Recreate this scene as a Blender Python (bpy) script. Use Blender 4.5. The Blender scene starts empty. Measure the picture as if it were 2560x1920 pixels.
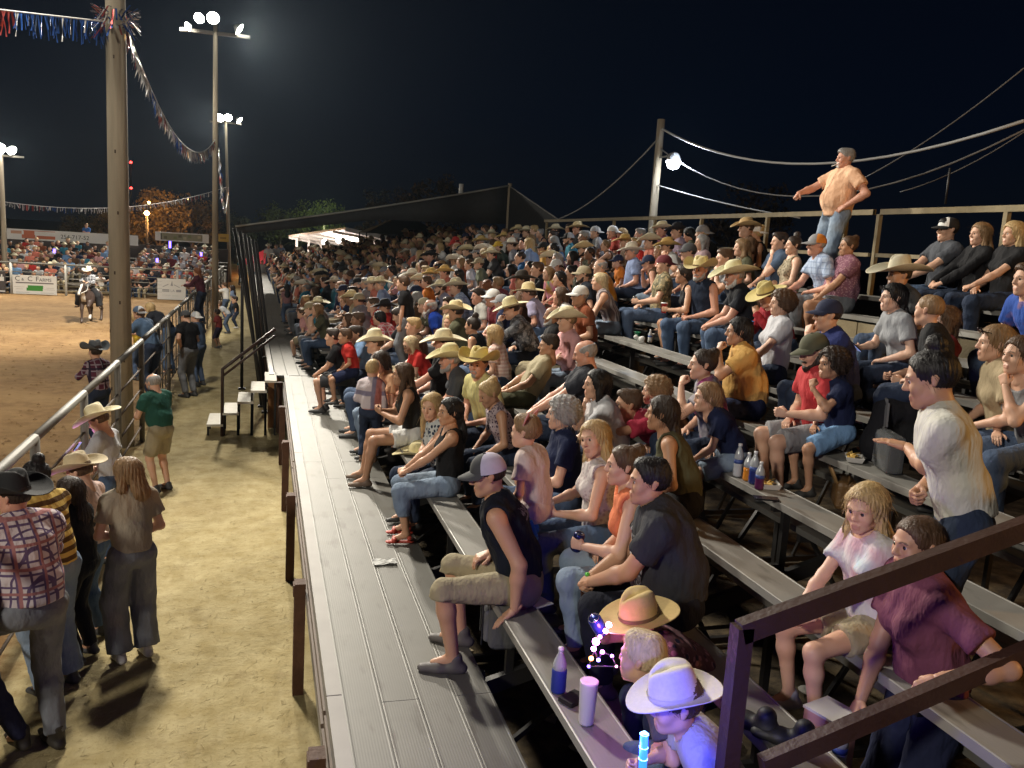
import bpy, math, random
import numpy as np
from math import radians, sin, cos, pi
from mathutils import Vector, Matrix, Euler

# ---------------------------------------------------------------- scene, camera, light
scene = bpy.context.scene
COL = scene.collection
random.seed(7)
RNG = np.random.default_rng(7)

ZC = 3.6                                   # eye height above the arena ground
F_PX = 2150.0                              # focal length in pixels of the 2560 px wide picture
YAW, PITCH, ROLL = radians(16.4), radians(9.25), radians(3.5)

def cam_basis():
    cy, sy, cp, sp = cos(YAW), sin(YAW), cos(PITCH), sin(PITCH)
    fwd = Vector((sy * cp, cy * cp, -sp)); right = Vector((cy, -sy, 0)); up = right.cross(fwd)
    c, s = cos(ROLL), sin(ROLL)
    return right * c + up * s, up * c - right * s, -fwd
CR, CU, CB = cam_basis()
cam_data = bpy.data.cameras.new('camera'); cam = bpy.data.objects.new('camera', cam_data)
COL.objects.link(cam); scene.camera = cam
cam_data.sensor_width = 36.0; cam_data.lens = 36.0 * F_PX / 2560.0
cam_data.clip_start = 0.05; cam_data.clip_end = 2000.0
cam.matrix_world = Matrix(((CR.x, CU.x, CB.x, 0), (CR.y, CU.y, CB.y, 0), (CR.z, CU.z, CB.z, ZC), (0, 0, 0, 1)))

scene.render.resolution_x = 1024; scene.render.resolution_y = 768
scene.view_settings.view_transform = 'Standard'; scene.view_settings.look = 'None'
scene.view_settings.exposure = 0.0; scene.view_settings.gamma = 1.0
scene.view_settings.use_curve_mapping = False
scene.cycles.use_denoising = True
scene.cycles.max_bounces = 6; scene.cycles.diffuse_bounces = 3; scene.cycles.glossy_bounces = 2
scene.cycles.transmission_bounces = 4; scene.cycles.transparent_max_bounces = 6
scene.cycles.sample_clamp_indirect = 4.0
scene.cycles.caustics_reflective = False; scene.cycles.caustics_refractive = False

world = bpy.data.worlds.new('World'); scene.world = world; world.use_nodes = True
wn = world.node_tree.nodes; wl = world.node_tree.links
wn.clear()
w_out = wn.new('ShaderNodeOutputWorld'); w_bg = wn.new('ShaderNodeBackground')
w_tc = wn.new('ShaderNodeTexCoord'); w_sep = wn.new('ShaderNodeSeparateXYZ'); w_rmp = wn.new('ShaderNodeValToRGB')
wl.new(w_tc.outputs['Generated'], w_sep.inputs[0]); wl.new(w_sep.outputs['Z'], w_rmp.inputs[0])
wl.new(w_rmp.outputs[0], w_bg.inputs[0]); wl.new(w_bg.outputs[0], w_out.inputs[0])
_e = w_rmp.color_ramp.elements
_e[0].position = 0.0; _e[0].color = (0.0026, 0.0036, 0.0056, 1)
_e[1].position = 0.55; _e[1].color = (0.0005, 0.0011, 0.0036, 1)
_m = _e.new(0.14); _m.color = (0.0010, 0.0025, 0.0066, 1)
w_bg.inputs[1].default_value = 1.0

def ray(px, py):
    d = CR * ((px - 1280) / F_PX) + CU * (-(py - 960) / F_PX) - CB
    return d
def at_z(px, py, z):
    d = ray(px, py); t = (z - ZC) / d.z
    return Vector((d.x * t, d.y * t, z))
def at_y(px, py, y):
    d = ray(px, py); t = y / d.y
    return Vector((d.x * t, y, ZC + d.z * t))
def at_x(px, py, x):
    d = ray(px, py); t = x / d.x
    return Vector((x, d.y * t, ZC + d.z * t))

def lamp(name, kind, loc, power, color, aim=None, size=0.3, angle=100, blend=0.6):
    ld = bpy.data.lights.new(name, kind); lo = bpy.data.objects.new(name, ld); COL.objects.link(lo)
    lo.location = loc; ld.energy = power; ld.color = color
    if kind == 'SPOT':
        ld.spot_size = radians(angle); ld.spot_blend = blend; ld.shadow_soft_size = size
    else:
        ld.shadow_soft_size = size
    if aim is not None:
        d = Vector(aim) - Vector(loc); lo.rotation_euler = d.to_track_quat('-Z', 'Y').to_euler()
    return lo

# the arena floodlights: the poles on the spectators' side, and the ones across the ring (one just outside the frame)
POLE1 = Vector((-1.38, 27.1, 0)); POLE2 = Vector((-2.15, 59.6, 0))
P1TOP = at_y(538, 72, 27.1); P2TOP = at_y(560, 300, 59.6)
PFAR = at_y(2, 375, 46.0); PLEFT = Vector((-16.0, -8.5, 12.0))
LW = (1.0, 0.93, 0.80)
lamp('floodlight_beam', 'SPOT', (-1.7, 13.7, 10.3), 6400, LW, (2.6, 5.5, 1.2), .48, 92, .7)
lamp('floodlight_beam', 'SPOT', (-3.2, 13.8, 10.4), 5600, LW, (-10.5, 20.0, 0), .45, 104, .9)  # extra beam added from the wooden pole to brighten the arena and fence
lamp('floodlight_beam', 'SPOT', P1TOP + Vector((1.0, -.55, -.05)), 11500, LW, (3.2, 7.0, 1.2), .45, 62, .9)
lamp('floodlight_beam', 'SPOT', P1TOP + Vector((-.7, -1.1, .0)), 14000, LW, (-12.0, 33.0, 0), .40, 112, .9)
lamp('floodlight_beam', 'SPOT', P2TOP + Vector((-.25, -1.0, .0)), 15000, LW, (-14.0, 40.0, 0), .40, 104, .8)
lamp('floodlight_beam', 'SPOT', PFAR + Vector((.25, -1.0, .0)), 5000, LW, (-6.0, 34.0, 0), .4, 150, .8)
lamp('floodlight_beam', 'SPOT', PLEFT + Vector((1.2, 1.6, -.9)), 8500, LW, (-2.5, 9.0, 0), .9, 150, .8)
# ---------------------------------------------------------------- materials
MATS = {}
def nmat(name):
    m = bpy.data.materials.new(name); m.use_nodes = True
    n = m.node_tree.nodes; b = n['Principled BSDF']
    return m, n, m.node_tree.links, b
def rgba(c): return (c[0], c[1], c[2], 1.0)

def plain(name, col, rough=0.6, metal=0.0, var=0.0, scale=6.0, bump=0.0, bscale=40.0, spec=None, coat=0.0):
    key = (name, tuple(col), rough, metal, var, scale, bump, bscale)
    if key in MATS: return MATS[key]
    m, n, l, b = nmat(name)
    b.inputs['Base Color'].default_value = rgba(col); b.inputs['Roughness'].default_value = rough
    b.inputs['Metallic'].default_value = metal
    if spec is not None: b.inputs['Specular IOR Level'].default_value = spec
    if coat: b.inputs['Coat Weight'].default_value = coat
    tc = n.new('ShaderNodeTexCoord')
    if var > 0:
        t = n.new('ShaderNodeTexNoise'); t.inputs['Scale'].default_value = scale; t.inputs['Detail'].default_value = 5
        mx = n.new('ShaderNodeMix'); mx.data_type = 'RGBA'
        mx.inputs[6].default_value = rgba([max(0, c * (1 - var)) for c in col])
        mx.inputs[7].default_value = rgba([min(1, c * (1 + var)) for c in col])
        l.new(tc.outputs['Object'], t.inputs['Vector']); l.new(t.outputs['Fac'], mx.inputs[0]); l.new(mx.outputs[2], b.inputs['Base Color'])
    if bump > 0:
        t2 = n.new('ShaderNodeTexNoise'); t2.inputs['Scale'].default_value = bscale; t2.inputs['Detail'].default_value = 4
        bp = n.new('ShaderNodeBump'); bp.inputs['Strength'].default_value = bump; bp.inputs['Distance'].default_value = 0.02
        l.new(tc.outputs['Object'], t2.inputs['Vector']); l.new(t2.outputs['Fac'], bp.inputs['Height']); l.new(bp.outputs[0], b.inputs['Normal'])
    MATS[key] = m
    return m

def emit(name, col, strength):
    key = ('emit', name, tuple(col), strength)
    if key in MATS: return MATS[key]
    m, n, l, b = nmat(name)
    b.inputs['Base Color'].default_value = rgba(col)
    b.inputs['Emission Color'].default_value = rgba(col); b.inputs['Emission Strength'].default_value = strength
    MATS[key] = m
    return m

def cloth(col, name='cotton', pattern=None, col2=None, col3=None, scale=1.0):
    """cloth: base colour, soft wrinkles; patterns: plaid, hstripe, vstripe, camo, floral, check, tie_dye"""
    key = ('cloth', name, tuple(col), pattern, col2 and tuple(col2), col3 and tuple(col3), scale)
    if key in MATS: return MATS[key]
    m, n, l, b = nmat(name)
    b.inputs['Roughness'].default_value = 0.85; b.inputs['Specular IOR Level'].default_value = 0.2
    tc = n.new('ShaderNodeTexCoord')
    def noise(s, d=4, vec=None):
        t = n.new('ShaderNodeTexNoise'); t.inputs['Scale'].default_value = s; t.inputs['Detail'].default_value = d
        l.new(vec or tc.outputs['Object'], t.inputs['Vector']); return t
    def mixc(fac, a, c):
        mx = n.new('ShaderNodeMix'); mx.data_type = 'RGBA'
        for i, v in ((0, fac), (6, a), (7, c)):
            if hasattr(v, 'is_linked') or hasattr(v, 'links'): l.new(v, mx.inputs[i])
            elif isinstance(v, (int, float)): mx.inputs[i].default_value = v
            else: mx.inputs[i].default_value = rgba(v)
        return mx.outputs[2]
    def step(v, lo, hi):
        r = n.new('ShaderNodeMapRange'); r.inputs[1].default_value = lo; r.inputs[2].default_value = hi
        l.new(v, r.inputs[0]); return r.outputs[0]
    sep = n.new('ShaderNodeSeparateXYZ'); l.new(tc.outputs['Object'], sep.inputs[0])
    def stripes(axis, freq, lo, hi):
        mu = n.new('ShaderNodeMath'); mu.operation = 'MULTIPLY'; mu.inputs[1].default_value = freq; l.new(sep.outputs[axis], mu.inputs[0])
        w = noise(3.0, 2)
        ad = n.new('ShaderNodeMath'); ad.operation = 'MULTIPLY_ADD'; ad.inputs[1].default_value = .8; l.new(w.outputs['Fac'], ad.inputs[0]); l.new(mu.outputs[0], ad.inputs[2])
        sn = n.new('ShaderNodeMath'); sn.operation = 'SINE'; l.new(ad.outputs[0], sn.inputs[0])
        return step(sn.outputs[0], lo, hi)
    base = None
    if pattern == 'plaid':
        a = stripes('X', 75 * scale, .74, .88); c = stripes('Z', 75 * scale, .74, .88); e = stripes('Y', 75 * scale, .86, .93)
        base = mixc(a, col, col2); base = mixc(c, base, col2); base = mixc(e, base, col2)
        if col3: base = mixc(stripes('Z', 37 * scale, .88, .95), base, col3); base = mixc(stripes('X', 37 * scale, .90, .96), base, col3)
    elif pattern == 'hstripe': base = mixc(stripes('Z', 110 * scale, -.1, .1), col, col2)
    elif pattern == 'vstripe': base = mixc(stripes('X', 160 * scale, .3, .5), col, col2)
    elif pattern == 'camo':
        base = mixc(step(noise(9 * scale, 3).outputs['Fac'], .49, .52), col, col2)
        base = mixc(step(noise(14 * scale, 3).outputs['Fac'], .56, .58), base, col3 or col2)
    elif pattern == 'floral':
        v = n.new('ShaderNodeTexVoronoi'); v.inputs['Scale'].default_value = 26 * scale; l.new(tc.outputs['Object'], v.inputs['Vector'])
        base = mixc(step(v.outputs['Distance'], .34, .42), col2, col)
        if col3:
            v2 = n.new('ShaderNodeTexVoronoi'); v2.inputs['Scale'].default_value = 17 * scale; l.new(tc.outputs['Object'], v2.inputs['Vector'])
            base = mixc(step(v2.outputs['Distance'], .22, .3), col3, base)
    elif pattern == 'tie_dye':
        base = mixc(step(noise(7 * scale, 2).outputs['Fac'], .4, .6), col, col2)
        if col3: base = mixc(step(noise(5 * scale, 2).outputs['Fac'], .5, .65), base, col3)
    elif pattern == 'denim':
        base = mixc(step(noise(4 * scale, 4).outputs['Fac'], .35, .7), col, col2)
        base = mixc(.25, base, mixc(noise(240, 2).outputs['Fac'], col, col2))
    fine = noise(5.0, 5)
    dark = [c * .86 for c in col]; lite = [min(1, c * 1.1) for c in col]
    if base is None: base = mixc(fine.outputs['Fac'], dark, lite)
    l.new(base, b.inputs['Base Color'])
    mp = n.new('ShaderNodeMapping'); mp.inputs['Scale'].default_value = (1, 1, .45); l.new(tc.outputs['Object'], mp.inputs['Vector'])
    wr = noise(14.0, 3, mp.outputs[0])
    bp = n.new('ShaderNodeBump'); bp.inputs['Strength'].default_value = .8; bp.inputs['Distance'].default_value = .035
    l.new(wr.outputs['Fac'], bp.inputs['Height']); l.new(bp.outputs[0], b.inputs['Normal'])
    MATS[key] = m
    return m

def hairmat(col):
    key = ('hair', tuple(col))
    if key in MATS: return MATS[key]
    m, n, l, b = nmat('hair')
    tc = n.new('ShaderNodeTexCoord'); mp = n.new('ShaderNodeMapping'); mp.inputs['Scale'].default_value = (1, 1, .16)
    l.new(tc.outputs['Object'], mp.inputs['Vector'])
    t = n.new('ShaderNodeTexNoise'); t.inputs['Scale'].default_value = 75; t.inputs['Detail'].default_value = 4; l.new(mp.outputs[0], t.inputs['Vector'])
    r = n.new('ShaderNodeMix'); r.data_type = 'RGBA'; r.inputs[6].default_value = rgba([c * .45 for c in col]); r.inputs[7].default_value = rgba([min(1, c * 1.5) for c in col])
    l.new(t.outputs['Fac'], r.inputs[0]); l.new(r.outputs[2], b.inputs['Base Color'])
    b.inputs['Roughness'].default_value = .5; b.inputs['Specular IOR Level'].default_value = .35
    bp = n.new('ShaderNodeBump'); bp.inputs['Strength'].default_value = .8; bp.inputs['Distance'].default_value = .012
    l.new(t.outputs['Fac'], bp.inputs['Height']); l.new(bp.outputs[0], b.inputs['Normal'])
    MATS[key] = m
    return m

def skinmat(col):
    key = ('skin', tuple(col))
    if key in MATS: return MATS[key]
    m, n, l, b = nmat('skin')
    tc = n.new('ShaderNodeTexCoord'); t = n.new('ShaderNodeTexNoise'); t.inputs['Scale'].default_value = 16; t.inputs['Detail'].default_value = 4
    l.new(tc.outputs['Object'], t.inputs['Vector'])
    r = n.new('ShaderNodeMix'); r.data_type = 'RGBA'
    r.inputs[6].default_value = rgba([col[0] * 1.04, col[1] * .86, col[2] * .8]); r.inputs[7].default_value = rgba([min(1, col[0] * 1.06), col[1] * 1.1, col[2] * 1.1])
    l.new(t.outputs['Fac'], r.inputs[0]); l.new(r.outputs[2], b.inputs['Base Color'])
    b.inputs['Roughness'].default_value = .48; b.inputs['Specular IOR Level'].default_value = .35
    MATS[key] = m
    return m

# ---------------------------------------------------------------- mesh helpers
def mesh_np(name, V, Q, mats=(), fm=None, smooth=True):
    """V (n,3), Q list/array of quads (or tris): one mesh"""
    me = bpy.data.meshes.new(name)
    V = np.asarray(V, np.float32); Q = np.asarray(Q, np.int32); k = Q.shape[1]
    me.vertices.add(len(V)); me.vertices.foreach_set('co', V.ravel())
    me.loops.add(Q.size); me.loops.foreach_set('vertex_index', Q.ravel())
    me.polygons.add(len(Q)); me.polygons.foreach_set('loop_start', np.arange(0, Q.size, k, dtype=np.int32))
    if fm is not None: me.polygons.foreach_set('material_index', np.asarray(fm, np.int32))
    me.polygons.foreach_set('use_smooth', np.full(len(Q), smooth, bool))
    for m in mats: me.materials.append(m)
    me.update(); me.validate()
    return me

class MB:
    """collects boxes, tubes, lathes; build() links them as ONE mesh object"""
    def __init__(s): s.v = []; s.f = []; s.m = []; s.sm = []
    def add(s, verts, faces, mi=0, smooth=False):
        o = len(s.v); s.v += [tuple(p) for p in verts]
        for f in faces: s.f.append(tuple(i + o for i in f)); s.m.append(mi); s.sm.append(smooth)
    def box(s, c, d, mi=0, mat=None):
        x, y, z = d[0] / 2, d[1] / 2, d[2] / 2
        P = [Vector(p) for p in ((-x, -y, -z), (x, -y, -z), (x, y, -z), (-x, y, -z), (-x, -y, z), (x, -y, z), (x, y, z), (-x, y, z))]
        if mat is not None: P = [mat @ p for p in P]
        c = Vector(c)
        s.add([p + c for p in P], [(0, 3, 2, 1), (4, 5, 6, 7), (0, 1, 5, 4), (1, 2, 6, 5), (2, 3, 7, 6), (3, 0, 4, 7)], mi)
        return s
    def bar(s, a, b, w, h, mi=0, up=(0, 0, 1)):
        a, b = Vector(a), Vector(b); d = (b - a); L = d.length; d.normalize()
        u = Vector(up); r = d.cross(u)
        if r.length < 1e-4: r = d.cross(Vector((1, 0, 0)))
        r.normalize(); u = r.cross(d)
        M = Matrix((r, d, u)).transposed()
        return s.box((a + b) / 2, (w, L, h), mi, M)
    def tube(s, pts, r, n=8, mi=0, cap=True, smooth=True):
        pts = [Vector(p) for p in pts]; rs = r if isinstance(r, (list, tuple)) else [r] * len(pts)
        rings = []; ref = None
        for i, p in enumerate(pts):
            d = (pts[min(i + 1, len(pts) - 1)] - pts[max(i - 1, 0)]).normalized()
            if ref is None: ref = Vector((0, 0, 1)) if abs(d.z) < .9 else Vector((1, 0, 0))
            a = d.cross(ref).normalized(); b = d.cross(a).normalized(); ref = -b if False else ref
            rings.append([p + (a * cos(2 * pi * k / n) + b * sin(2 * pi * k / n)) * rs[i] for k in range(n)])
        V = [q for rg in rings for q in rg]; F = []
        for i in range(len(pts) - 1):
            for k in range(n):
                k2 = (k + 1) % n; F.append((i * n + k, i * n + k2, (i + 1) * n + k2, (i + 1) * n + k))
        if cap: F.append(tuple(range(n))[::-1]); F.append(tuple((len(pts) - 1) * n + k for k in range(n)))
        s.add(V, F, mi, smooth); return s
    def lathe(s, prof, c=(0, 0, 0), n=16, mi=0, M=None, smooth=True, sx=1.0, sy=1.0):
        V = []
        for r, z in prof:
            for k in range(n):
                p = Vector((r * cos(2 * pi * k / n) * sx, r * sin(2 * pi * k / n) * sy, z))
                V.append((M @ p if M is not None else p) + Vector(c))
        F = []
        for i in range(len(prof) - 1):
            for k in range(n):
                k2 = (k + 1) % n; F.append((i * n + k, i * n + k2, (i + 1) * n + k2, (i + 1) * n + k))
        if prof[0][0] > 1e-6: F.append(tuple(range(n))[::-1])
        if prof[-1][0] > 1e-6: F.append(tuple((len(prof) - 1) * n + k for k in range(n)))
        s.add(V, F, mi, smooth); return s
    def mesh(s, name, mats):
        me = bpy.data.meshes.new(name); me.from_pydata(s.v, [], s.f)
        me.polygons.foreach_set('material_index', s.m); me.polygons.foreach_set('use_smooth', s.sm)
        for m in (mats if isinstance(mats, (list, tuple)) else [mats]): me.materials.append(m)
        me.update(); return me
    def build(s, name, mats, parent=None, loc=None, rot=None):
        return link(name, s.mesh(name, mats), parent, loc, rot)

def link(name, data, parent=None, loc=None, rot=None, matrix=None):
    o = bpy.data.objects.new(name, data); COL.objects.link(o)
    if parent is not None: o.parent = parent
    if matrix is not None: o.matrix_local = matrix
    if loc is not None: o.location = loc
    if rot is not None: o.rotation_euler = rot
    return o
def tag(o, label=None, cat=None, group=None, kind=None):
    if label: o['label'] = label
    if cat: o['category'] = cat
    if group: o['group'] = group
    if kind: o['kind'] = kind
    return o
def thing(name, label, cat, loc=(0, 0, 0), rz=0.0, group=None):
    o = bpy.data.objects.new(name, None); COL.objects.link(o); o.empty_display_size = .1
    o.location = loc; o.rotation_euler = (0, 0, rz)
    return tag(o, label, cat, group)
def kids(o): return [c for c in ALLKIDS.get(o.name, [])]
ALLKIDS = {}

# ---------------------------------------------------------------- signed distance bodies
def A(*p): return np.array(p, np.float64)
class SDF:
    def __init__(s, cell): s.p = []; s.cell = cell
    def cone(s, a, b, ra, rb, k=.03, flat=None, fs=1.0, capa=False, capb=False, op='+'):
        s.p.append((np.asarray(a, float), np.asarray(b, float), ra, rb, k, flat, fs, capa, capb, op)); return s
    def ball(s, c, r, k=.02, flat=None, fs=1.0, op='+'):
        return s.cone(c, c, r, r, k, flat, fs, op=op)
    def mesh(s):
        lo = np.full(3, 1e9); hi = -lo; c = s.cell
        for a, b, ra, rb, k, fl, fs, ca, cb, op in s.p:
            if op != '+': continue
            R = max(ra, rb) + .012
            lo = np.minimum(lo, np.minimum(a, b) - R); hi = np.maximum(hi, np.maximum(a, b) + R)
        lo -= 3 * c; n = np.ceil((hi + 3 * c - lo) / c).astype(int) + 1
        F = np.full(n, 1.0, np.float32)
        ax = [lo[i] + c * np.arange(n[i]) for i in range(3)]
        for a, b, ra, rb, k, fl, fs, ca, cb, op in s.p:
            R = max(ra, rb) + k + 2.5 * c
            i0 = np.clip(np.floor((np.minimum(a, b) - R - lo) / c).astype(int), 0, n); i1 = np.clip(np.ceil((np.maximum(a, b) + R - lo) / c).astype(int) + 1, 0, n)
            if (i1 <= i0).any(): continue
            X = (ax[0][i0[0]:i1[0]] - a[0])[:, None, None]; Y = (ax[1][i0[1]:i1[1]] - a[1])[None, :, None]; Z = (ax[2][i0[2]:i1[2]] - a[2])[None, None, :]
            ba = b - a; L2 = ba @ ba
            if L2 > 1e-10:
                h = (X * ba[0] + Y * ba[1] + Z * ba[2]) / L2; t = np.clip(h, 0, 1)
                dx, dy, dz = X - t * ba[0], Y - t * ba[1], Z - t * ba[2]; r = ra + (rb - ra) * t
            else: dx, dy, dz = X, Y, Z; r = ra; h = None
            d2 = dx * dx + dy * dy + dz * dz
            if fl is not None:
                w = dx * fl[0] + dy * fl[1] + dz * fl[2]; d2 = d2 + w * w * (1 / (fs * fs) - 1)
                d = np.sqrt(d2) - r
                d = d * (1.0 if fs >= 1 else (fs + 1) / 2)
            else: d = np.sqrt(d2) - r
            if h is not None:
                L = math.sqrt(L2)
                if cb: d = np.maximum(d, (h - 1) * L)
                if ca: d = np.maximum(d, -h * L)
            sl = F[i0[0]:i1[0], i0[1]:i1[1], i0[2]:i1[2]]
            if op == '+':
                hh = np.clip(.5 + .5 * (sl - d) / k, 0, 1); sl[...] = sl + (d - sl) * hh - k * hh * (1 - hh)
            else:
                d = -d; hh = np.clip(.5 - .5 * (sl - d) / k, 0, 1); sl[...] = sl + (d - sl) * hh + k * hh * (1 - hh)
        return nets(F, lo, c)

def nets(F, lo, c):
    S = F < 0; nx, ny, nz = F.shape
    cnt = np.zeros((nx - 1, ny - 1, nz - 1), np.int8)
    for i in (0, 1):
        for j in (0, 1):
            for k in (0, 1): cnt += S[i:nx - 1 + i, j:ny - 1 + j, k:nz - 1 + k]
    act = (cnt > 0) & (cnt < 8)
    idx = np.argwhere(act); ids = np.full(act.shape, -1, np.int32); ids[act] = np.arange(len(idx))
    f = {}
    for i in (0, 1):
        for j in (0, 1):
            for k in (0, 1): f[i, j, k] = F[idx[:, 0] + i, idx[:, 1] + j, idx[:, 2] + k]
    acc = np.zeros((len(idx), 3)); num = np.zeros(len(idx))
    for axis in range(3):
        for u in (0, 1):
            for v in (0, 1):
                a = [0, 0, 0]; o = [q for q in range(3) if q != axis]; a[o[0]] = u; a[o[1]] = v; b = list(a); b[axis] = 1
                f0, f1 = f[tuple(a)], f[tuple(b)]; x = (f0 < 0) != (f1 < 0)
                t = np.where(x, f0 / np.where(x, f0 - f1, 1), 0)
                p = np.tile(np.array(a, float), (len(idx), 1)); p[:, axis] = t
                acc[x] += p[x]; num[x] += 1
    V = lo + c * (idx + acc / num[:, None])
    Q = []
    for axis in range(3):
        o = [q for q in range(3) if q != axis]
        s0 = [slice(None)] * 3; s1 = [slice(None)] * 3; s0[axis] = slice(0, -1); s1[axis] = slice(1, None)
        ch = S[tuple(s0)] != S[tuple(s1)]; E = np.argwhere(ch)
        E = E[(E[:, o[0]] > 0) & (E[:, o[1]] > 0) & (E[:, o[0]] < F.shape[o[0]] - 1) & (E[:, o[1]] < F.shape[o[1]] - 1)]
        ins = S[E[:, 0], E[:, 1], E[:, 2]]
        def cid(du, dv):
            e = E.copy(); e[:, o[0]] -= du; e[:, o[1]] -= dv; return ids[e[:, 0], e[:, 1], e[:, 2]]
        q = np.stack([cid(1, 1), cid(0, 1), cid(0, 0), cid(1, 0)], 1)
        flip = ins if axis != 1 else ~ins
        q[~flip] = q[~flip][:, ::-1]; Q.append(q)
    Q = np.concatenate(Q); Q = Q[(Q >= 0).all(1)]
    return V, Q

def vnormals(V, Q):
    d1 = V[Q[:, 2]] - V[Q[:, 0]]; d2 = V[Q[:, 3]] - V[Q[:, 1]]; nn = np.cross(d1, d2)
    N = np.zeros_like(V)
    for k in range(4): np.add.at(N, Q[:, k], nn)
    return N / np.maximum(np.linalg.norm(N, axis=1), 1e-9)[:, None]
def wrinkle(V, Q, amp, freq, seed, zs=.5):
    r = np.random.default_rng(seed); N = vnormals(V, Q); P = V * np.array([1, 1, zs]); s = 0
    for i in range(4):
        d = r.normal(size=3); d /= np.linalg.norm(d); w = r.normal(size=3); fr = freq * (1 + .7 * i)
        s = s + np.sin(P @ d * fr + 2.2 * np.sin(P @ w * freq * .45 + r.uniform(0, 6)) + r.uniform(0, 6)) / (1 + .6 * i)
    return V + N * (amp * .6 * s)[:, None]
# ---------------------------------------------------------------- heads, hands, hair, hats (templates)
SKIN = dict(fair=(.60, .38, .27), tan=(.46, .27, .17), warm=(.52, .31, .20), brown=(.27, .15, .09), ruddy=(.58, .32, .23), pale=(.68, .46, .35))
HAIR = dict(black=(.010, .008, .008), dark=(.030, .018, .012), brown=(.085, .046, .024), light=(.24, .145, .07), blond=(.46, .32, .15),
            pale=(.62, .48, .28), red=(.20, .07, .025), gray=(.30, .29, .28), white=(.62, .60, .56))

def head_sdf(kind, cell):
    s = SDF(cell); k = kind == 'kid'; f = kind == 'f'
    s.cone(A(0, -.022, .034), A(0, .006, .036), .086, .080, .02, A(1, 0, 0), .90)             # cranium
    s.cone(A(0, .022, .0), A(0, .034, -.055), .066, .056, .03, A(1, 0, 0), .98)                # face
    jw = .052 if not (f or k) else .045
    for x in (-1, 1):
        s.cone(A(x * jw, -.005, -.058), A(x * .012, .062, -.098 if not k else -.09), .020, .018, .03)
        s.ball(A(x * .040, .058, -.028), .026, .025)                                             # cheek
        s.cone(A(x * .012, .088, .020), A(x * .044, .074, .022), .011, .010, .015)               # brow
    s.ball(A(0, .068, -.098 if not k else -.088), .019 if not f else .016, .02)                  # chin
    s.cone(A(0, .088, .016), A(0, .108 if not k else .101, -.026), .008, .0125 if not k else .010, .012)   # nose
    for x in (-1, 1):
        s.ball(A(x * .011, .098 if not k else .092, -.030), .0085, .008)
        s.ball(A(x * .031, .101, .003), .0165, .012, op='-')
        s.cone(A(x * .079, -.012, -.012), A(x * .083, -.020, .014), .013, .018, .006, A(1, 0, 0), .42)   # ear
    s.cone(A(-.017, .087, -.064), A(.017, .087, -.064), .0085, .0085, .006)                    # lips
    s.cone(A(-.014, .086, -.076), A(.014, .086, -.076), .009, .009, .006)
    s.cone(A(0, .10, -.0695), A(0, .099, -.0695), .006, .006, .004, A(1, 0, 0), 2.2, op='-')
    nr = .056 if not (f or k) else .046
    s.cone(A(0, -.016, -.05), A(0, -.034, -.165), nr, nr + .004, .03)
    V, Q = s.mesh()
    C = V[Q].mean(1); m = np.zeros(len(Q), int)
    lips = (C[:, 1] > .084) & (np.abs(C[:, 0]) < .024) & (C[:, 2] < -.057) & (C[:, 2] > -.086)
    m[lips] = 1
    br = (C[:, 1] > .062) & (np.abs(np.abs(C[:, 0]) - .031) < .020) & (np.abs(C[:, 2] - .027 + np.abs(np.abs(C[:, 0]) - .03) * .2) < .0036)
    m[br] = 2
    # eyes: a ball with a dark iris facing forward
    EV, EQ, EM = [], [], []
    for x in (-1, 1):
        c = A(x * .031, .0775, .003); o = len(EV); R = .0118
        for i in range(7):
            for j in range(10):
                th = pi * (i + .02) / 6.04; ph = 2 * pi * j / 10
                EV.append(c + R * A(sin(th) * cos(ph), cos(th), sin(th) * sin(ph)))
        for i in range(6):
            for j in range(10):
                j2 = (j + 1) % 10; EQ.append([o + i * 10 + j, o + i * 10 + j2, o + i * 10 + 10 + j2, o + i * 10 + 10 + j]); EM.append(4 if i < 2 else 3)
    # upper eyelids
    V2 = np.concatenate([V, np.array(EV)]); Q2 = np.concatenate([Q, np.array(EQ) + len(V)]); m2 = np.concatenate([m, EM])
    return V2, Q2, m2
HEADS = {}
def head_np(kind, lod):
    if (kind, lod) not in HEADS: HEADS[kind, lod] = head_sdf(kind, {0: .0058, 1: .0085, 2: .013}[lod])
    return HEADS[kind, lod]

def hand_sdf(pose, cell):
    """left hand: wrist at the origin, fingers along +Y, back of the hand +Z, thumb towards +X"""
    s = SDF(cell)
    s.cone(A(0, -.03, 0), A(0, .02, 0), .024, .028, .02, A(0, 0, 1), .72)
    curl = dict(relax=(25, 32, 22), flat=(6, 8, 6), grip=(62, 70, 40), fist=(80, 95, 60))[pose]
    for i, (x, L, r) in enumerate(((.030, .072, .0088), (.010, .080, .0090), (-.010, .074, .0088), (-.029, .058, .0078))):
        b = A(x * .95, .086 - abs(i - 1) * .004, 0)
        s.cone(A(x * .55, .02, 0), b, .017, .0125, .012)
        p = b; a = 0
        for q, (fr, cu) in enumerate(zip((.44, .31, .25), curl)):
            a += radians(cu + (3 * i if pose == 'relax' else 0)); d = A((x * .35 if q == 0 and pose == 'flat' else 0) * .5, cos(a), -sin(a)); e = p + d * L * fr
            s.cone(p, e, r * (1 - .09 * q), r * (1 - .09 * (q + 1)), .004); p = e
    if pose in ('grip', 'fist'): T = [A(.024, .02, -.006), A(.044, .042, -.024), A(.036, .062, -.046), A(.018, .066, -.058)]
    else: T = [A(.022, .012, -.004), A(.050, .036, -.012), A(.062, .062, -.018), A(.064, .082, -.022)]
    for q, (r0, r1) in enumerate(((.016, .012), (.0115, .0105), (.0105, .0085))): s.cone(T[q], T[q + 1], r0, r1, .006)
    return s.mesh()
HANDS = {}
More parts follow.
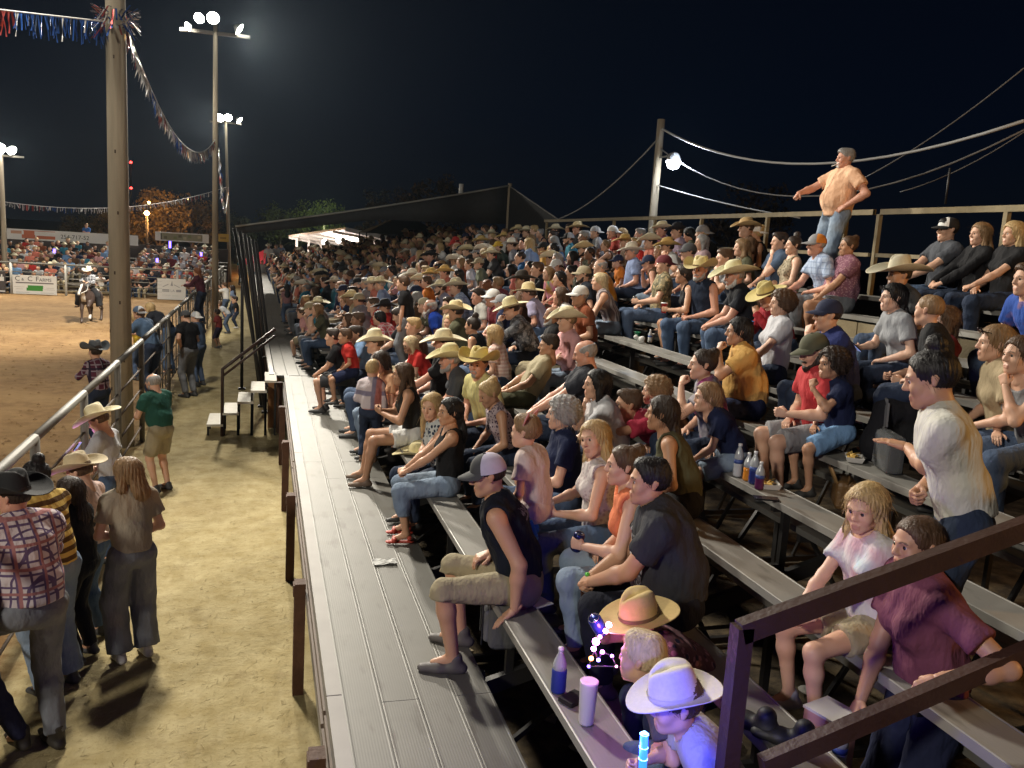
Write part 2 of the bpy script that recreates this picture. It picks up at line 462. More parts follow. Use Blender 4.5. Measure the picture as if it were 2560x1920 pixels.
def hand_np(pose, lod, left):
    if (pose, lod) not in HANDS: HANDS[pose, lod] = hand_sdf(pose, {0: .0048, 1: .0075, 2: .011}[lod])
    V, Q = HANDS[pose, lod]
    if left: return V, Q
    return V * A(-1, 1, 1), Q[:, ::-1]

def disp_hair(V, Q, amp, seed, ang=31, tight=False):
    r = np.random.default_rng(seed); N = vnormals(V, Q)
    th = np.arctan2(V[:, 0], V[:, 1]); z = V[:, 2]; amp = amp * (1 if (tight or amp > .006) else np.where(z > .02, np.clip(1 - (z - .02) / .12, .25, 1), 1))
    if tight:
        d = 0
        for i in range(5):
            w = r.normal(size=3); w /= np.linalg.norm(w); d = d + np.sin(V @ w * (90 + 50 * i) + r.uniform(0, 6))
        d = d / 3
    else:
        d = np.sin(th * ang + 5 * np.sin(z * 9) + r.uniform(0, 6)) + .6 * np.sin(th * ang * 2.3 + 4 * np.sin(z * 14 + 1) + r.uniform(0, 6)) + .5 * np.sin(z * 30 + th * 5)
    return V + N * (amp * d)[:, None]

def hair_sdf(style, cell):
    s = SDF(cell); amp = .0035; tight = False
    cap = lambda g, k=.02: s.cone(A(0, -.026, .036), A(0, .0, .042), .086 + g, .080 + g, k, A(1, 0, 0), .93)
    face = lambda: (s.ball(A(0, .112, -.008), .092, .012, A(1, 0, 0), .98, op='-'), s.cone(A(0, .055, -.06), A(0, .10, -.10), .07, .08, .012, op='-'))
    low = lambda z: s.cone(A(0, .02, z - .13), A(0, -.14, z - .16), .118, .118, .01, op='-')
    if style == 'buzz': cap(.004); face(); low(.012); s.cone(A(-.10, .015, -.03), A(.10, .015, -.03), .035, .035, .01, op='-'); amp = .001
    elif style == 'short': cap(.0045); s.cone(A(0, .052, .082), A(0, -.06, .085), .050, .048, .03, A(1, 0, 0), 1.15); face(); low(-.008); s.cone(A(-.10, .018, -.035), A(.10, .018, -.035), .034, .034, .01, op='-'); amp = .0018
    elif style == 'bald':
        cap(.006); face(); low(-.012); s.cone(A(0, .05, .14), A(0, -.03, .15), .10, .085, .02, op='-'); s.cone(A(-.10, .018, -.035), A(.10, .018, -.035), .03, .03, .01, op='-'); amp = .001
    elif style == 'bob':
        cap(.016)
        for x in (-1, 1): s.cone(A(x * .072, -.005, .02), A(x * .082, .0, -.12), .032, .026, .04)
        s.cone(A(0, -.085, .02), A(0, -.085, -.13), .05, .05, .05, A(0, 1, 0), .8); face(); amp = .0035
    elif style in ('long', 'longback'):
        cap(.016)
        s.cone(A(0, -.075, .01), A(0, -.115, -.20), .060, .075, .05, A(0, 1, 0), .62); s.cone(A(0, -.115, -.20), A(0, -.125, -.36), .075, .045, .05, A(0, 1, 0), .5)
        if style == 'long':
            for x in (-1, 1):
                s.cone(A(x * .070, -.005, .03), A(x * .088, -.01, -.13), .030, .028, .04); s.cone(A(x * .088, -.01, -.13), A(x * .085, .035, -.30), .028, .017, .03)
        face(); amp = .0042
    elif style == 'wavy':
        cap(.024)
        s.cone(A(0, -.075, .02), A(0, -.12, -.16), .075, .085, .05, A(0, 1, 0), .7)
        for x in (-1, 1): s.cone(A(x * .076, -.01, .04), A(x * .105, -.02, -.12), .036, .036, .04); s.cone(A(x * .105, -.02, -.12), A(x * .09, .02, -.22), .034, .02, .03)
        face(); amp = .0045
    elif style == 'bun': cap(.010); face(); low(-.03); s.ball(A(0, -.085, .105), .042, .02); amp = .0015
    elif style == 'topbun': cap(.010); face(); low(-.03); s.ball(A(0, -.04, .150), .046, .02); amp = .0018
    elif style == 'pony':
        cap(.010); face(); low(-.03); s.ball(A(0, -.108, .05), .022, .02); s.cone(A(0, -.115, .05), A(0, -.165, -.04), .026, .034, .03); s.cone(A(0, -.165, -.04), A(0, -.165, -.24), .034, .016, .03); amp = .002
    elif style == 'braid':
        cap(.010); face(); low(-.03)
        for i in range(11): s.ball(A((-1) ** i * .008, -.10 - .02 * min(i, 3) * .5, -.02 - .05 * i), .030 - .0011 * i, .012)
    elif style == 'curly': cap(.030); s.ball(A(0, -.06, .02), .10, .04); face(); amp = .008; tight = True
    elif style == 'kidshort': cap(.0075); s.cone(A(0, .04, .088), A(0, -.05, .09), .045, .042, .03, A(1, 0, 0), 1.15); face(); low(-.005); amp = .0016
    V, Q = s.mesh()
    return disp_hair(V, Q, amp, hash(style) % 97, tight=tight), Q
HAIRS = {}
def hair_mesh(style, lod):
    if (style, lod) not in HAIRS:
        V, Q = hair_sdf(style, {0: .0065, 1: .0095, 2: .014}[lod]); 
        if lod < 2 and style not in ('buzz', 'bald'):
            r = np.random.default_rng(len(style) * 7 + lod); N_ = vnormals(V, Q); n = 520 if lod == 0 else 260; ii = r.integers(0, len(V), n); ii = ii[N_[ii, 2] > -.5]; n = len(ii); p = V[ii] + N_[ii] * .001; nn = N_[ii]
            short = style in ('short', 'kidshort', 'bun', 'topbun', 'pony', 'braid'); dn = A(0, -.8, -.35) if short else A(0, -.15, -1)
            t = dn + r.normal(size=(n, 3)) * .28; t -= nn * (t * nn).sum(1)[:, None]; t /= np.maximum(np.linalg.norm(t, axis=1), 1e-6)[:, None]
            L = (r.uniform(.015, .035, n) if short else r.uniform(.04, .11, n))[:, None]; sd = np.cross(t, nn) * .0011; out = r.uniform(.0, .16, n)[:, None] * nn
            a = p; b = p + (t + out) * L * .5; c = b + (t + out * 1.5 + np.array([0, 0, -.35])) * L * .5
            RV = np.stack([a - sd, a + sd, b + sd, b - sd, c + sd * .5, c - sd * .5], 1).reshape(-1, 3); o = len(V) + 6 * np.arange(n)
            V = np.concatenate([V, RV]); Q = np.concatenate([Q, np.stack([o, o + 1, o + 2, o + 3], 1), np.stack([o + 3, o + 2, o + 4, o + 5], 1)])
        HAIRS[style, lod] = mesh_np('hair', V, Q, [hairmat(HAIR['brown'])])
    return HAIRS[style, lod]
def beard_mesh(kind, lod):
    if ('beard' + kind, lod) not in HAIRS:
        s = SDF({0: .006, 1: .0085, 2: .013}[lod])
        if kind == 'goatee':
            s.ball(A(0, .070, -.100), .026, .02); s.cone(A(-.022, .088, -.060), A(.022, .088, -.060), .008, .008, .01); s.cone(A(-.024, .083, -.065), A(-.018, .074, -.095), .009, .012, .015); s.cone(A(.024, .083, -.065), A(.018, .074, -.095), .009, .012, .015)
            s.cone(A(-.016, .094, -.071), A(.016, .094, -.071), .008, .008, .006, op='-')
        else:
            for x in (-1, 1): s.cone(A(x * .062, .005, -.035), A(x * .050, .02, -.080), .018, .022, .03); s.cone(A(x * .050, .02, -.080), A(x * .012, .068, -.108), .022, .028 if kind == 'full' else .034, .03); s.cone(A(x * .030, .083, -.060), A(x * .004, .096, -.056), .009, .009, .01)
            if kind == 'long': s.cone(A(0, .070, -.11), A(0, .070, -.17), .036, .02, .03)
            s.cone(A(-.016, .100, -.071), A(.016, .100, -.071), .010, .010, .006, op='-'); s.cone(A(0, -.02, -.10), A(0, .03, -.12), .05, .04, .01, op='-')
        V, Q = s.mesh(); HAIRS['beard' + kind, lod] = mesh_np('beard', disp_hair(V, Q, .003, 5, tight=True), Q, [hairmat(HAIR['gray'])])
    return HAIRS['beard' + kind, lod]

HATS = {}
def cowboy_hat(brim=.115, curl=.07, crown=.125, dip=.02, pinch=.022, band=True, key=None, taper=.80, flat=False):
    """felt or straw western hat in head space (base of the crown near z=.075)"""
    k = ('cb', brim, curl, crown, dip, pinch, taper, flat)
    if k in HATS: return HATS[k]
    mb = MB(); n = 40; ax, ay = .092, .108; z0 = .052
    def ring(t, off):
        R = []
        for j in range(n):
            a = 2 * pi * j / n; cx, cy = cos(a), sin(a)
            r = 1 + t * brim / .10
            side = abs(cx) ** 2.2
            z = z0 + curl * side * t ** 1.8 - dip * (1 - side) * t ** 1.2 * (1.0 if cy > 0 else .7)
            pull = 1 - .28 * side * t * min(1, curl / .06)
            R.append((ax * cx * (1 + (r - 1) * pull), ay * cy * r, z + off))
        return R
    ts = [0, .12, .28, .46, .64, .82, .96, 1.0]
    V = []; rows = [ring(t, .0025) for t in ts] + [ring(t, -.0025) for t in reversed(ts)]
    for R in rows: V += R
    F = [(i * n + j, i * n + (j + 1) % n, (i + 1) * n + (j + 1) % n, (i + 1) * n + j) for i in range(len(rows) - 1) for j in range(n)]
    mb.add(V, F, 0, True)
    V = []; hs = [0, .12, .2, .45, .7, .86, .95, 1.0, 1.0, .985]; sc = [1.01, 1.01, .985, .93, .88, taper + .03, taper - .04, taper - .16, taper * .5, .04]
    for h, q in zip(hs, sc):
        for j in range(n):
            a = 2 * pi * j / n; cx, cy = cos(a), sin(a); x, y = ax * q * cx, ay * q * cy; z = z0 + crown * h
            if not flat and h > .4:
                w = (h - .4) / .6
                z -= pinch * 1.6 * w * w * math.exp(-(x / .022) ** 2) * (1 if abs(y) < .09 else .4)
                fr = max(0, cy); x *= 1 - .34 * w * fr ** 1.5; z -= .018 * w * fr ** 2
            V.append((x, y, z))
    F = [(i * n + j, i * n + (j + 1) % n, (i + 1) * n + (j + 1) % n, (i + 1) * n + j) for i in range(len(hs) - 1) for j in range(n)]
    F.append(tuple((len(hs) - 1) * n + j for j in range(n))); mb.add(V, F, 0, True)
    V = []
    for h in (.02, .17):
        for j in range(n): a = 2 * pi * j / n; V.append((ax * 1.03 * cos(a), ay * 1.03 * sin(a), z0 + crown * h))
    mb.add(V, [(j, (j + 1) % n, n + (j + 1) % n, n + j) for j in range(n)], 1, True)
    HATS[k] = mb.mesh('cowboy_hat', [plain('hat_straw', (.6, .5, .3)), plain('hat_band', (.1, .07, .05))]); return HATS[k]
def ball_cap(back=False):
    k = ('cap', back)
    if k in HATS: return HATS[k]
    mb = MB(); n = 28; rows = 8; V = []; F = []; M = []
    for i in range(rows + 1):
        t = i / rows * pi / 2
        for j in range(n):
            a = 2 * pi * j / n; V.append((.090 * cos(t) ** .8 * cos(a), -.008 + .106 * cos(t) ** .8 * sin(a), .030 + .104 * sin(t)))
    mb2 = []
    for i in range(rows):
        for j in range(n):
            a = 2 * pi * (j + .5) / n
            mb.add([], [], 0); F.append((i * n + j, i * n + (j + 1) % n, (i + 1) * n + (j + 1) % n, (i + 1) * n + j)); M.append(0 if sin(a) > .45 else 1)
    o = len(mb.v); mb.v += V
    for f, m in zip(F, M): mb.f.append(tuple(q + o for q in f)); mb.m.append(m); mb.sm.append(True)
    V = []; nb = 14
    for off in (.003, -.003):
        for r in range(4):
            for j in range(nb + 1):
                a = pi * (.08 + .84 * j / nb); e = r / 3
                x = .088 * cos(a) * (1 - .06 * e); y = -.008 + .104 * sin(a) + e * .075 * (sin(a) ** .5); V.append((x, y, .040 - .022 * e * 1 + .0 - .9 * x * x * (1 + e) + off))
    w = nb + 1; F = []
    for s_ in (0, 1):
        for r in range(3):
            for j in range(nb): q = s_ * 4 * w + r * w + j; F.append((q, q + 1, q + 1 + w, q + w))
    for j in range(nb): F.append((3 * w + j, 3 * w + j + 1, 7 * w + j + 1, 7 * w + j))
    mb.add(V, F, 2, True)
    mb.lathe([(.009, .133), (.007, .139), (0, .140)], n=8, mi=2)
    if back: mb.v = [(-x, -y - .012, z) for x, y, z in mb.v]
    HATS[k] = mb.mesh('cap', [plain('cap', (.3, .3, .3))] * 3); return HATS[k]

SHOES = {}
def shoe_mesh(kind, lod=1):
    """ankle at the origin, toes along +Y, sole at z=-.085"""
    if (kind, lod) in SHOES: return SHOES[kind, lod]
    s = SDF({0: .009, 1: .014, 2: .02}[lod])
    if kind == 'boot':
        s.cone(A(0, -.04, -.055), A(0, .10, -.058), .036, .040, .02, A(0, 0, 1), .8); s.cone(A(0, .10, -.058), A(0, .205, -.066), .040, .018, .02, A(0, 0, 1), .8)
        s.cone(A(0, -.005, -.02), A(0, -.008, .045), .046, .046, .03)
    elif kind == 'sandal':
        s.cone(A(0, -.05, -.074), A(0, .17, -.074), .034, .040, .01, A(0, 0, 1), .35); s.cone(A(-.04, .12, -.05), A(.04, .12, -.05), .03, .03, .01, A(0, 1, 0), .8); s.cone(A(-.03, -.03, -.03), A(.03, -.03, -.03), .026, .026, .01)
    else:
        s.cone(A(0, -.045, -.056), A(0, .08, -.055), .040, .044, .02, A(0, 0, 1), .8); s.cone(A(0, .08, -.055), A(0, .165, -.060), .044, .034, .02, A(0, 0, 1), .72); s.cone(A(0, -.01, -.03), A(0, -.012, .0), .044, .042, .03)
    s.cone(A(0, .05, -.185), A(0, .06, -.185), .1, .1, .004, A(0, 1, 0), 3.0, op='-')
    V, Q = s.mesh(); V[:, 2] = np.maximum(V[:, 2], -.086)
    C = V[Q].mean(1); m = (C[:, 2] < -.066).astype(int)
    SHOES[kind, lod] = mesh_np('shoe', V, Q, [plain('shoe', (.1, .1, .1))] * 2, m); return SHOES[kind, lod]

# ---------------------------------------------------------------- one person
def nrm(v): return v / max(np.linalg.norm(v), 1e-9)
def rot_axis(v, ax, a):
    ax = nrm(ax); return v * cos(a) + np.cross(ax, v) * sin(a) + ax * (ax @ v) * (1 - cos(a))
def ik(a, t, l1, l2, hint):
    d = t - a; D = np.linalg.norm(d); D2 = min(max(D, abs(l1 - l2) + .02), (l1 + l2) * .995); u = nrm(d)
    t = a + u * D2; x = (l1 * l1 - l2 * l2 + D2 * D2) / (2 * D2); h = math.sqrt(max(l1 * l1 - x * x, 0))
    w = hint - u * (hint @ u); w = nrm(w); return a + u * x + w * h, t

def joints(P):
    """P: pose dictionary -> joint positions in the person's own frame (facing +Y)"""
    S = P['S']; fem = P.get('sex') == 'f'; J = {}
    lean = radians(P.get('lean', 8)); side = radians(P.get('side', 0)); tw = radians(P.get('twist', 0))
    r = A(1, 0, 0); u = A(0, 0, 1); f = A(0, 1, 0)
    def fr(l):
        uu = A(0, sin(l), cos(l)); uu = rot_axis(uu, f, side); return uu
    if P['pose'] == 'sit':
        pel = A(0, 0, .105 * S * (.5 + .5 * P['g']))
    else:
        pel = A(0, 0, P.get('pelz', .945 * S))
    u1 = fr(lean); u2 = fr(lean * 1.25 + (radians(6) if P['pose'] == 'sit' else 0))
    sp = P.get('torso', 1.0) * S
    J['pel'] = pel; J['belly'] = pel + u1 * .16 * sp; J['chest'] = J['belly'] + u2 * .17 * sp; J['neck'] = J['chest'] + u2 * .18 * sp
    rr = rot_axis(r, u2, tw); rr = nrm(rr - u2 * (rr @ u2)) if side == 0 else rot_axis(rr, f, 0); ff = nrm(np.cross(u2, rr))
    J['r'], J['f'], J['u'] = rr, ff, u2
    un = nrm(u2 * .8 + u * .35 + f * .12)
    J['head'] = J['neck'] + un * .150 * (.55 + .45 * S)
    sw = (.168 if fem else .19) * S * (.82 + .18 * P['g']); 
    if P.get('kid'): sw = .165 * S
    J['sw'] = sw
    J['hipw'] = (.098 if fem else .090) * S
    for sd, n in ((-1, 'L'), (1, 'R')):
        J['sh' + n] = J['neck'] - u2 * .055 * S + rr * sd * sw + u * .01 * P.get('shrug', 0)
        J['hip' + n] = pel + r * sd * J['hipw'] + A(0, .015, -.01)
        th, sn = .43 * S, .42 * S
        ank = P.get('foot' + n)
        if P['pose'] == 'sit':
            drop = P.get('drop', .43); spread = radians(P.get('spread', 9)); tuck = P.get('tuck', .05)
            if ank is None:
                kz = min(max(-drop + .085 + sn * .985, pel[2] - .22 * S), pel[2] + .20 * S); dz = kz - J['hip' + n][2]
                hz = math.sqrt(max(th * th - dz * dz, .01)); kn = J['hip' + n] + A(sd * sin(spread) * hz, cos(spread) * hz, dz)
                az = max(-drop + .085, kz - sn); hz2 = math.sqrt(max(sn * sn - (kz - az) ** 2, 0)); hz2 = min(hz2, .35 * S)
                ank = A(kn[0] * .9, kn[1] - (hz2 if tuck > 0 else -hz2) * 1 - tuck * .5 * (1 if hz2 < .03 else 0), az)
                d = ank - kn; ank = kn + nrm(d) * sn
            else: kn, ank = ik(J['hip' + n], A(*ank), th, sn, A(sd * .25, .5, .9))
        else:
            if ank is None: ank = A(sd * P.get('stance', .11) * S, P.get('stag', .0) * sd, .085)
            else: ank = A(*ank)
            ank[2] = max(ank[2], .085 * S); kn, ank = ik(J['hip' + n], ank, .445 * S, .43 * S, A(sd * .12, 1, 0))
        J['kn' + n], J['an' + n] = kn, ank
    # arms
    hz = P.get('hands', ('lap', 'lap'))
    for sd, n, tk in ((-1, 'L', hz[0]), (1, 'R', hz[1])):
        kn = J['kn' + n]; hip = J['hip' + n]; sh = J['sh' + n]; hint = A(sd * .75, -.45, -.6); pose = 'relax'; hd = None; back = None
        if not isinstance(tk, str): tgt = A(*tk[0]); pose = tk[1]; hd = tk[2] and A(*tk[2]); back = tk[3] and A(*tk[3]); hint = A(*tk[4]) if len(tk) > 4 else hint
        elif tk == 'knee': tgt = kn + A(-sd * .01, -.09, .085) * S; hd = A(-sd * .1, 1, -.5); back = A(0, .4, 1)
        elif tk == 'lap': tgt = hip + (kn - hip) * .55 + A(-sd * .045, 0, .115) * S; hd = A(-sd * .8, .6, -.1); back = A(sd * .3, 0, 1)
        elif tk == 'thigh': tgt = hip + (kn - hip) * .45 + A(sd * .0, 0, .115) * S; hd = A(-sd * .25, 1, -.15); back = A(0, 0, 1)
        elif tk == 'clasp': tgt = A(sd * .045 * S, kn[1] + .03, kn[2] + .10 * S); hd = A(-sd * .9, .6, -.25); back = A(sd * .4, .3, .8); pose = 'grip'
        elif tk == 'seat': tgt = A(sd * (J['hipw'] + .17 * S), .02, .045); hd = A(sd * .2, .9, -.3); back = A(0, .2, 1); pose = 'flat'; hint = A(sd * .5, -1, -.1)
        elif tk == 'chin': tgt = J['head'] + A(sd * .02, .085, -.185); hd = A(-sd * .35, .1, 1); back = A(sd * .3, 1, 0); pose = 'grip'; hint = A(sd * .5, .3, -1)
        elif tk == 'mouth': tgt = J['head'] + A(sd * .035, .155, -.165); hd = A(-sd * .3, -.35, 1); back = A(sd * .5, 1, .3); pose = 'grip'; hint = A(sd * .6, .3, -1)
        elif tk == 'hold': tgt = A(sd * .13 * S, pel[1] + .33 * S + .3 * sin(lean), pel[2] + .16 * S); hd = A(-sd * .35, 1, .15); back = A(sd * 1, .15, 0); pose = 'grip'
        elif tk == 'phone': tgt = J['chest'] + A(sd * .06, .30, -.08) * S; hd = A(-sd * .4, .7, .6); back = A(sd * .6, .6, -.4); pose = 'grip'
        elif tk == 'raise': tgt = J['neck'] + A(sd * .10, .36, .06) * S; hd = A(-sd * .2, .35, 1); back = A(sd * .6, .7, 0); pose = 'grip'
        elif tk == 'fold': tgt = J['chest'] + A(-sd * .07, .19 * (.5 + .5 * P['g']), -.075 - .02 * sd) * S; hd = A(-sd * 1, .1, .05); back = A(0, 1, .3)
        elif tk == 'down': tgt = sh + A(sd * .07, .03, -.545) * S; hd = A(0, .18, -1); back = A(sd * 1, .1, 0)
        elif tk == 'hip': tgt = pel + A(sd * .175 * P['g'], .05, .09) * S; hd = A(-sd * .5, .5, -.4); back = A(sd * .6, .4, .7); hint = A(sd * 1, -.7, 0)
        elif tk == 'front': tgt = pel + A(sd * .05, .20, .10) * S; hd = A(-sd * .8, .5, -.4); back = A(sd * .6, .8, 0); pose = 'grip'
        elif tk == 'ahead': tgt = sh + A(-sd * .06, .40, -.22) * S; hd = A(0, 1, 0); back = A(0, 0, 1)
        el, wr = ik(sh, tgt, .285 * S, .262 * S, hint)
        J['el' + n], J['wr' + n] = el, wr
        fd = nrm(wr - el); hd = fd if hd is None else nrm(nrm(hd) + fd * .5); back = A(0, 0, 1) if back is None else back
        x = nrm(np.cross(hd, back)); z = np.cross(x, hd)
        J['hm' + n] = (np.stack([x, hd, z], 1), pose)
    J['hyaw'], J['hpitch'], J['hroll'] = radians(P.get('yaw', 0)), radians(P.get('pitch', 0)), radians(P.get('roll', 0))
    return J

def tint(o, mats):
    for i, m in enumerate(mats):
        if i < len(o.data.materials) and o.material_slots[i]:
            o.material_slots[i].link = 'OBJECT'; o.material_slots[i].material = m

DEF_EYE = None
def body_mats(skin, hair):
    global DEF_EYE
    if DEF_EYE is None: DEF_EYE = (plain('eye_white', (.7, .68, .64), .2), plain('iris', (.03, .02, .015), .15))
    sc = SKIN[skin] if isinstance(skin, str) else skin
    hc = HAIR[hair] if isinstance(hair, str) else (hair or HAIR['brown'])
    lips = plain('lips', (sc[0] * .88, sc[1] * .70, sc[2] * .68), .45)
    return [skinmat(sc), lips, plain('eyebrow', [c * .6 + q * .25 for c, q in zip(hc, sc)], .7), DEF_EYE[0], DEF_EYE[1]]

def person(spec):
    """spec -> (root empty with body, shirt, trousers, shoes, hair, hat as children)"""
    P = dict(S=1.0, g=1.0, pose='sit', sex='m', skin='fair', hair='short', hc='brown', top='tee', bot='jeans', shoe='shoe', lod=1)
    P.update(spec); S = P['S']; g = P['g']; fem = P['sex'] == 'f'; kid = P.get('kid', False); lod = P['lod']; cell = {0: .0125, 1: .0175, 2: .025}[lod]
    J = P.get('J') or joints(P); rr, ff, uu = J['r'], J['f'], J['u']; seed = P.get('seed', 1)
    hs = P.get('hs', (.96 if fem else 1.015) if not kid else (.84 + .10 * S)); hk = 'kid' if kid else ('f' if fem else 'm')
    # --- body
    def torso(s, e, k=.05, hem=None):
        b = J['belly']; gg = g
        s.cone(b + uu * .02, J['chest'] + uu * .03 * S, .135 * S * gg + e, (.158 if not fem else .140) * S * (.6 + .4 * gg) + e, k, ff, .74 if gg < 1.15 else .84)
        s.cone(J['chest'] + uu * .05 * S, J['neck'] - uu * .075 * S, (.155 if not fem else .138) * S * (.6 + .4 * gg) + e, .115 * S + e, k, ff, .70)
        s.cone(J['shL'] - uu * .01 + rr * .02, J['shR'] - uu * .01 - rr * .02, .058 * S * (.7 + .3 * gg) + e, .058 * S * (.7 + .3 * gg) + e, k)
        for sd in (-1, 1): s.cone(J['neck'] + uu * .01 * S, J['neck'] - uu * .035 * S + rr * sd * J['sw'] * .8, .045 * S + e, .045 * S + e, .04)
        if gg > 1.12: s.ball(b + ff * .05 * S * gg + uu * .01, .125 * S * gg + e, .07)
        if fem and not kid:
            for sd in (-1, 1): s.ball(J['chest'] + ff * .078 * S * (.5 + .5 * gg) + rr * sd * .068 * S - uu * .005, .060 * S * (.5 + .5 * gg) + e, .04)
    def pelvis(s, e, k=.05):
        s.cone(J['hipL'] + A(.0, -.02, 0), J['hipR'] + A(0, -.02, 0), (.105 if P['pose'] == 'sit' else .088) * S * (.45 + .55 * g) + e, (.105 if P['pose'] == 'sit' else .088) * S * (.45 + .55 * g) + e, k)
        s.cone(J['pel'] + A(0, -.005, .0), J['belly'], .118 * S * (.4 + .6 * g) + e, .126 * S * g + e, k, ff, .80)
    def leg(s, n, e, t1=1.0, k=.03, loose=0.0, cut=False):
        hp, kn, an = J['hip' + n], J['kn' + n], J['an' + n]; q = S * (.5 + .5 * g)
        if t1 <= .5:
            en = hp + (kn - hp) * (t1 * 2); s.cone(hp, en, .088 * q + e, (.088 - .06 * t1) * q + e + loose, k, capb=cut)
        else:
            kl = loose * .8 if t1 > .7 else 0
            s.cone(hp, kn, .090 * q + e, .056 * q + e + kl, k)
            c = kn + (an - kn) * .3; en = kn + (an - kn) * ((t1 - .5) * 2)
            if t1 > .7:
                s.cone(kn, c, .056 * q + e + kl, .054 * q + e + loose * .6, k); s.cone(c, en, .054 * q + e + loose * .6, (.038 * q + e + loose), k, capb=cut)
            else: s.cone(kn, en, .057 * q + e, .056 * q + e + loose, k, capb=cut)
    def arm(s, n, e, t0=0, t1=1.0, k=.025, loose=0.0, cut=False):
        sh, el, wr = J['sh' + n], J['el' + n], J['wr' + n]; q = S * (.55 + .45 * g) * (.9 if fem else 1) * (.9 if kid else 1)
        if t1 <= .5:
            en = sh + (el - sh) * t1 * 2; s.cone(sh, en, .052 * q + e, .046 * q + e + loose, k, capb=cut)
        else:
            s.cone(sh, el, .052 * q + e, .039 * q + e, k); c = el + (wr - el) * .3; en = el + (wr - el) * (t1 - .5) * 2
            s.cone(el, c, .039 * q + e, .041 * q + e, k); s.cone(c, en, .041 * q + e, .026 * q + e + loose, k, capb=cut)
    s = SDF(cell); torso(s, -.006); pelvis(s, -.008)
    for n in 'LR':
        arm(s, n, 0); leg(s, n, -.004)
        an = J['an' + n]; kn = J['kn' + n]; fd = nrm(A(an[0] - J['hip' + n][0], .9, 0) * A(.3, 1, 0)); fd = P.get('fdir' + n) if P.get('fdir' + n) is not None else fd
        s.cone(an, an + A(fd[0], fd[1], 0) * .11 * S + A(0, 0, -.04), .034 * S, .026 * S, .02)
    Hm = rot_from(J)
    nb = J['head'] + Hm @ (A(0, -.036, -.155) * hs)
    s.cone(J['head'] + Hm @ (A(0, -.018, -.07) * hs), J['neck'] - uu * .01, .050 * hs * (.94 if not fem else .84) * (1 if not kid else .86), .058 * S, .03)
    V, Q = s.mesh(); m = np.zeros(len(Q), int)
    HV, HQ, HM = head_np(hk, lod); Vs = [V, J['head'] + (HV * hs) @ Hm.T]; Qs = [Q, HQ + len(V)]; Ms = [m, HM]; o = len(V) + len(HV)
    hsz = S * (.86 if fem else .98) if not kid else S * .92
    for n in 'LR':
        R3, pose = J['hm' + n]; AV, AQ = hand_np(pose, lod, n == 'L'); Vs.append(J['wr' + n] + (AV * hsz) @ R3.T); Qs.append(AQ + o); Ms.append(np.zeros(len(AQ), int)); o += len(AV)
    root = thing('person', P.get('label'), 'person', group=P.get('group')); K = []
    bm = body_mats(P['skin'], P['hc'])
    K.append(link('body', mesh_np('body', np.concatenate(Vs), np.concatenate(Qs), bm, np.concatenate(Ms)), root))
    # --- shirt
    top = P['top']; tm = P.get('tm') or cloth((.3, .3, .3))
    if top:
        s = SDF(cell); e = .012 + (.006 if g > 1.1 else 0) + P.get('loose', .006 if top in ('tee', 'long', 'polo') else 0)
        torso(s, e); hemz = P.get('hem', .0)
        s.cone(J['belly'], J['pel'] + uu * (.02 - hemz) * S, .132 * S * g + e, .130 * S * (.4 + .6 * g) + e + .006, .05, ff, .82 if g < 1.15 else .9, capb=True)
        if top in ('tee', 'polo', 'jersey'):
            for n in 'LR': arm(s, n, .016, t1=P.get('sleeve', .30), loose=.016, cut=True)
        elif top == 'long':
            for n in 'LR': arm(s, n, .014, t1=.985, loose=.008, cut=True)
        elif top == 'rolled':
            for n in 'LR': arm(s, n, .015, t1=.68, loose=.010, cut=True)
        nd = {'tank': .105, 'sleeveless': .072, 'strap': .125}.get(top, .064) * (S if not kid else S * 1.1)
        s.ball(J['neck'] + uu * .055 * S + ff * (.035 if top in ('tank', 'strap', 'polo') else .02) * S, nd + P.get('vneck', 0), .012, op='-')
        if top in ('tank', 'strap', 'sleeveless'):
            for n, sd in (('L', -1), ('R', 1)): s.ball(J['sh' + n] + rr * sd * (.035 if top == 'sleeveless' else .012) * S + uu * .0, (.072 if top == 'sleeveless' else .086) * S, .012, op='-')
        V, Q = s.mesh(); V = wrinkle(V, Q, .0080 * (.6 + .4 * S), 21, seed, .85); SV, SQ = V, Q
        K.append(link('shirt', mesh_np('shirt', V, Q, [tm]), root))
        if top in ('polo', 'rolled', 'long') and lod < 2 and P.get('collar', True):
            s = SDF(cell * .8); c0 = J['neck'] + uu * .012 * S - ff * .01
            s.cone(c0 - uu * .012, c0 + uu * .026 * S, .084 * S, .070 * S, .01, ff, .9, True, True); s.cone(c0 - uu * .05, c0 + uu * .08 * S + ff * .012, .070 * S, .060 * S, .008, op='-'); s.ball(c0 + ff * .10 * S, .045 * S, .01, op='-')
            V, Q = s.mesh()
            if len(Q): K.append(link('collar', mesh_np('collar', V, Q, [tm]), root))
        if top in ('polo', 'long', 'rolled') and lod < 2 and not kid:
            c_ = SV[SQ].mean(1) - J['belly']; sel = (np.abs(c_ @ rr) < .019) & (c_ @ ff > .03) & (c_ @ uu > -.14) & (c_ @ uu < .30 * S); F_ = SQ[sel]
            if len(F_):
                nn_ = vnormals(SV, SQ); ui, inv = np.unique(F_, return_inverse=True); K.append(link('button_placket', mesh_np('button_placket', SV[ui] + nn_[ui] * .004, inv.reshape(F_.shape), [tm]), root))
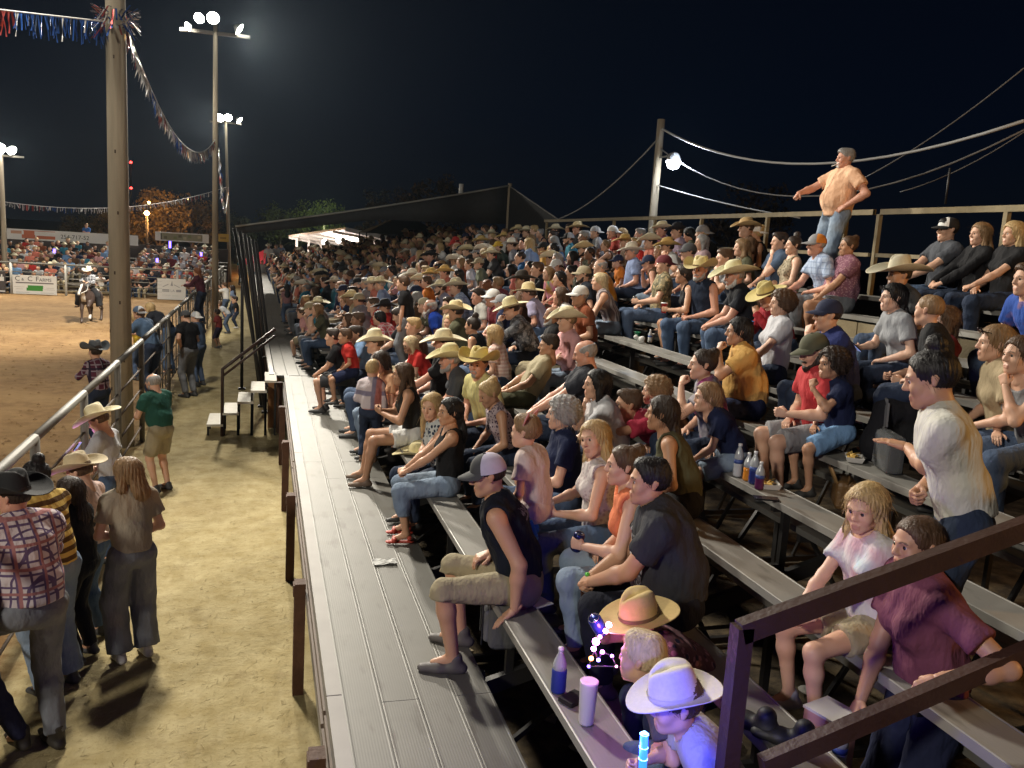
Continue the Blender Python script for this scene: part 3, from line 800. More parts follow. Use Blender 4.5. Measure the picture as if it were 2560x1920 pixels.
        if P.get('print'):
            pc, w_, z0, z1 = P['print']; c_ = SV[SQ].mean(1); rel = c_ - J['belly']; fx, fy, fz = rel @ rr, rel @ ff, rel @ uu; nn_ = vnormals(SV, SQ)
            back = P.get('print_back'); sel = (np.abs(fx) < w_) & ((fy < 0) if back else (fy > .02)) & (fz > z0) & (fz < z1); F_ = SQ[sel]
            if len(F_):
                ui, inv = np.unique(F_, return_inverse=True); K.append(link('shirt_print', mesh_np('shirt_print', SV[ui] + nn_[ui] * .003, inv.reshape(F_.shape), [pc]), root))
    # --- trousers / shorts
    bot = P['bot']; bmt = P.get('bm') or cloth((.06, .09, .16), 'denim', 'denim', (.10, .14, .22))
    s = SDF(cell); pelvis(s, .004)
    t1 = {'jeans': .985, 'shorts': .44, 'mini': .27, 'capri': .78, 'long_shorts': .53, 'skirt': .36}[bot]; lo = {'jeans': P.get('flare', .012), 'shorts': .022, 'mini': .014, 'capri': .012, 'long_shorts': .02, 'skirt': .03}[bot]
    for n in 'LR': leg(s, n, .009 if bot != 'shorts' else .013, t1, loose=lo, cut=True)
    V, Q = s.mesh(); V = wrinkle(V, Q, .0038 * (.6 + .4 * S), 30, seed + 5, .9)
    K.append(link({'jeans': 'trousers', 'skirt': 'skirt'}.get(bot, 'shorts'), mesh_np('trousers', V, Q, [bmt]), root))
    # --- shoes
    sm = P.get('sm') or plain('shoe', (.05, .05, .05), .6)
    for n in 'LR':
        an = J['an' + n]; fd = P.get('fdir' + n); fd = A(*fd) if fd is not None else nrm(A((an[0] - J['hip' + n][0]) * .5, .4, 0)); fd = nrm(fd)
        x = nrm(np.cross(fd, A(0, 0, 1))); z = np.cross(x, fd); q = S * (.92 if fem else 1.03)
        M = Matrix.Translation(Vector(an)) @ Matrix((x * q, fd * q, z * q)).transposed().to_4x4()
        sh = link('boot' if P['shoe'] == 'boot' else 'shoe', shoe_mesh(P['shoe'], lod), root, matrix=M); tint(sh, [sm, P.get('sole') or sm]); K.append(sh)
    # --- hair, beard, hat in head space
    HM4 = Matrix.Translation(Vector(J['head'])) @ Matrix([list(r) for r in Hm * hs]).to_4x4()
    hc = HAIR[P['hc']] if isinstance(P['hc'], str) else P['hc']
    if P['hair']:
        h = link('hair', hair_mesh(P['hair'], lod), root, matrix=HM4); tint(h, [hairmat(hc)]); K.append(h)
    if P.get('beard'):
        h = link('beard', beard_mesh(P['beard'], lod), root, matrix=HM4); tint(h, [hairmat(HAIR[P['bc']] if P.get('bc') else hc)]); K.append(h)
    if P.get('hat'):
        kind, hm = P['hat'][0], P['hat'][1]
        if kind == 'cowboy':
            kw = P['hat'][2] if len(P['hat']) > 2 else {}; tl = P.get('htilt', 4)
            M = HM4 @ Matrix.Rotation(radians(-tl), 4, 'X'); h = link('cowboy_hat', cowboy_hat(**kw), root, matrix=M); tint(h, hm)
        else:
            M = HM4 @ Matrix.Scale(1.06, 4); h = link('cap', ball_cap(kind == 'capback'), root, matrix=M); tint(h, hm)
        K.append(h)
    if P.get('glasses'):
        mb = MB()
        for x in (-.034, .034): mb.lathe([(.0, -.003), (.022, -.003), (.026, 0), (.022, .003), (0, .003)], (x, .10, .085), 10, 0, Matrix.Rotation(radians(60), 3, 'X'))
        for x in (-.068, .068): mb.bar((x * .9, .10, .085), (x * 1.22, -.03, .06), .005, .005)
        K.append(mb.build('sunglasses', [plain('dark_lens', (.01, .01, .012), .08)], root)); K[-1].matrix_local = HM4
    if P.get('belt') and P['pose'] == 'stand':
        s = SDF(cell); b0 = J['pel'] + uu * .055 * S; s.cone(b0 - uu * .018, b0 + uu * .018, .122 * S * (.4 + .6 * g) + .022, .122 * S * (.4 + .6 * g) + .022, .01, ff, .82, True, True)
        V, Q = s.mesh(); K.append(link('belt', mesh_np('belt', V, Q, [plain('leather', (.05, .03, .02), .5)]), root))
    ALLKIDS[root.name] = K
    return root, J, HM4
def rot_from(J):
    y, p, r = J['hyaw'], J['hpitch'], J['hroll']
    E = Euler((p, r, y), 'YXZ') if False else None
    M = Matrix.Rotation(y, 3, 'Z') @ Matrix.Rotation(p, 3, 'X') @ Matrix.Rotation(r, 3, 'Y')
    return np.array(M)
def place(root, loc, heading):
    root.location = loc; root.rotation_euler = (0, 0, radians(heading - 90)); return root
def copy_person(src):
    c = src.copy(); COL.objects.link(c); K = []
    for k in ALLKIDS[src.name]:
        d = k.copy(); COL.objects.link(d); d.parent = c; K.append(d)
    ALLKIDS[c.name] = K
    return c
# ---------------------------------------------------------------- ground
def ground_material():
    m, n, l, b = nmat('arena_dirt_and_straw')
    tc = n.new('ShaderNodeTexCoord'); sep = n.new('ShaderNodeSeparateXYZ'); l.new(tc.outputs['Object'], sep.inputs[0])
    def noise(s, d=5, r=.6):
        t = n.new('ShaderNodeTexNoise'); t.inputs['Scale'].default_value = s; t.inputs['Detail'].default_value = d; t.inputs['Roughness'].default_value = r
        l.new(tc.outputs['Object'], t.inputs['Vector']); return t.outputs['Fac']
    def mixc(f, a, c):
        mx = n.new('ShaderNodeMix'); mx.data_type = 'RGBA'
        if isinstance(f, float): mx.inputs[0].default_value = f
        else: l.new(f, mx.inputs[0])
        for i, v in ((6, a), (7, c)):
            if isinstance(v, tuple): mx.inputs[i].default_value = rgba(v)
            else: l.new(v, mx.inputs[i])
        return mx.outputs[2]
    def rng(v, a, c, d=0., e=1.):
        r = n.new('ShaderNodeMapRange'); r.inputs[1].default_value = a; r.inputs[2].default_value = c; r.inputs[3].default_value = d; r.inputs[4].default_value = e
        l.new(v, r.inputs[0]); return r.outputs[0]
    def math2(op, a, c):
        q = n.new('ShaderNodeMath'); q.operation = op
        for i, v in ((0, a), (1, c)):
            if isinstance(v, float): q.inputs[i].default_value = v
            else: l.new(v, q.inputs[i])
        return q.outputs[0]
    big, mid, fine = noise(.6, 4), noise(4.0, 5), noise(38.0, 4)
    dirt = mixc(rng(mid, .35, .7), (.170, .098, .042), (.275, .170, .078)); dirt = mixc(rng(fine, .56, .70), dirt, (.12, .068, .03))
    dirt = mixc(rng(big, .45, .7), dirt, (.29, .185, .085))
    straw = mixc(rng(mid, .35, .68), (.34, .27, .13), (.46, .385, .215)); straw = mixc(rng(fine, .58, .75), straw, (.24, .175, .075)); straw = mixc(rng(big, .55, .75), straw, (.32, .25, .125))
    # long scuffed streaks
    mp = n.new('ShaderNodeMapping'); mp.inputs['Scale'].default_value = (14, 2.2, 1); l.new(tc.outputs['Object'], mp.inputs['Vector'])
    st = n.new('ShaderNodeTexNoise'); st.inputs['Scale'].default_value = 1.0; st.inputs['Detail'].default_value = 6; l.new(mp.outputs[0], st.inputs['Vector'])
    straw = mixc(rng(st.outputs['Fac'], .55, .75, 0., .35), straw, (.50, .42, .25)); straw = mixc(rng(noise(2.3, 6, .7), .56, .72, 0., .55), straw, (.20, .15, .075))
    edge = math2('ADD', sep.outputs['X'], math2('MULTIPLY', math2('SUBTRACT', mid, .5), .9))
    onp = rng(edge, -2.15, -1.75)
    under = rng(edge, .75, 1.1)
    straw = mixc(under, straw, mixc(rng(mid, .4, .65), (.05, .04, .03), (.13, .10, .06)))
    l.new(mixc(onp, dirt, straw), b.inputs['Base Color']); b.inputs['Roughness'].default_value = .95; b.inputs['Specular IOR Level'].default_value = .1
    h = math2('ADD', math2('MULTIPLY', noise(7.0, 8, .68), 1.0), math2('MULTIPLY', noise(1.6, 3), .8))
    bp = n.new('ShaderNodeBump'); bp.inputs['Strength'].default_value = .42; bp.inputs['Distance'].default_value = .10
    l.new(h, bp.inputs['Height']); l.new(bp.outputs[0], b.inputs['Normal'])
    return m
mb = MB(); xs = [-400, -60, -20, 20, 60, 400]; ys = [-60, 0, 40, 80, 160, 600]
V = [(x, y, 0) for y in ys for x in xs]; w = len(xs)
mb.add(V, [(j * w + i, j * w + i + 1, (j + 1) * w + i + 1, (j + 1) * w + i) for j in range(len(ys) - 1) for i in range(w - 1)])
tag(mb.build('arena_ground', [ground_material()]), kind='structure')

# loose straw on the path
r = np.random.default_rng(3); N = 2600; ya = 4.2 + 20 * r.random(N) ** 1.7; xa = -1.75 + 2.0 * r.random(N); an = r.uniform(0, pi, N); L = r.uniform(.012, .07, N) / 2; W = .0011 * (1 + ya / 10)
tl = r.uniform(-.008, .014, N)
dx, dy = np.cos(an) * L, np.sin(an) * L; nx, ny = -np.sin(an) * W, np.cos(an) * W
z0 = .006 + .006 * r.random(N)
V = np.stack([np.stack([xa - dx - nx, ya - dy - ny, z0], 1), np.stack([xa + dx - nx, ya + dy - ny, z0 + tl.clip(0)], 1), np.stack([xa + dx + nx, ya + dy + ny, z0 + tl.clip(0) + .003], 1), np.stack([xa - dx + nx, ya - dy + ny, z0 + .003], 1)], 1).reshape(-1, 3)
tag(link('loose_straw', mesh_np('loose_straw', V, np.arange(4 * N).reshape(-1, 4), [plain('straw_blade', (.46, .37, .19), .8)], smooth=False)), kind='stuff')
# clods in the arena
r = np.random.default_rng(4); N = 1500; V = []; Q = []
for i in range(N):
    y = 7 + 26 * r.random() ** 1.5; x = -2.3 - (y * .32) * r.random(); s = r.uniform(.015, .05); o = len(V)
    for a, c, z in ((1, 0, 0), (0, 1, 0), (-1, 0, 0), (0, -1, 0), (0, 0, .8)): V.append((x + a * s * r.uniform(.6, 1.3), y + c * s * r.uniform(.6, 1.3), z * s - .002))
    Q += [(o, o + 1, o + 4), (o + 1, o + 2, o + 4), (o + 2, o + 3, o + 4), (o + 3, o, o + 4)]
tag(link('dirt_clods', mesh_np('dirt_clods', V, Q, [plain('clod', (.20, .12, .055), .95, var=.3)], smooth=False)), kind='stuff')

# ---------------------------------------------------------------- bleachers
def alu(name, col, sc):
    key = ('alu', name)
    if key in MATS: return MATS[key]
    m, n, l, b = nmat(name); tc = n.new('ShaderNodeTexCoord')
    sep = n.new('ShaderNodeSeparateXYZ'); l.new(tc.outputs['Object'], sep.inputs[0])
    t = n.new('ShaderNodeTexNoise'); t.inputs['Scale'].default_value = 2.6; t.inputs['Detail'].default_value = 8; t.inputs['Roughness'].default_value = .65; l.new(tc.outputs['Object'], t.inputs['Vector'])
    t2 = n.new('ShaderNodeTexNoise'); t2.inputs['Scale'].default_value = 1.1; t2.inputs['Detail'].default_value = 4; l.new(tc.outputs['Object'], t2.inputs['Vector'])
    mx = n.new('ShaderNodeMix'); mx.data_type = 'RGBA'; mx.inputs[6].default_value = rgba([c * .78 for c in col]); mx.inputs[7].default_value = rgba([c * 1.15 for c in col]); l.new(t.outputs['Fac'], mx.inputs[0])
    r = n.new('ShaderNodeMapRange'); r.inputs[1].default_value = .56; r.inputs[2].default_value = .70; r.inputs[4].default_value = .6; l.new(t2.outputs['Fac'], r.inputs[0])
    m2 = n.new('ShaderNodeMix'); m2.data_type = 'RGBA'; m2.inputs[7].default_value = rgba((col[0] * .75, col[1] * .66, col[2] * .5)); l.new(r.outputs[0], m2.inputs[0]); l.new(mx.outputs[2], m2.inputs[6])
    # spilled drink stains and scuffs
    mp = n.new('ShaderNodeMapping'); mp.inputs['Scale'].default_value = (6, 1.7, 3); l.new(tc.outputs['Object'], mp.inputs['Vector'])
    t3 = n.new('ShaderNodeTexNoise'); t3.inputs['Scale'].default_value = 1.3; t3.inputs['Detail'].default_value = 7; l.new(mp.outputs[0], t3.inputs['Vector'])
    r3 = n.new('ShaderNodeMapRange'); r3.inputs[1].default_value = .56; r3.inputs[2].default_value = .68; r3.inputs[4].default_value = .62; l.new(t3.outputs['Fac'], r3.inputs[0])
    m3 = n.new('ShaderNodeMix'); m3.data_type = 'RGBA'; m3.inputs[7].default_value = (.07, .06, .05, 1); l.new(r3.outputs[0], m3.inputs[0]); l.new(m2.outputs[2], m3.inputs[6])
    l.new(m3.outputs[2], b.inputs['Base Color']); b.inputs['Metallic'].default_value = .25; b.inputs['Roughness'].default_value = .55
    mu = n.new('ShaderNodeMath'); mu.operation = 'MULTIPLY'; mu.inputs[1].default_value = sc; l.new(sep.outputs['X'], mu.inputs[0])
    sn = n.new('ShaderNodeMath'); sn.operation = 'SINE'; l.new(mu.outputs[0], sn.inputs[0])
    bp = n.new('ShaderNodeBump'); bp.inputs['Strength'].default_value = .06; bp.inputs['Distance'].default_value = .002; l.new(sn.outputs[0], bp.inputs['Height']); l.new(bp.outputs[0], b.inputs['Normal'])
    MATS[key] = m; return m
ALU_DECK = alu('worn_aluminium_deck', (.145, .140, .124), 420); ALU_SEAT = alu('aluminium_seat', (.27, .26, .238), 330)
RUST = plain('rusty_rail', (.12, .085, .06), .7, .2, var=.3, scale=14); STEEL = plain('dark_steel', (.035, .033, .032), .55, .6, var=.2); BROWNP = plain('brown_painted_steel', (.045, .020, .013), .5, var=.35, scale=9, bump=.2)
WOODB = plain('brown_stained_wood', (.085, .036, .018), .75, var=.45, scale=7, bump=.4, bscale=30); GALV = plain('galvanised_pipe', (.13, .12, .10), .6, .1, var=.25, scale=12, bump=.15)
FASC = plain('gray_fascia', (.25, .235, .22), .6, .2, var=.25, scale=3); YWOOD = plain('weathered_board', (.22, .175, .10), .8, var=.35, scale=8, bump=.4)
NROW = 10
def shift(y):
    if y < 15.9: return 0.0
    return -.34 - .018 * (y - 15.9)
def row_x(k, y=0): return 1.50 + .63 * (k - 1) + shift(y)
def row_z(k): return 1.43 + .20 * (k - 1)
bl = thing('bleachers', 'long aluminium bleachers rising from the gray walkway with brown posts', 'bleachers')
fb = thing('bleachers', 'bleachers continuing beyond the side steps, packed and dim toward the canopy', 'bleachers')
_pl = {}
def plank(name, parent, x, y0, y1, z, w, t, mt, x1=None):
    """one extruded plank with a lip each side, running along Y"""
    key = (name, round(y1 - y0, 3), w, t, round((x1 if x1 is not None else x) - x, 3))
    if key not in _pl:
        mb = MB(); LIP = .0010 if 'deck' in name else .003; L = y1 - y0 - .005; dx = (x1 - x) if x1 is not None else 0
        prof = [(-w / 2, 0), (-w / 2, -t), (-w / 2 + .004, -t), (w / 2 - .004, -t), (w / 2, -t), (w / 2, 0), (w / 2 - .006, LIP), (w / 2 - .012, LIP), (w / 2 - .016, 0), (-w / 2 + .016, 0), (-w / 2 + .012, LIP), (-w / 2 + .006, LIP)]
        n = len(prof); V = [(p[0], .004, p[1]) for p in prof] + [(p[0] + dx, L + .004, p[1]) for p in prof]
        mb.add(V, [(i, (i + 1) % n, n + (i + 1) % n, n + i) for i in range(n)] + [tuple(range(n))[::-1], tuple(range(n, 2 * n))]); _pl[key] = mb.mesh(name, [mt])
    return link(name, _pl[key], parent, (x, y0, z))
# deck planks, near stand: five planks across, joints staggered
for i in range(4):
    xc = .46 + .105 + i * .214; ys = [-2.0, 3.6 + .9 * (i % 2), 9.8 - .7 * (i % 2), 15.86]
    for a, b_ in zip(ys, ys[1:]): plank('deck_plank', bl, xc, a, b_, 1.0 - .0015 * (i % 2), .2115, .045, ALU_DECK)
for i in range(4):
    y = 15.9
    while y < 58: plank('deck_plank', fb, .56 + .105 + i * .214 + shift(y), y, y + 6.0, 1.0, .208, .045, ALU_DECK, .56 + .105 + i * .214 + shift(y + 6)); y += 6.0
for k in range(1, NROW + 1):
    for a, b_ in ((-1.6, 4.9), (4.9, 10.4), (10.4, 15.8)):
        plank('seat_plank', bl, row_x(k), a, b_, row_z(k), .25, .045, ALU_SEAT)
        if k > 1 and not (k == 3 and a < 0): plank('foot_plank', bl, row_x(k) - .36, a, b_, row_z(k) - .43, .25, .04, ALU_DECK)
    y = 16.1
    while y < 58:
        plank('seat_plank', fb, row_x(k, y), y, y + 6, row_z(k), .25, .045, ALU_SEAT, row_x(k, y + 6))
        if k > 1: plank('foot_plank', fb, row_x(k, y) - .36, y, y + 6, row_z(k) - .43, .25, .04, ALU_DECK, row_x(k, y + 6) - .36)
        y += 6
# stringer frames under the planks
def frame_mesh():
    mb = MB(); x0, x1 = .5, row_x(NROW) + .15
    mb.bar((1.25, 0, .80), (x1, 0, row_z(NROW) - .62), .05, .10); mb.bar((1.2, 0, .06), (x1, 0, .06), .05, .06); mb.bar((.38, 0, .93), (1.36, 0, .93), .05, .05); mb.bar((1.34, 0, .02), (1.34, 0, .93), .05, .05)
    for k in range(1, NROW + 1):
        x, z = row_x(k), row_z(k)
        mb.bar((x + .02, 0, z - .60), (x + .02, 0, z - .045), .04, .05); mb.bar((x - .09, 0, z - .07), (x + .10, 0, z - .07), .04, .05)
        if k > 1: mb.bar((x - .49, 0, z - .495), (x + .02, 0, z - .495), .04, .05)
        if k % 2 == 0: mb.bar((x, 0, .06), (x, 0, z - .6), .05, .05); mb.bar((x - 1.0, 0, .10), (x, 0, z - .75), .035, .035)
    return mb.mesh('support_frame', [STEEL])
fm_ = frame_mesh()
for y in (-.9, .9, 2.75, 4.85, 6.7, 8.55, 10.35, 12.2, 14.0, 15.75): link('support_frame', fm_, bl, (0, y, 0))
for y in np.arange(16.2, 40, 2.4): link('support_frame', fm_, fb, (shift(y), y, 0))
# cross braces along the length
for i, y in enumerate((.9, 4.85, 8.55, 12.2)):
    for x in (2.13, 3.39, 4.65):
        mb = MB(); mb.bar((x + .04, y, .15), (x + .04, y + 1.9, row_z(int((x - .9) / .63)) - .7), .03, .03); mb.bar((x - .04, y + 1.9, .15), (x - .04, y, row_z(int((x - .9) / .63)) - .7), .03, .03); mb.build('cross_brace', [STEEL], bl)
# walkway edge: channel, trim, fascia and brown posts
for a, b_ in ((-2.0, 4.6), (4.6, 10.2), (10.2, 15.86)):
    mb = MB(); mb.box((.415, (a + b_) / 2, .955), (.085, b_ - a - .01, .11)); mb.build('edge_channel', [FASC], bl)
    mb = MB(); mb.box((.385, (a + b_) / 2 + .02, .865), (.05, b_ - a - .05, .06)); mb.box((.365, (a + b_) / 2 + .02, .80), (.035, b_ - a - .05, .03)); mb.build('edge_trim', [plain('dull_trim', (.15, .11, .085), .7, var=.3)], bl)
    mb = MB(); mb.box((.41, (a + b_) / 2 + .01, .52), (.02, b_ - a - .03, .50)); mb.build('fascia_panel', [FASC], bl)
pm = MB(); pm.box((0, 0, .46), (.085, .12, .92)); pm.box((-.045, 0, .86), (.012, .10, .09)); pmesh = pm.mesh('post', [WOODB])
for y in (1.9, 4.2, 6.5, 8.82, 11.15, 13.45, 15.65): link('post', pmesh, bl, (.30, y, 0))
# plywood skirt near the steps
mb = MB(); mb.box((.205, 15.99, .50), (.21, .03, .98)); mb.box((.26, 17.0, .50), (.03, 2.0, .95)); mb.build('skirt_board', [plain('lit_plywood', (.36, .17, .065), .8, var=.3, bump=.3)], fb)
y = 15.95
while y < 50:
    mb = MB(); mb.bar((.50 + shift(y), y, .955), (.50 + shift(y + 5), y + 4.98, .955), .085, .11); mb.build('edge_channel', [plain('pale_trim', (.45, .44, .42), .5, var=.2)], fb)
    if y > 18: mb = MB(); mb.box((.47 + shift(y), y, .47), (.09, .12, .94)); mb.build('post', [WOODB], fb)
    y += 5
# rail behind the top row
RX, RZ = row_x(NROW) + .58, 4.30
for a, b_ in ((-1.5, 9.72), (9.86, 15.9), (15.9, 24.0)):
    p = bl if a < 15 else fb
    mb = MB(); mb.box((RX, (a + b_) / 2, RZ), (.05, b_ - a, .07)); mb.build('top_rail', [YWOOD], p)
    mb = MB(); mb.box((RX, (a + b_) / 2, RZ - .56), (.04, b_ - a, .05)); mb.build('mid_rail', [YWOOD], p)
mb = MB(); mb.box((0, 0, -.55), (.055, .055, 1.1)); rp = mb.mesh('rail_post', [YWOOD])
for y in (-.5, 1.5, 3.5, 5.6, 7.7, 9.75, 10.43, 12.4, 14.6): link('rail_post', rp, bl, (RX, y, RZ - .03))
for y in (16.6, 18.8, 21.2, 23.8): link('rail_post', rp, fb, (RX, y, RZ - .03))
for y in np.arange(1.2, 8.8, .92): mb = MB(); mb.box((row_x(9) - .20, y, row_z(9) - .16), (.02, .90, .20)); mb.build('riser_board', [YWOOD], bl)
# near stair rails across the aisle
Y0 = 2.45; ua, ub = at_y(1850, 1580, Y0), at_y(2560, 1320, Y0); ub = ua + (ub - ua) * 2.2; la, lb_ = at_y(1905, 1915, Y0), at_y(2560, 1632, Y0); lb_ = la + (lb_ - la) * 2.2
mb = MB(); mb.bar(ua, ub, .05, .075); mb.build('hand_rail', [BROWNP], bl)
mb = MB(); mb.bar(la, lb_, .05, .07); mb.build('lower_rail', [BROWNP], bl)
for x, za, zb in ((ua.x + .01, .9, ua.z + .02), (ub.x - .2, 1.9, ub.z - .1)): mb = MB(); mb.bar((x, Y0 + .005, za), (x, Y0 + .005, zb), .06, .06, up=(0, 1, 0)); mb.build('rail_post', [BROWNP], bl)

# side steps up to the walkway
st = thing('side_steps', 'five pale treads on dark legs climbing to the walkway with brown handrail', 'steps', (0, 15.7, 0))
for i, (x, z) in enumerate(((-.78, .20), (-.52, .40), (-.28, .60), (-.06, .80), (.14, .98))):
    w = .27 if i < 4 else .2
    mb = MB(); mb.box((x, .1, z), (w, .95, .04)); mb.build('tread', [plain('pale_tread', (.78, .74, .64), .7, var=.15)], st)
    for sx in (-1, 1): mb = MB(); mb.box((x + sx * (w / 2 - .02), -.26, z / 2 - .01), (.035, .035, z - .02)); mb.box((x + sx * (w / 2 - .02), .26, z / 2 - .01), (.035, .035, z - .02)); mb.build('leg', [STEEL], st)
mb = MB(); mb.tube([(-.66, -.34, 0), (-.66, -.34, 1.18), (.20, -.34, 1.90)], .03, 8); mb.build('handrail', [BROWNP], st)
mb = MB(); mb.tube([(-.66, -.345, 1.06), (.20, -.345, 1.78)], .022, 8); mb.build('lower_handrail', [BROWNP], st)

# leaning steel poles beside the far walkway
for i, (px, py, qx, qy, y) in enumerate(((586, 570, 650, 948, 17.4), (600, 578, 640, 900, 18.0), (612, 585, 655, 930, 18.6), (622, 592, 652, 860, 19.6), (632, 598, 664, 880, 20.4), (640, 604, 668, 840, 21.4), (606, 610, 605, 830, 20.0))):
    a, b_ = at_y(px, py, y), at_y(qx, qy, y)
    d = (a - b_); b_ = b_ - d * (b_.z / d.z)
    mb = MB(); mb.tube([b_, a], .035, 8); mb.box((b_.x, b_.y, .02), (.16, .16, .04))
    tag(mb.build('steel_pole', [STEEL]), ('leftmost', 'second', 'third', 'fourth', 'fifth', 'sixth and last', 'short shadowed')[i] + ' dark steel pole of the leaning cluster beside the far walkway', 'pole', 'dark leaning poles beside the far walkway')

# ---------------------------------------------------------------- arena fence
fx = -1.90
fn = thing('arena_fence', 'galvanised pipe fence between the dirt arena and the straw path', 'fence', (fx, 0, 0))
FT = 1.68
ys = [3.6, 6.0, 8.15, 10.3, 12.6, 15.0, 17.4, 19.2, 21.6, 24.0, 26.4, 29, 32, 35, 38, 41, 44]
pipe = lambda a, b_, rad, nm: MB().tube([a, b_], rad, 8).build(nm, [GALV], fn)
for a, b_ in zip(ys, ys[1:]):
    pipe((0, a, FT), (0, b_, FT), .042, 'top_pipe')
    for z in (.28, .58, .90, 1.24): MB().tube([(0, a, z), (0, b_, z)], .015, 7).build('rail', [RUST], fn)
    if a > 17: 
        for q in (.33, .66): pipe((0, a + (b_ - a) * q, .28), (0, a + (b_ - a) * q, FT), .012, 'upright')
for y in ys: MB().tube([(0, y, 0), (0, y, FT)], .042 if y < 17 else .036, 8).build('fence_post', [GALV], fn)

# ---------------------------------------------------------------- poles, floodlights, bunting
POLEW = plain('weathered_pole_wood', (.30, .255, .185), .85, var=.4, scale=10, bump=.6, bscale=24)
def wood_grain(m):
    n, l = m.node_tree.nodes, m.node_tree.links
    for t in [x for x in n if x.type == 'TEX_NOISE']:
        mp = n.new('ShaderNodeMapping'); mp.inputs['Scale'].default_value = (1, 1, .07); src = t.inputs['Vector'].links[0].from_socket
        l.new(src, mp.inputs['Vector']); l.new(mp.outputs[0], t.inputs['Vector'])
wood_grain(POLEW)
wp = thing('wooden_pole', 'thick weathered wooden pole in front, tied with red, white and blue foil', 'pole', (-2.15, 14.7, 0))
MB().tube([(0, 0, 0), (-.02, 0, 3.5), (-.03, 0, 7.4)], [.168, .152, .138], 20).build('pole', [POLEW], wp)
MB().tube([(-.03, 0, 7.4), (-.05, 0, 10.9)], [.138, .11], 20).build('upper_pole', [POLEW], wp)
for dx_, tx_ in ((-.5, -.3), (.5, .35)):
    mb = MB(); mb.lathe([(.06, .30), (.12, .24), (.24, .06), (.30, 0), (.28, 0), (.06, .14)], (dx_, -.25, 10.6), 16, 0, Vector((tx_, -.6, -.7)).to_track_quat('-Z', 'Y').to_matrix()); mb.build('floodlight', [plain('lamp_housing', (.30, .30, .29), .35, .7)], wp)
MB().bar((-.9, 0, 10.75), (.8, 0, 10.75), .09, .09).build('crossarm', [GALV], wp)
mb = MB()
for i, z in enumerate(np.linspace(.5, 6.9, 15)): a = -pi / 2 + random.uniform(-1.3, 1.3); R = .168 - .0045 * z - .004; mb.box((R * cos(a) - .01, R * sin(a), z), (.02, .02, .05), 0, Matrix.Rotation(a, 3, 'Z'))
mb.build('knot', [plain('knot', (.05, .03, .02), .9)], wp)
FLOOD = emit('floodlight_glow', (1.0, .96, .86), 70.0)
def light_pole(name, label, base, top, r0, heads, bandz):
    t = thing(name, label, 'light pole', base); h = top - base
    MB().tube([(0, 0, 0), (h.x * .5, h.y * .5, h.z * .5), h], [r0, r0 * .85, r0 * .6], 14).build('pole', [POLEW], t)
    MB().bar(h + Vector((-.95, 0, -.25)), h + Vector((.95, 0, -.25)), .09, .09).build('crossarm', [GALV], t)
    for (dx, dy, dz, tx, ty, big) in heads:
        c = h + Vector((dx, dy, dz)); d = Vector((tx, ty, -.62)).normalized(); R = d.to_track_quat('-Z', 'Y').to_matrix(); q = big
        mb = MB(); mb.lathe([(.05 * q, .26 * q), (.10 * q, .20 * q), (.20 * q, .06 * q), (.25 * q, 0), (.235 * q, 0), (.18 * q, .05 * q), (.05 * q, .12 * q)], c, 16, 0, R); hd = mb.build('floodlight', [plain('lamp_housing', (.30, .30, .29), .35, .7)], t)
        mb = MB(); mb.lathe([(0, .02 * q), (.21 * q, .015 * q), (.232 * q, .004 * q)], c, 16, 0, R); mb.build('lens', [FLOOD], hd)
    return t
light_pole('light_pole', 'nearer tall floodlight pole by the arena fence, blazing lamps on top', POLE1, P1TOP + Vector((0, .1, .15)), .098, ((-.42, -.25, .05, -.35, -1, .62), (-.05, -.25, .10, .0, -1, .72), (-.72, -.2, -.20, -.8, -.7, .5), (.66, -.15, -.1, .95, -.2, .7)), 6)
light_pole('light_pole', 'farther floodlight pole behind the first, with smaller bright lamps on top', POLE2, P2TOP + Vector((.1, .1, .1)), .115, ((-.35, -.2, .0, -.3, -1, 1.1), (.15, -.2, .05, .1, -1, 1.0), (.85, -.15, -.05, .9, -.3, 1.0)), 6)
pf = at_z(2, 700, 0); light_pole('light_pole', 'floodlight pole at the far side of the arena, cut by the photo edge', Vector((PFAR.x, PFAR.y, 0)), PFAR, .13, ((.0, -.2, .05, .35, -1, 1.1), (.5, -.2, 0, .7, -.8, .9)), 6)
light_pole('light_pole', 'arena floodlight pole across the ring, just outside the picture', Vector((PLEFT.x, PLEFT.y, 0)), PLEFT, .16, ((.3, 0, .05, 1, .4, 1.4), (-.3, 0, .05, 1, .3, 1.4)), 6)

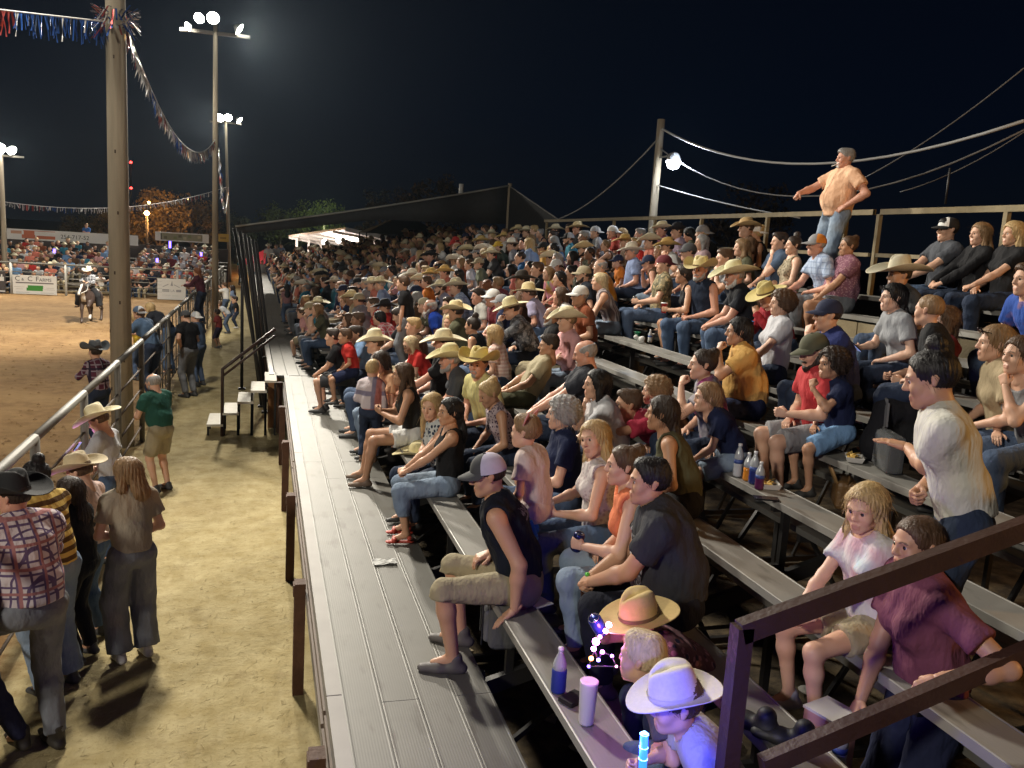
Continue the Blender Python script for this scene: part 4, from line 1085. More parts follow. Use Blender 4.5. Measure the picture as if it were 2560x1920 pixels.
FOIL = [plain('foil_red', (.28, .035, .03), .28, .55), plain('foil_white', (.62, .62, .62), .25, .5), plain('foil_blue', (.03, .10, .36), .25, .55)]
def garland(label, P0, P1, sag, strand, width, per_m, seg, seed, wmix=.5):
    r = random.Random(seed); P0, P1 = Vector(P0), Vector(P1); L = (P1 - P0).length
    def pt(t): p = P0.lerp(P1, t); p.z -= 4 * sag * t * (1 - t); return p
    t = thing('foil_garland', label, 'garland'); n = 40
    MB().tube([pt(i / n) for i in range(n + 1)], .012 if strand > .2 else .02, 5).build('cord', [plain('white_cord', (.6, .6, .6), .6)], t)
    nseg = max(3, int(L / seg)); side = (P1 - P0).normalized()
    for s_ in range(nseg):
        mb = MB(); k = int(per_m * L / nseg); c = (s_ + seed) % 3
        for i in range(k):
            q = (s_ + (i + r.random()) / k) / nseg; p = pt(q); Ls = strand * r.uniform(.55, 1.1); wv = side * width * r.uniform(.6, 1.2); sw = Vector((r.gauss(0, .14), r.gauss(0, .14), 0)) * Ls
            a, b_, e = p, p + sw * .5 + Vector((0, 0, -Ls * .5)), p + sw + Vector((0, 0, -Ls)); tw = Vector((r.uniform(-1, 1), r.uniform(-1, 1), 0)).normalized() * width
            mb.add([a - wv, a + wv, b_ + tw, b_ - tw, e + wv * .8, e - wv * .8], [(0, 1, 2, 3), (3, 2, 4, 5)], 1 if r.random() < wmix else 0)
        mb.build('fringe', [FOIL[c], FOIL[1]], t)
    return t
gtop = at_y(285, 58, 14.6)
garland('foil fringe garland strung level from the front wooden pole over the arena', (gtop.x - .12, 14.55, gtop.z), (-9.5, 14.6, gtop.z + .05), .03, .34, .012, 42, 1.15, 2, .12)
g1 = at_y(537, 350, 27.0)
garland('foil garland swagging from the front wooden pole to the nearer light pole', (gtop.x + .16, 14.6, gtop.z), (g1.x, 27.0, g1.z), .95, .27, .014, 40, .9, 0)
g2 = at_y(571, 468, 59.4)
garland('foil garland hanging between the two floodlight poles', (g1.x + .1, 27.2, g1.z - .2), (g2.x, 59.4, g2.z), 1.5, .28, .02, 16, 1.5, 1)
g3 = at_y(0, 500, 47)
garland('long foil garland crossing the arena from the farther light pole', (g2.x - .1, 59.3, g2.z), (g3.x - 5, 45.0, g3.z + 1.0), 1.55, .30, .025, 12, 1.6, 2)
# bow of foil on the wooden pole
mb = MB(); r = random.Random(5)
for i in range(130):
    a = r.uniform(0, 2 * pi); p = Vector((-2.18 + .19 * cos(a), 14.7 + .19 * sin(a), gtop.z + r.uniform(-.05, .22))); e = p + Vector((.16 * cos(a), .16 * sin(a), r.uniform(-.25, .12))); w_ = Vector((-sin(a), cos(a), 0)) * .014
    mb.add([p - w_, p + w_, e + w_, e - w_], [(0, 1, 2, 3)], [0, 2, 2, 1][i % 4])
mb.v = [tuple(Vector(v) - Vector((-2.15, 14.7, 0))) for v in mb.v]; mb.build('foil_bow', FOIL, wp)

# right pole, hanging lamp, wires
rb = at_x(1631, 560, 8.1); rt = at_x(1648, 300, 8.1)
t = thing('utility_pole', 'square wooden pole behind the top row carrying a lit lamp and wires', 'pole', (rb.x, rb.y, 0))
MB().tube([(0, 0, 0), (.0, 0, rt.z)], [.095, .08], 12).build('pole', [POLEW], t)
lp = at_y(1684, 405, rb.y - .55)
LAMPX = Vector(lp)
MB().bar((0, -.05, LAMPX.z + .12), (LAMPX.x - rb.x, LAMPX.y - rb.y, LAMPX.z + .14), .03, .03).build('arm', [GALV], t)
mb = MB(); mb.lathe([(.03, .20), (.10, .17), (.15, .06), (.16, .02), (.15, .02)], LAMPX - Vector((rb.x, rb.y, 0)), 16); hd = mb.build('lamp_shade', [plain('lamp_shade', (.4, .4, .4), .4, .5)], t)
mb = MB(); mb.lathe([(0, -.16), (.10, -.12), (.16, 0), (.12, .05), (0, .06)], LAMPX - Vector((rb.x, rb.y, 0)), 16); mb.build('bulb', [emit('lamp_bulb', (.85, .92, 1.0), 60)], hd)
lamp('lamp_glow', 'POINT', LAMPX + Vector((0, -.4, 0)), 55, (.70, .82, 1.0), size=.12)
lamp('lamp_light', 'SPOT', LAMPX + Vector((0, -.18, 0)), 170, (.82, .90, 1.0), LAMPX + Vector((-.2, -1.5, -.5)), .10, 160, .5)
def wire(label, pts, rad=.02, sag=0.0, mt=None, grp=None):
    P = [Vector(p) for p in pts]; Q = []
    for a, b_ in zip(P, P[1:]):
        for i in range(17): q = i / 16; p = a.lerp(b_, q); p.z -= 4 * sag * q * (1 - q); Q.append(p)
    tag(MB().tube(Q, rad, 6).build('cable', [mt or plain('cable', (.22, .21, .20), .6)]), label, 'cable', grp)
wire('thick pale cable sagging from the square pole over the standing man', [(rb.x, rb.y - .1, at_y(1660, 325, rb.y).z), at_y(2560, 302, 9.0)], .022, .62, plain('pale_cable', (.42, .42, .41), .6))
wire('thinner cable below the thick pale cable, passing behind the standing man', [(rb.x, rb.y - .1, at_y(1660, 375, rb.y).z), at_y(2560, 325, 10.0)], .014, .95)
wire('short cable dropping from the lamp pole to the rail', [(rb.x, rb.y - .1, at_y(1655, 465, rb.y).z), at_x(2000, 545, 9.0)], .014, .05, plain('pale_cable', (.42, .42, .41), .6))
wire('guy cable running from the lamp pole down to the tarp corner', [(rb.x, rb.y + .1, at_y(1628, 345, rb.y).z), at_x(1395, 548, 8.2)], .018, .25)
wire('faint cable slanting down from the upper corner of the sky', [at_y(2560, 170, 10.5), at_y(2160, 445, 13.0)], .010, .1)
wire('faint cable rising above the right end of the top rail', [at_y(2560, 330, 10.5), at_y(2250, 480, 12.0)], .008, .1)
mb = MB(); q = at_x(2363, 510, RX + .05); mb.tube([q, q + Vector((0, 0, .42))], .012, 6); tag(mb.build('thin_rod', [STEEL]), 'thin upright rod standing on the top rail', 'rod')

# shade cloth over the covered part of the far stand
c0, c1 = at_y(588, 568, 29.0), at_y(1275, 466, 29.0)
t = thing('shade_cloth', 'dark shade cloth stretched over the far stand, rising to a thin pole', 'awning')
mb = MB(); nn = 14; V = []
for i in range(nn + 1):
    q = i / nn; p = c0.lerp(c1, q); p.z -= .25 * q * (1 - q); dn = .22 + .30 * q + (.75 * max(0, q - .5) / .5)
    V += [p, p + Vector((0, .02, -dn)), p + Vector((0, 14, .05)), ]
mb.add(V, [(3 * i, 3 * i + 3, 3 * i + 4, 3 * i + 1) for i in range(nn)] + [(3 * i, 3 * i + 2, 3 * i + 5, 3 * i + 3) for i in range(nn)], 0, True)
cl = mb.build('cloth', [plain('dark_mesh_cloth', (.030, .032, .034), .9, var=.3)], t)
sm_ = cl.modifiers.new('thickness', 'SOLIDIFY'); sm_.thickness = .012
e1 = at_x(1400, 552, 8.25); mb = MB(); mb.add([c1, e1, Vector((e1.x, e1.y + .1, e1.z - .9)), c1 + Vector((0, 0, -1.6))], [(0, 1, 2, 3)]); cl = mb.build('end_cloth', [plain('dark_mesh_cloth', (.030, .032, .034), .9, var=.3)], t); sm_ = cl.modifiers.new('thickness', 'SOLIDIFY'); sm_.thickness = .012
mb = MB(); mb.tube([c0.lerp(c1, i / nn) + Vector((0, -.02, -.25 * (i / nn) * (1 - i / nn) + .03)) for i in range(nn + 1)], .035, 6); mb.build('edge_pipe', [plain('pale_pipe', (.35, .36, .34), .5, .4)], t)
MB().tube([(c1.x, c1.y, 0), (c1.x, c1.y, c1.z + .1)], .07, 8).build('pole', [POLEW], t)
wire('guy cable from the thin tarp pole down to the back rail', [c1, at_x(1395, 548, 8.2)], .02)
q = at_y(1152, 490, 33); MB().tube([q, q + Vector((0, 0, .45))], .09, 10).build('vent_pipe', [plain('white_pipe', (.6, .6, .58), .5)], t)
# pop-up tent behind
tq = at_y(1010, 560, 40); t = thing('pop_up_tent', 'dim gray-green pop-up tent peak behind the packed far stand', 'tent', (tq.x, tq.y, 0))
mb = MB(); zt = tq.z; mb.add([(-1.9, -1.5, zt - .5), (1.9, -1.5, zt - .5), (1.9, 1.5, zt - .5), (-1.9, 1.5, zt - .5), (0, 0, zt + .45)], [(0, 1, 4), (1, 2, 4), (2, 3, 4), (3, 0, 4)]); mb.build('canopy', [plain('tent_cloth', (.10, .13, .12), .9)], t)
for x in (-1.85, 1.85):
    for y in (-1.45, 1.45): MB().tube([(x, y, 0), (x, y, zt - .5)], .03, 6).build('leg', [STEEL], t)

# lit open-sided shed far behind
t = thing('open_shed', 'white post shed with lit underside and three round bulbs beyond the crowd', 'shed')
SY = 62.0; WHT = plain('white_painted_steel', (.70, .66, .62), .6)
a, b_, c_, d_ = at_y(738, 590, SY), at_y(860, 575, SY), at_y(955, 588, SY - 9), at_y(860, 620, SY - 9)
fz = at_y(740, 592, SY).z
mb = MB(); A4 = [at_y(722, 592, SY + 4), at_y(863, 573, SY - 5), at_y(992, 599, SY - 5), at_y(884, 624, SY + 4)]
mb.add([p for p in A4] + [p + Vector((0, 0, .12)) for p in A4], [(3, 2, 1, 0), (4, 5, 6, 7), (0, 1, 5, 4), (1, 2, 6, 5), (2, 3, 7, 6), (3, 0, 4, 7)]); mb.build('roof', [WHT], t)
for i in range(6):
    q = i / 5; p0, p1 = A4[0].lerp(A4[1], q), A4[3].lerp(A4[2], q); MB().bar(p0 - Vector((0, 0, .06)), p1 - Vector((0, 0, .06)), .10, .14).build('rafter', [WHT], t)
for px, py0, py1 in ((742, 593, 665), (772, 597, 665), (802, 602, 648), (836, 608, 632)):
    q0 = at_y(px, py0 + 2, SY + 3.6); MB().bar((q0.x, q0.y, 0), q0, .16, .16, up=(0, 1, 0)).build('post', [WHT], t)
for px, py in ((811, 605), (846, 601), (882, 596)):
    q = at_y(px, py, SY - 2); mb = MB(); mb.lathe([(0, -.2), (.14, -.14), (.2, 0), (.14, .14), (0, .2)], q, 12); mb.build('bulb', [emit('warm_bulb', (1.0, .9, .82), 14)], t)
    lamp('shed_bulb', 'POINT', q + Vector((0, -.1, -.3)), 170, (1, .86, .76), size=.2)
# fair tents and stalls at the end of the walkway
for i, (px, py, col, wd, lab) in enumerate(((672, 662, (.42, .03, .06), 3.6, 'red pop-up canopy at the far end of the walkway'), (716, 672, (.30, .22, .42), 2.2, 'small violet canopy between the red and the orange ones'), (748, 664, (.55, .25, .06), 3.6, 'orange canopy at the far end beside the lit shed'))):
    q = at_y(px, py, 68 + 2 * i); t = thing('canopy_tent', lab, 'tent', (q.x, q.y, 0)); zt = q.z + .75; h = wd / 2
    mb = MB(); mb.add([(-h, -h, zt - .5), (h, -h, zt - .5), (h, h, zt - .5), (-h, h, zt - .5), (0, 0, zt + .55)], [(0, 1, 4), (1, 2, 4), (2, 3, 4), (3, 0, 4)])
    for k_ in range(4):
        p0 = Vector(mb.v[k_]); p1 = Vector(mb.v[(k_ + 1) % 4]); mb.add([p0, p1, p1 - Vector((0, 0, .25)), p0 - Vector((0, 0, .25))], [(0, 1, 2, 3)])
    mb.build('canopy', [plain('canopy', col, .8)], t)
    for x in (-h, h): MB().tube([(x, -h, 0), (x, -h, zt - .5)], .04, 6).build('leg', [STEEL], t)
lamp('tent_light', 'POINT', at_y(715, 655, 64) + Vector((0, 0, .8)), 260, (1, .9, .8), size=.3)

# ---------------------------------------------------------------- far side: fence, signs, stand, banners, trees
ff_ = thing('far_fence', 'pale pipe fence along the far end of the arena', 'fence')
FY = 43.9
ZF = 1.40
for a, b_ in ((-16.5, -13.2), (-13.2, -11.0), (-11.0, -8.75), (-8.75, -6.2), (-6.2, -3.95), (-3.95, -1.8)):
    MB().tube([(a, FY, ZF), (b_, FY + .02, ZF)], .045, 6).build('top_pipe', [GALV], ff_)
    for z in (.25, .5, .75, 1.0): MB().tube([(a, FY, z), (b_, FY, z)], .02, 5).build('rail', [GALV], ff_)
for x in (-13.2, -11.0, -8.75, -6.2, -3.95, -1.8): MB().tube([(x, FY, 0), (x, FY, ZF)], .055, 8).build('fence_post', [plain('pale_post', (.5, .49, .45), .6)], ff_)
def text_mesh(s, size, name='lettering', ext=.004, sx=1.0):
    cu = bpy.data.curves.new(name, 'FONT'); cu.body = s; cu.size = size; cu.extrude = ext; cu.align_x = 'LEFT'; cu.resolution_u = 3
    o = bpy.data.objects.new(name, cu); COL.objects.link(o); dg = bpy.context.evaluated_depsgraph_get(); me = bpy.data.meshes.new_from_object(o.evaluated_get(dg))
    bpy.data.objects.remove(o); me.transform(Matrix.Rotation(pi / 2, 4, 'X')); me.transform(Matrix.Scale(sx, 4, (1, 0, 0)))
    return me
def board(name, label, x0, x1, z0, z1, y, mt, parts):
    t = thing(name, label, 'sign' if 'sign' in name else 'banner', (x0, y, z0)); W, H = x1 - x0, z1 - z0
    MB().box((W / 2, 0, H / 2), (W, .03, H)).build('panel', [mt], t)
    for kind, u, v, a, b_, col in parts:
        if kind == 'text':
            me = text_mesh(a, H * b_); me.materials.clear(); me.materials.append(plain('sign_ink', col, .7)); link('lettering', me, t, (u * W, -.022, v * H))
        else: MB().box(((u + a / 2) * W, -.018 - random.random() * .002, (v + b_ / 2) * H), (a * W, .006, b_ * H)).build('printed_' + kind, [plain('sign_ink', col, .7)], t)
    return t
SIGNW = plain('sign_white', (.66, .65, .62), .6); ink = (.05, .05, .05); gr = (.04, .22, .03)
s0, s1 = at_y(31, 690, 43.6), at_y(141, 690, 43.6); zt = at_y(86, 689, 43.6).z
board('farm_sign', 'white C & C FARMS sign with a green block on the far fence', s0.x, s1.x, .03, zt, 43.62, SIGNW, [('text', .05, .70, 'C', .36, ink), ('text', .20, .71, '&', .20, ink), ('text', .335, .70, 'C', .36, ink), ('text', .52, .70, 'F', .36, ink), ('text', .60, .70, 'ARMS', .24, ink), ('bar', .07, .565, .86, .065, (.16, .14, .14)), ('block', .31, .18, .37, .16, gr), ('block', .34, .30, .35, .17, gr),
    ('line', .03, .36, .24, .02, (.4, .38, .36)), ('line', .07, .25, .16, .02, (.4, .38, .36)), ('line', .76, .34, .18, .02, (.4, .38, .36)), ('line', .72, .25, .24, .02, (.4, .38, .36)), ('line', .07, .08, .30, .025, (.45, .43, .4)), ('line', .63, .07, .30, .025, (.45, .43, .4))])
s0, s1 = at_y(396, 700, 44.0), at_y(466, 700, 44.0); zt = at_y(430, 696, 44.0).z
gy = (.30, .30, .31)
sg = board('ranch_sign', 'white ridged sign with a gray peak emblem on the far fence', s0.x, s1.x, .02, zt, 43.60, SIGNW, [('line', .17, .44, .25, .055, gy), ('line', .17, .375, .25, .05, gy), ('text', .46, .375, 'LA', .17, gy), ('line', .66, .375, .18, .11, gy), ('line', .17, .20, .30, .02, (.5, .5, .5)), ('line', .52, .18, .22, .02, (.45, .5, .45)), ('line', .0, .85, .16, .02, (.45, .45, .44)), ('line', .0, .68, .16, .02, (.45, .45, .44)), ('line', .0, .51, .16, .02, (.45, .45, .44)), ('line', .0, .34, .16, .02, (.45, .45, .44))])
W_ = s1.x - s0.x
mb = MB(); mb.add([(.46 * W_, -.02, .66 * zt), (.52 * W_, -.02, .90 * zt), (.55 * W_, -.02, .64 * zt)], [(0, 1, 2)]); mb.add([(.17 * W_, -.021, .60 * zt), (.38 * W_, -.021, .74 * zt), (.40 * W_, -.021, .71 * zt), (.21 * W_, -.021, .59 * zt)], [(0, 1, 2, 3)]); mb.add([(.58 * W_, -.021, .73 * zt), (.80 * W_, -.021, .59 * zt), (.77 * W_, -.021, .58 * zt), (.58 * W_, -.021, .69 * zt)], [(0, 1, 2, 3)]); mb.build('peak_emblem', [plain('sign_ink', gy, .7)], sg)
s0 = at_y(-14, 690, 43.6); s1 = at_y(13, 690, 43.6)
board('dark_sign', 'dark sign with a white emblem cut by the left edge of the photo', s0.x, s1.x, .05, zt, 43.62, plain('sign_dark', (.06, .05, .05), .7), [('block', .45, .55, .42, .2, (.6, .6, .58)), ('block', .6, .74, .14, .12, (.6, .6, .58)), ('bar', .2, .04, .75, .06, (.6, .6, .58))])
s0, s1 = at_y(516, 720, 40), at_y(530, 720, 40)
# far stand
FSX0, FSX1, FSY = -17.5, -2.0, 45.6; FR = .155
fs = thing('far_bleachers', 'crowded bleachers across the far end of the arena under two banners', 'bleachers', (0, FSY, 0))
for k in range(8):
    MB().box(((FSX0 + FSX1) / 2, .9 * k, .45 + FR * k), (FSX1 - FSX0, .3, .05)).build('seat_plank', [ALU_SEAT], fs)
    MB().box(((FSX0 + FSX1) / 2, .9 * k - .4, .10 + FR * k), (FSX1 - FSX0, .4, .05)).build('foot_plank', [YWOOD], fs)
for x in np.arange(FSX0, FSX1, 2.2): MB().bar((x, -.4, 0), (x, 7.2, 1.0), .08, .12).build('frame', [STEEL], fs)
MB().box(((FSX0 + FSX1) / 2, 6.95, 1.15), (FSX1 - FSX0, .06, 2.3)).build('back_wall', [plain('dark_board', (.04, .03, .028), .9)], fs)
BY = FSY + 6.75
b0, b1 = at_y(17, 578, BY), at_y(345, 580, BY); zt, zb = at_y(150, 578, BY).z, at_y(150, 604, BY).z
OR = (.48, .13, .06)
board('long_banner', 'long white banner with orange shapes and a phone number above the far stand', b0.x, b1.x, zb, zt, BY, SIGNW, [('text', .40, .30, '254-717-52', .55, ink), ('block', .03, .55, .08, .28, (.5, .28, .18)), ('block', .125, .45, .08, .45, OR), ('block', .11, .15, .10, .35, OR), ('line', .12, .86, .24, .05, OR), ('block', .22, .15, .14, .30, OR)])
b0, b1 = at_y(388, 582, BY), at_y(522, 583, BY); zt, zb = at_y(450, 582, BY).z, at_y(450, 604, BY).z
mixb = board('farm_banner', 'shorter white banner with a brown and green print above the far stand', b0.x, b1.x, zb, zt, BY, SIGNW, [('block', .10, .12, .78, .76, (.24, .22, .13)), ('bar', .10, .12, .02, .76, (.02, .02, .02))] + [('block', .16 + .09 * i, .25 + .2 * (i % 2), .06, .3, ((.12, .10, .05), (.40, .36, .22), (.18, .2, .08))[i % 3]) for i in range(8)])
b0, b1 = at_y(546, 585, 56), at_y(572, 585, 56); board('yellow_banner', 'small yellow banner between the two floodlight poles', b0.x, b1.x, b0.z - .45, b0.z + .02, 56, plain('sign_yellow', (.55, .35, .03), .6), [('line', .15, .35, .6, .25, (.3, .18, .02))])

# trees behind the far stand
def tree(label, base, h, w, col, seed, nleaf=2600, bare=.0, tr=.22):
    r = np.random.default_rng(seed); t = thing('tree', label, 'tree', base)
    mb = MB(); mb.tube([(0, 0, 0), (.1, 0, h * .3), (-.05, .1, h * .6)], [tr, tr * .7, tr * .35], 8)
    tips = []
    for i in range(11):
        a = i * 2.4; z0 = h * (.25 + .035 * i); R = w * .38 * r.uniform(.6, 1); e = (R * cos(a), R * sin(a) * .8, z0 + h * r.uniform(.15, .4)); mb.tube([(0, 0, z0), (e[0] * .5, e[1] * .5, (z0 + e[2]) / 2 + .2), e], [tr * .35, tr * .2, .02], 5); tips.append(e)
    mb.build('trunk', [plain('bark', (.09, .065, .045), .9)], t)
    P = []; 
    for i in range(26):
        a = r.uniform(0, 2 * pi); q = math.sqrt(r.random()); zz = h * (.38 + .6 * r.random()); q *= 1 - .5 * max(0, (zz / h - .55) / .45)
        P.append((w * .46 * q * cos(a), w * .40 * q * sin(a), zz, r.uniform(.5, 1.0) * w * .16))
    P += [(e[0], e[1], e[2], w * .13) for e in tips]; P = np.array(P)
    c = P[r.integers(0, len(P), nleaf)]; d = r.normal(size=(nleaf, 3)); d /= np.linalg.norm(d, axis=1)[:, None]
    ctr = c[:, :3] + d * c[:, 3:4] * (r.random((nleaf, 1)) ** .5); u = r.normal(size=(nleaf, 3)); u /= np.linalg.norm(u, axis=1)[:, None]; v = np.cross(u, r.normal(size=(nleaf, 3))); v /= np.linalg.norm(v, axis=1)[:, None]
    s_ = r.uniform(.5, 1.2, (nleaf, 1)) * w * .021; V = np.stack([ctr - u * s_, ctr + v * s_ * .6, ctr + u * s_, ctr - v * s_ * .6], 1).reshape(-1, 3)
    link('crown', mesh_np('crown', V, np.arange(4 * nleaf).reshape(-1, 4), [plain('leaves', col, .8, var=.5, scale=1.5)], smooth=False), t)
    return t
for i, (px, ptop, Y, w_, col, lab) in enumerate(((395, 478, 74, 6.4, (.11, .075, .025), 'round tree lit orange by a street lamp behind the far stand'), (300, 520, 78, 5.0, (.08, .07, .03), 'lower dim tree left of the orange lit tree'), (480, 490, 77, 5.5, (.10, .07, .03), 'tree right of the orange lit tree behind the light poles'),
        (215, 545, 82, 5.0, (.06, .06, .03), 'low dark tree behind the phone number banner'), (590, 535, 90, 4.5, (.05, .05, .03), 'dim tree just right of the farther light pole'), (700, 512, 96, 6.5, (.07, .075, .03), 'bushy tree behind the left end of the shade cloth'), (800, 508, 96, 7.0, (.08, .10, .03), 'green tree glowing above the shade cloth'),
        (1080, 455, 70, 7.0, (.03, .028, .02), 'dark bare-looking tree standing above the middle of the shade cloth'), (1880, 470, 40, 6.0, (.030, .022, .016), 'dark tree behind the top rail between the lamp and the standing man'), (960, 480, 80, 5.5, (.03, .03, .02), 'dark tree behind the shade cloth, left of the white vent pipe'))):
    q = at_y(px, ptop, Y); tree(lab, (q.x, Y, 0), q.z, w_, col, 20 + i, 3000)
# sodium street lamp in front of the orange tree
q = at_y(367, 533, 66); t = thing('street_lamp', 'orange sodium street lamp glowing behind the far stand', 'street lamp', (q.x, q.y, 0))
MB().tube([(0, 0, 0), (0, 0, q.z + .1)], .08, 8).build('post', [POLEW], t)
mb = MB(); mb.lathe([(0, -.16), (.14, -.1), (.19, 0), (.12, .12), (0, .15)], (0, 0, q.z), 12); mb.build('lamp_globe', [emit('sodium', (1.0, .50, .16), 40)], t)
mb = MB(); mb.lathe([(0, -.1), (.1, 0), (0, .1)], (.12, .2, q.z + .75), 10); mb.build('lamp_globe', [emit('sodium', (1.0, .50, .16), 40)], t)
lamp('sodium_light', 'POINT', (q.x + .1, q.y + .6, q.z + .3), 2600, (1.0, .48, .15), size=.3)
q = at_y(811, 545, 88); t = thing('street_lamp', 'small greenish lamp in front of the green tree above the shade cloth', 'street lamp', (q.x, q.y, 0)); MB().tube([(0, 0, 0), (0, 0, q.z)], .08, 8).build('post', [POLEW], t)
mb = MB(); mb.lathe([(0, -.12), (.12, 0), (0, .12)], (0, 0, q.z), 10); mb.build('lamp_globe', [emit('green_lamp', (.75, 1.0, .7), 12)], t); lamp('green_light', 'POINT', (q.x, q.y + .4, q.z + .5), 900, (.8, 1.0, .6), size=.3)
# red beacons on a far mast
q0, q1 = at_y(327, 406, 300), at_y(327, 470, 300); t = thing('radio_mast', 'distant radio mast marked by two red beacon lights', 'mast', (q0.x, q0.y, 0)); MB().tube([(0, 0, 0), (0, 0, q0.z)], .22, 5).build('mast', [STEEL], t)
for z in (q0.z, q1.z): mb = MB(); mb.lathe([(0, -.5), (.5, 0), (0, .5)], (0, 0, z), 8); mb.build('beacon', [emit('beacon', (1, .05, .04), 9)], t)

# warm flood on the concession side (outside the frame, behind the stand's near end)
WARM = Vector((8.8, .6, 5.2)); t = thing('sodium_pole', 'sodium lamp pole behind the near end of the stand, outside the picture', 'light pole', (WARM.x, WARM.y, 0)); MB().tube([(0, 0, 0), (0, 0, WARM.z)], .09, 8).build('post', [POLEW], t)
mb = MB(); mb.lathe([(0, -.12), (.12, 0), (0, .12)], (0, 0, WARM.z), 10); mb.build('lamp_globe', [emit('sodium', (1.0, .50, .16), 40)], t); lamp('warm_light', 'POINT', WARM + Vector((-.2, 0, -.25)), 620, (1.0, .50, .14), size=.15)
# ---------------------------------------------------------------- the spectators
C = dict(white=(.70, .70, .68), cream=(.62, .58, .42), black=(.013, .013, .015), navy=(.013, .019, .055), royal=(.015, .06, .40), ltblue=(.27, .36, .56), sky=(.17, .31, .52), teal=(.04, .20, .29), red=(.50, .035, .03), coral=(.62, .20, .14),
         orange=(.68, .21, .03), mustard=(.55, .30, .07), peach=(.74, .44, .26), maroon=(.13, .018, .025), mauve=(.22, .085, .115), lilac=(.37, .34, .48), gray=(.23, .23, .24), dkgray=(.055, .057, .062), olive=(.085, .085, .05), khaki=(.34, .29, .19),
         green=(.018, .075, .055), yellow=(.68, .46, .05), pink=(.64, .34, .34), tan=(.40, .32, .20), ltgray=(.44, .45, .47), slate=(.055, .085, .14), brown=(.10, .055, .03), rust=(.24, .07, .03))
def K(n, pat=None, c2=None, c3=None, sc=1.0): return cloth(C[n] if isinstance(n, str) else n, 'cotton', pat, C[c2] if isinstance(c2, str) else c2, C[c3] if isinstance(c3, str) else c3, sc)
DEN = cloth((.045, .075, .14), 'denim', 'denim', (.09, .135, .22)); DEND = cloth((.016, .024, .05), 'denim', 'denim', (.035, .05, .085)); DENL = cloth((.16, .22, .32), 'denim', 'denim', (.30, .37, .45)); DENG = cloth((.13, .14, .155), 'denim', 'denim', (.24, .25, .275))
KHAKI = K('khaki'); BLK = K('black'); NAVYC = K('navy')
def straw(c=(.62, .52, .30), b=(.16, .10, .05)): return [plain('hat_straw', c, .8, var=.12, scale=60, bump=.15, bscale=220), plain('hat_band', b, .6)]
STRAW, PALE, GOLD, WHITEH = straw(), straw((.66, .60, .42)), straw((.58, .40, .14)), straw((.68, .64, .54), (.4, .36, .28)); BLACKH = straw((.012, .012, .013), (.02, .02, .02)); GRAYH = straw((.10, .11, .12), (.02, .02, .025)); TANH = straw((.50, .42, .28), (.22, .16, .10))
def cap(f, c=None, b=None): q = lambda v: plain('cap_cloth', C[v] if isinstance(v, str) else v, .85, var=.1, scale=30); return [q(f), q(c or f), q(b or c or f)]
SH = lambda c: plain('shoe', C[c] if isinstance(c, str) else c, .6)
PEOPLE = []; TAKEN = []
def lod_of(d): return 0 if d < 7.2 else (1 if d < 12.5 else 2)
def sit(px, py, label, row=None, heading=166, dx=0.0, **sp):
    d = ray(px, py); best = None
    if row is None:
        for k in range(1, NROW + 1):
            y = 8.0
            for _ in range(4): y = d.y / d.x * (row_x(k, y) + .05)
            z = ZC + d.z / d.y * y; e = abs(z - row_z(k) - .74)
            if y > 1.5 and (best is None or e < best[0]): best = (e, k)
        row = best[1]
    sp = dict(sp); S = sp.get('S', 1.0 if sp.get('sex') != 'f' else .94); loc = None
    seat = sp.pop('seatz', None); yy = sp.pop('y', None); px_hands = sp.pop('pxh', None)
    kid = sp.get('kid'); smin, smax = (.72, .98) if kid else ((.88, 1.0) if sp.get('sex') == 'f' else (.93, 1.06)); lean = sp.get('lean', 8); S = min(max(S, smin), smax)
    for it in range(9):
        sp['S'] = S; sp['pose'] = 'sit'; sp['lean'] = lean; J = joints(dict(dict(S=1, g=1), **sp)); h = J['head']; a = radians(heading - 90)
        hx, hy = h[0] * cos(a) - h[1] * sin(a), h[0] * sin(a) + h[1] * cos(a)
        X = row_x(row, loc.y if loc else 8) + .06 + dx; z0 = row_z(row) if seat is None else seat
        if yy is None: Yh = d.y / d.x * (X + hx); loc = Vector((X, Yh - hy, z0))
        else: loc = Vector((d.x / d.y * (yy + hy) - hx, yy, z0)); Yh = yy + hy
        zr = ZC + d.z / d.y * Yh - z0
        if seat is None and it < 8:
            raw = S * max(zr / h[2], .3) ** .8; S = min(max(raw, smin), smax)
            if raw > smax + .01: lean = max(lean - 5, min(-6, sp.get('lean')))
            if raw < smin - .01: lean = min(lean + 5, 46)
    dist = loc.length
    if px_hands:
        hz = list(sp.get('hands', ('lap', 'lap')))
        for i, t in px_hands.items():
            w = at_y(t[0], t[1], t[2]); q = Matrix.Rotation(-a, 3, 'Z') @ (w - loc); hz[i] = (tuple(q),) + tuple(t[3:])
        sp['hands'] = tuple(hz)
    sp.setdefault('lod', lod_of(dist)); sp['label'] = label; sp['seed'] = len(PEOPLE) + 3
    r_, J, HM = person(sp); place(r_, loc, heading); PEOPLE.append(r_); TAKEN.append((loc.x, loc.y)); INFO[label] = (r_, J, HM, loc, heading)
    return r_
SPEC_LOCK = set(); INFO = {}
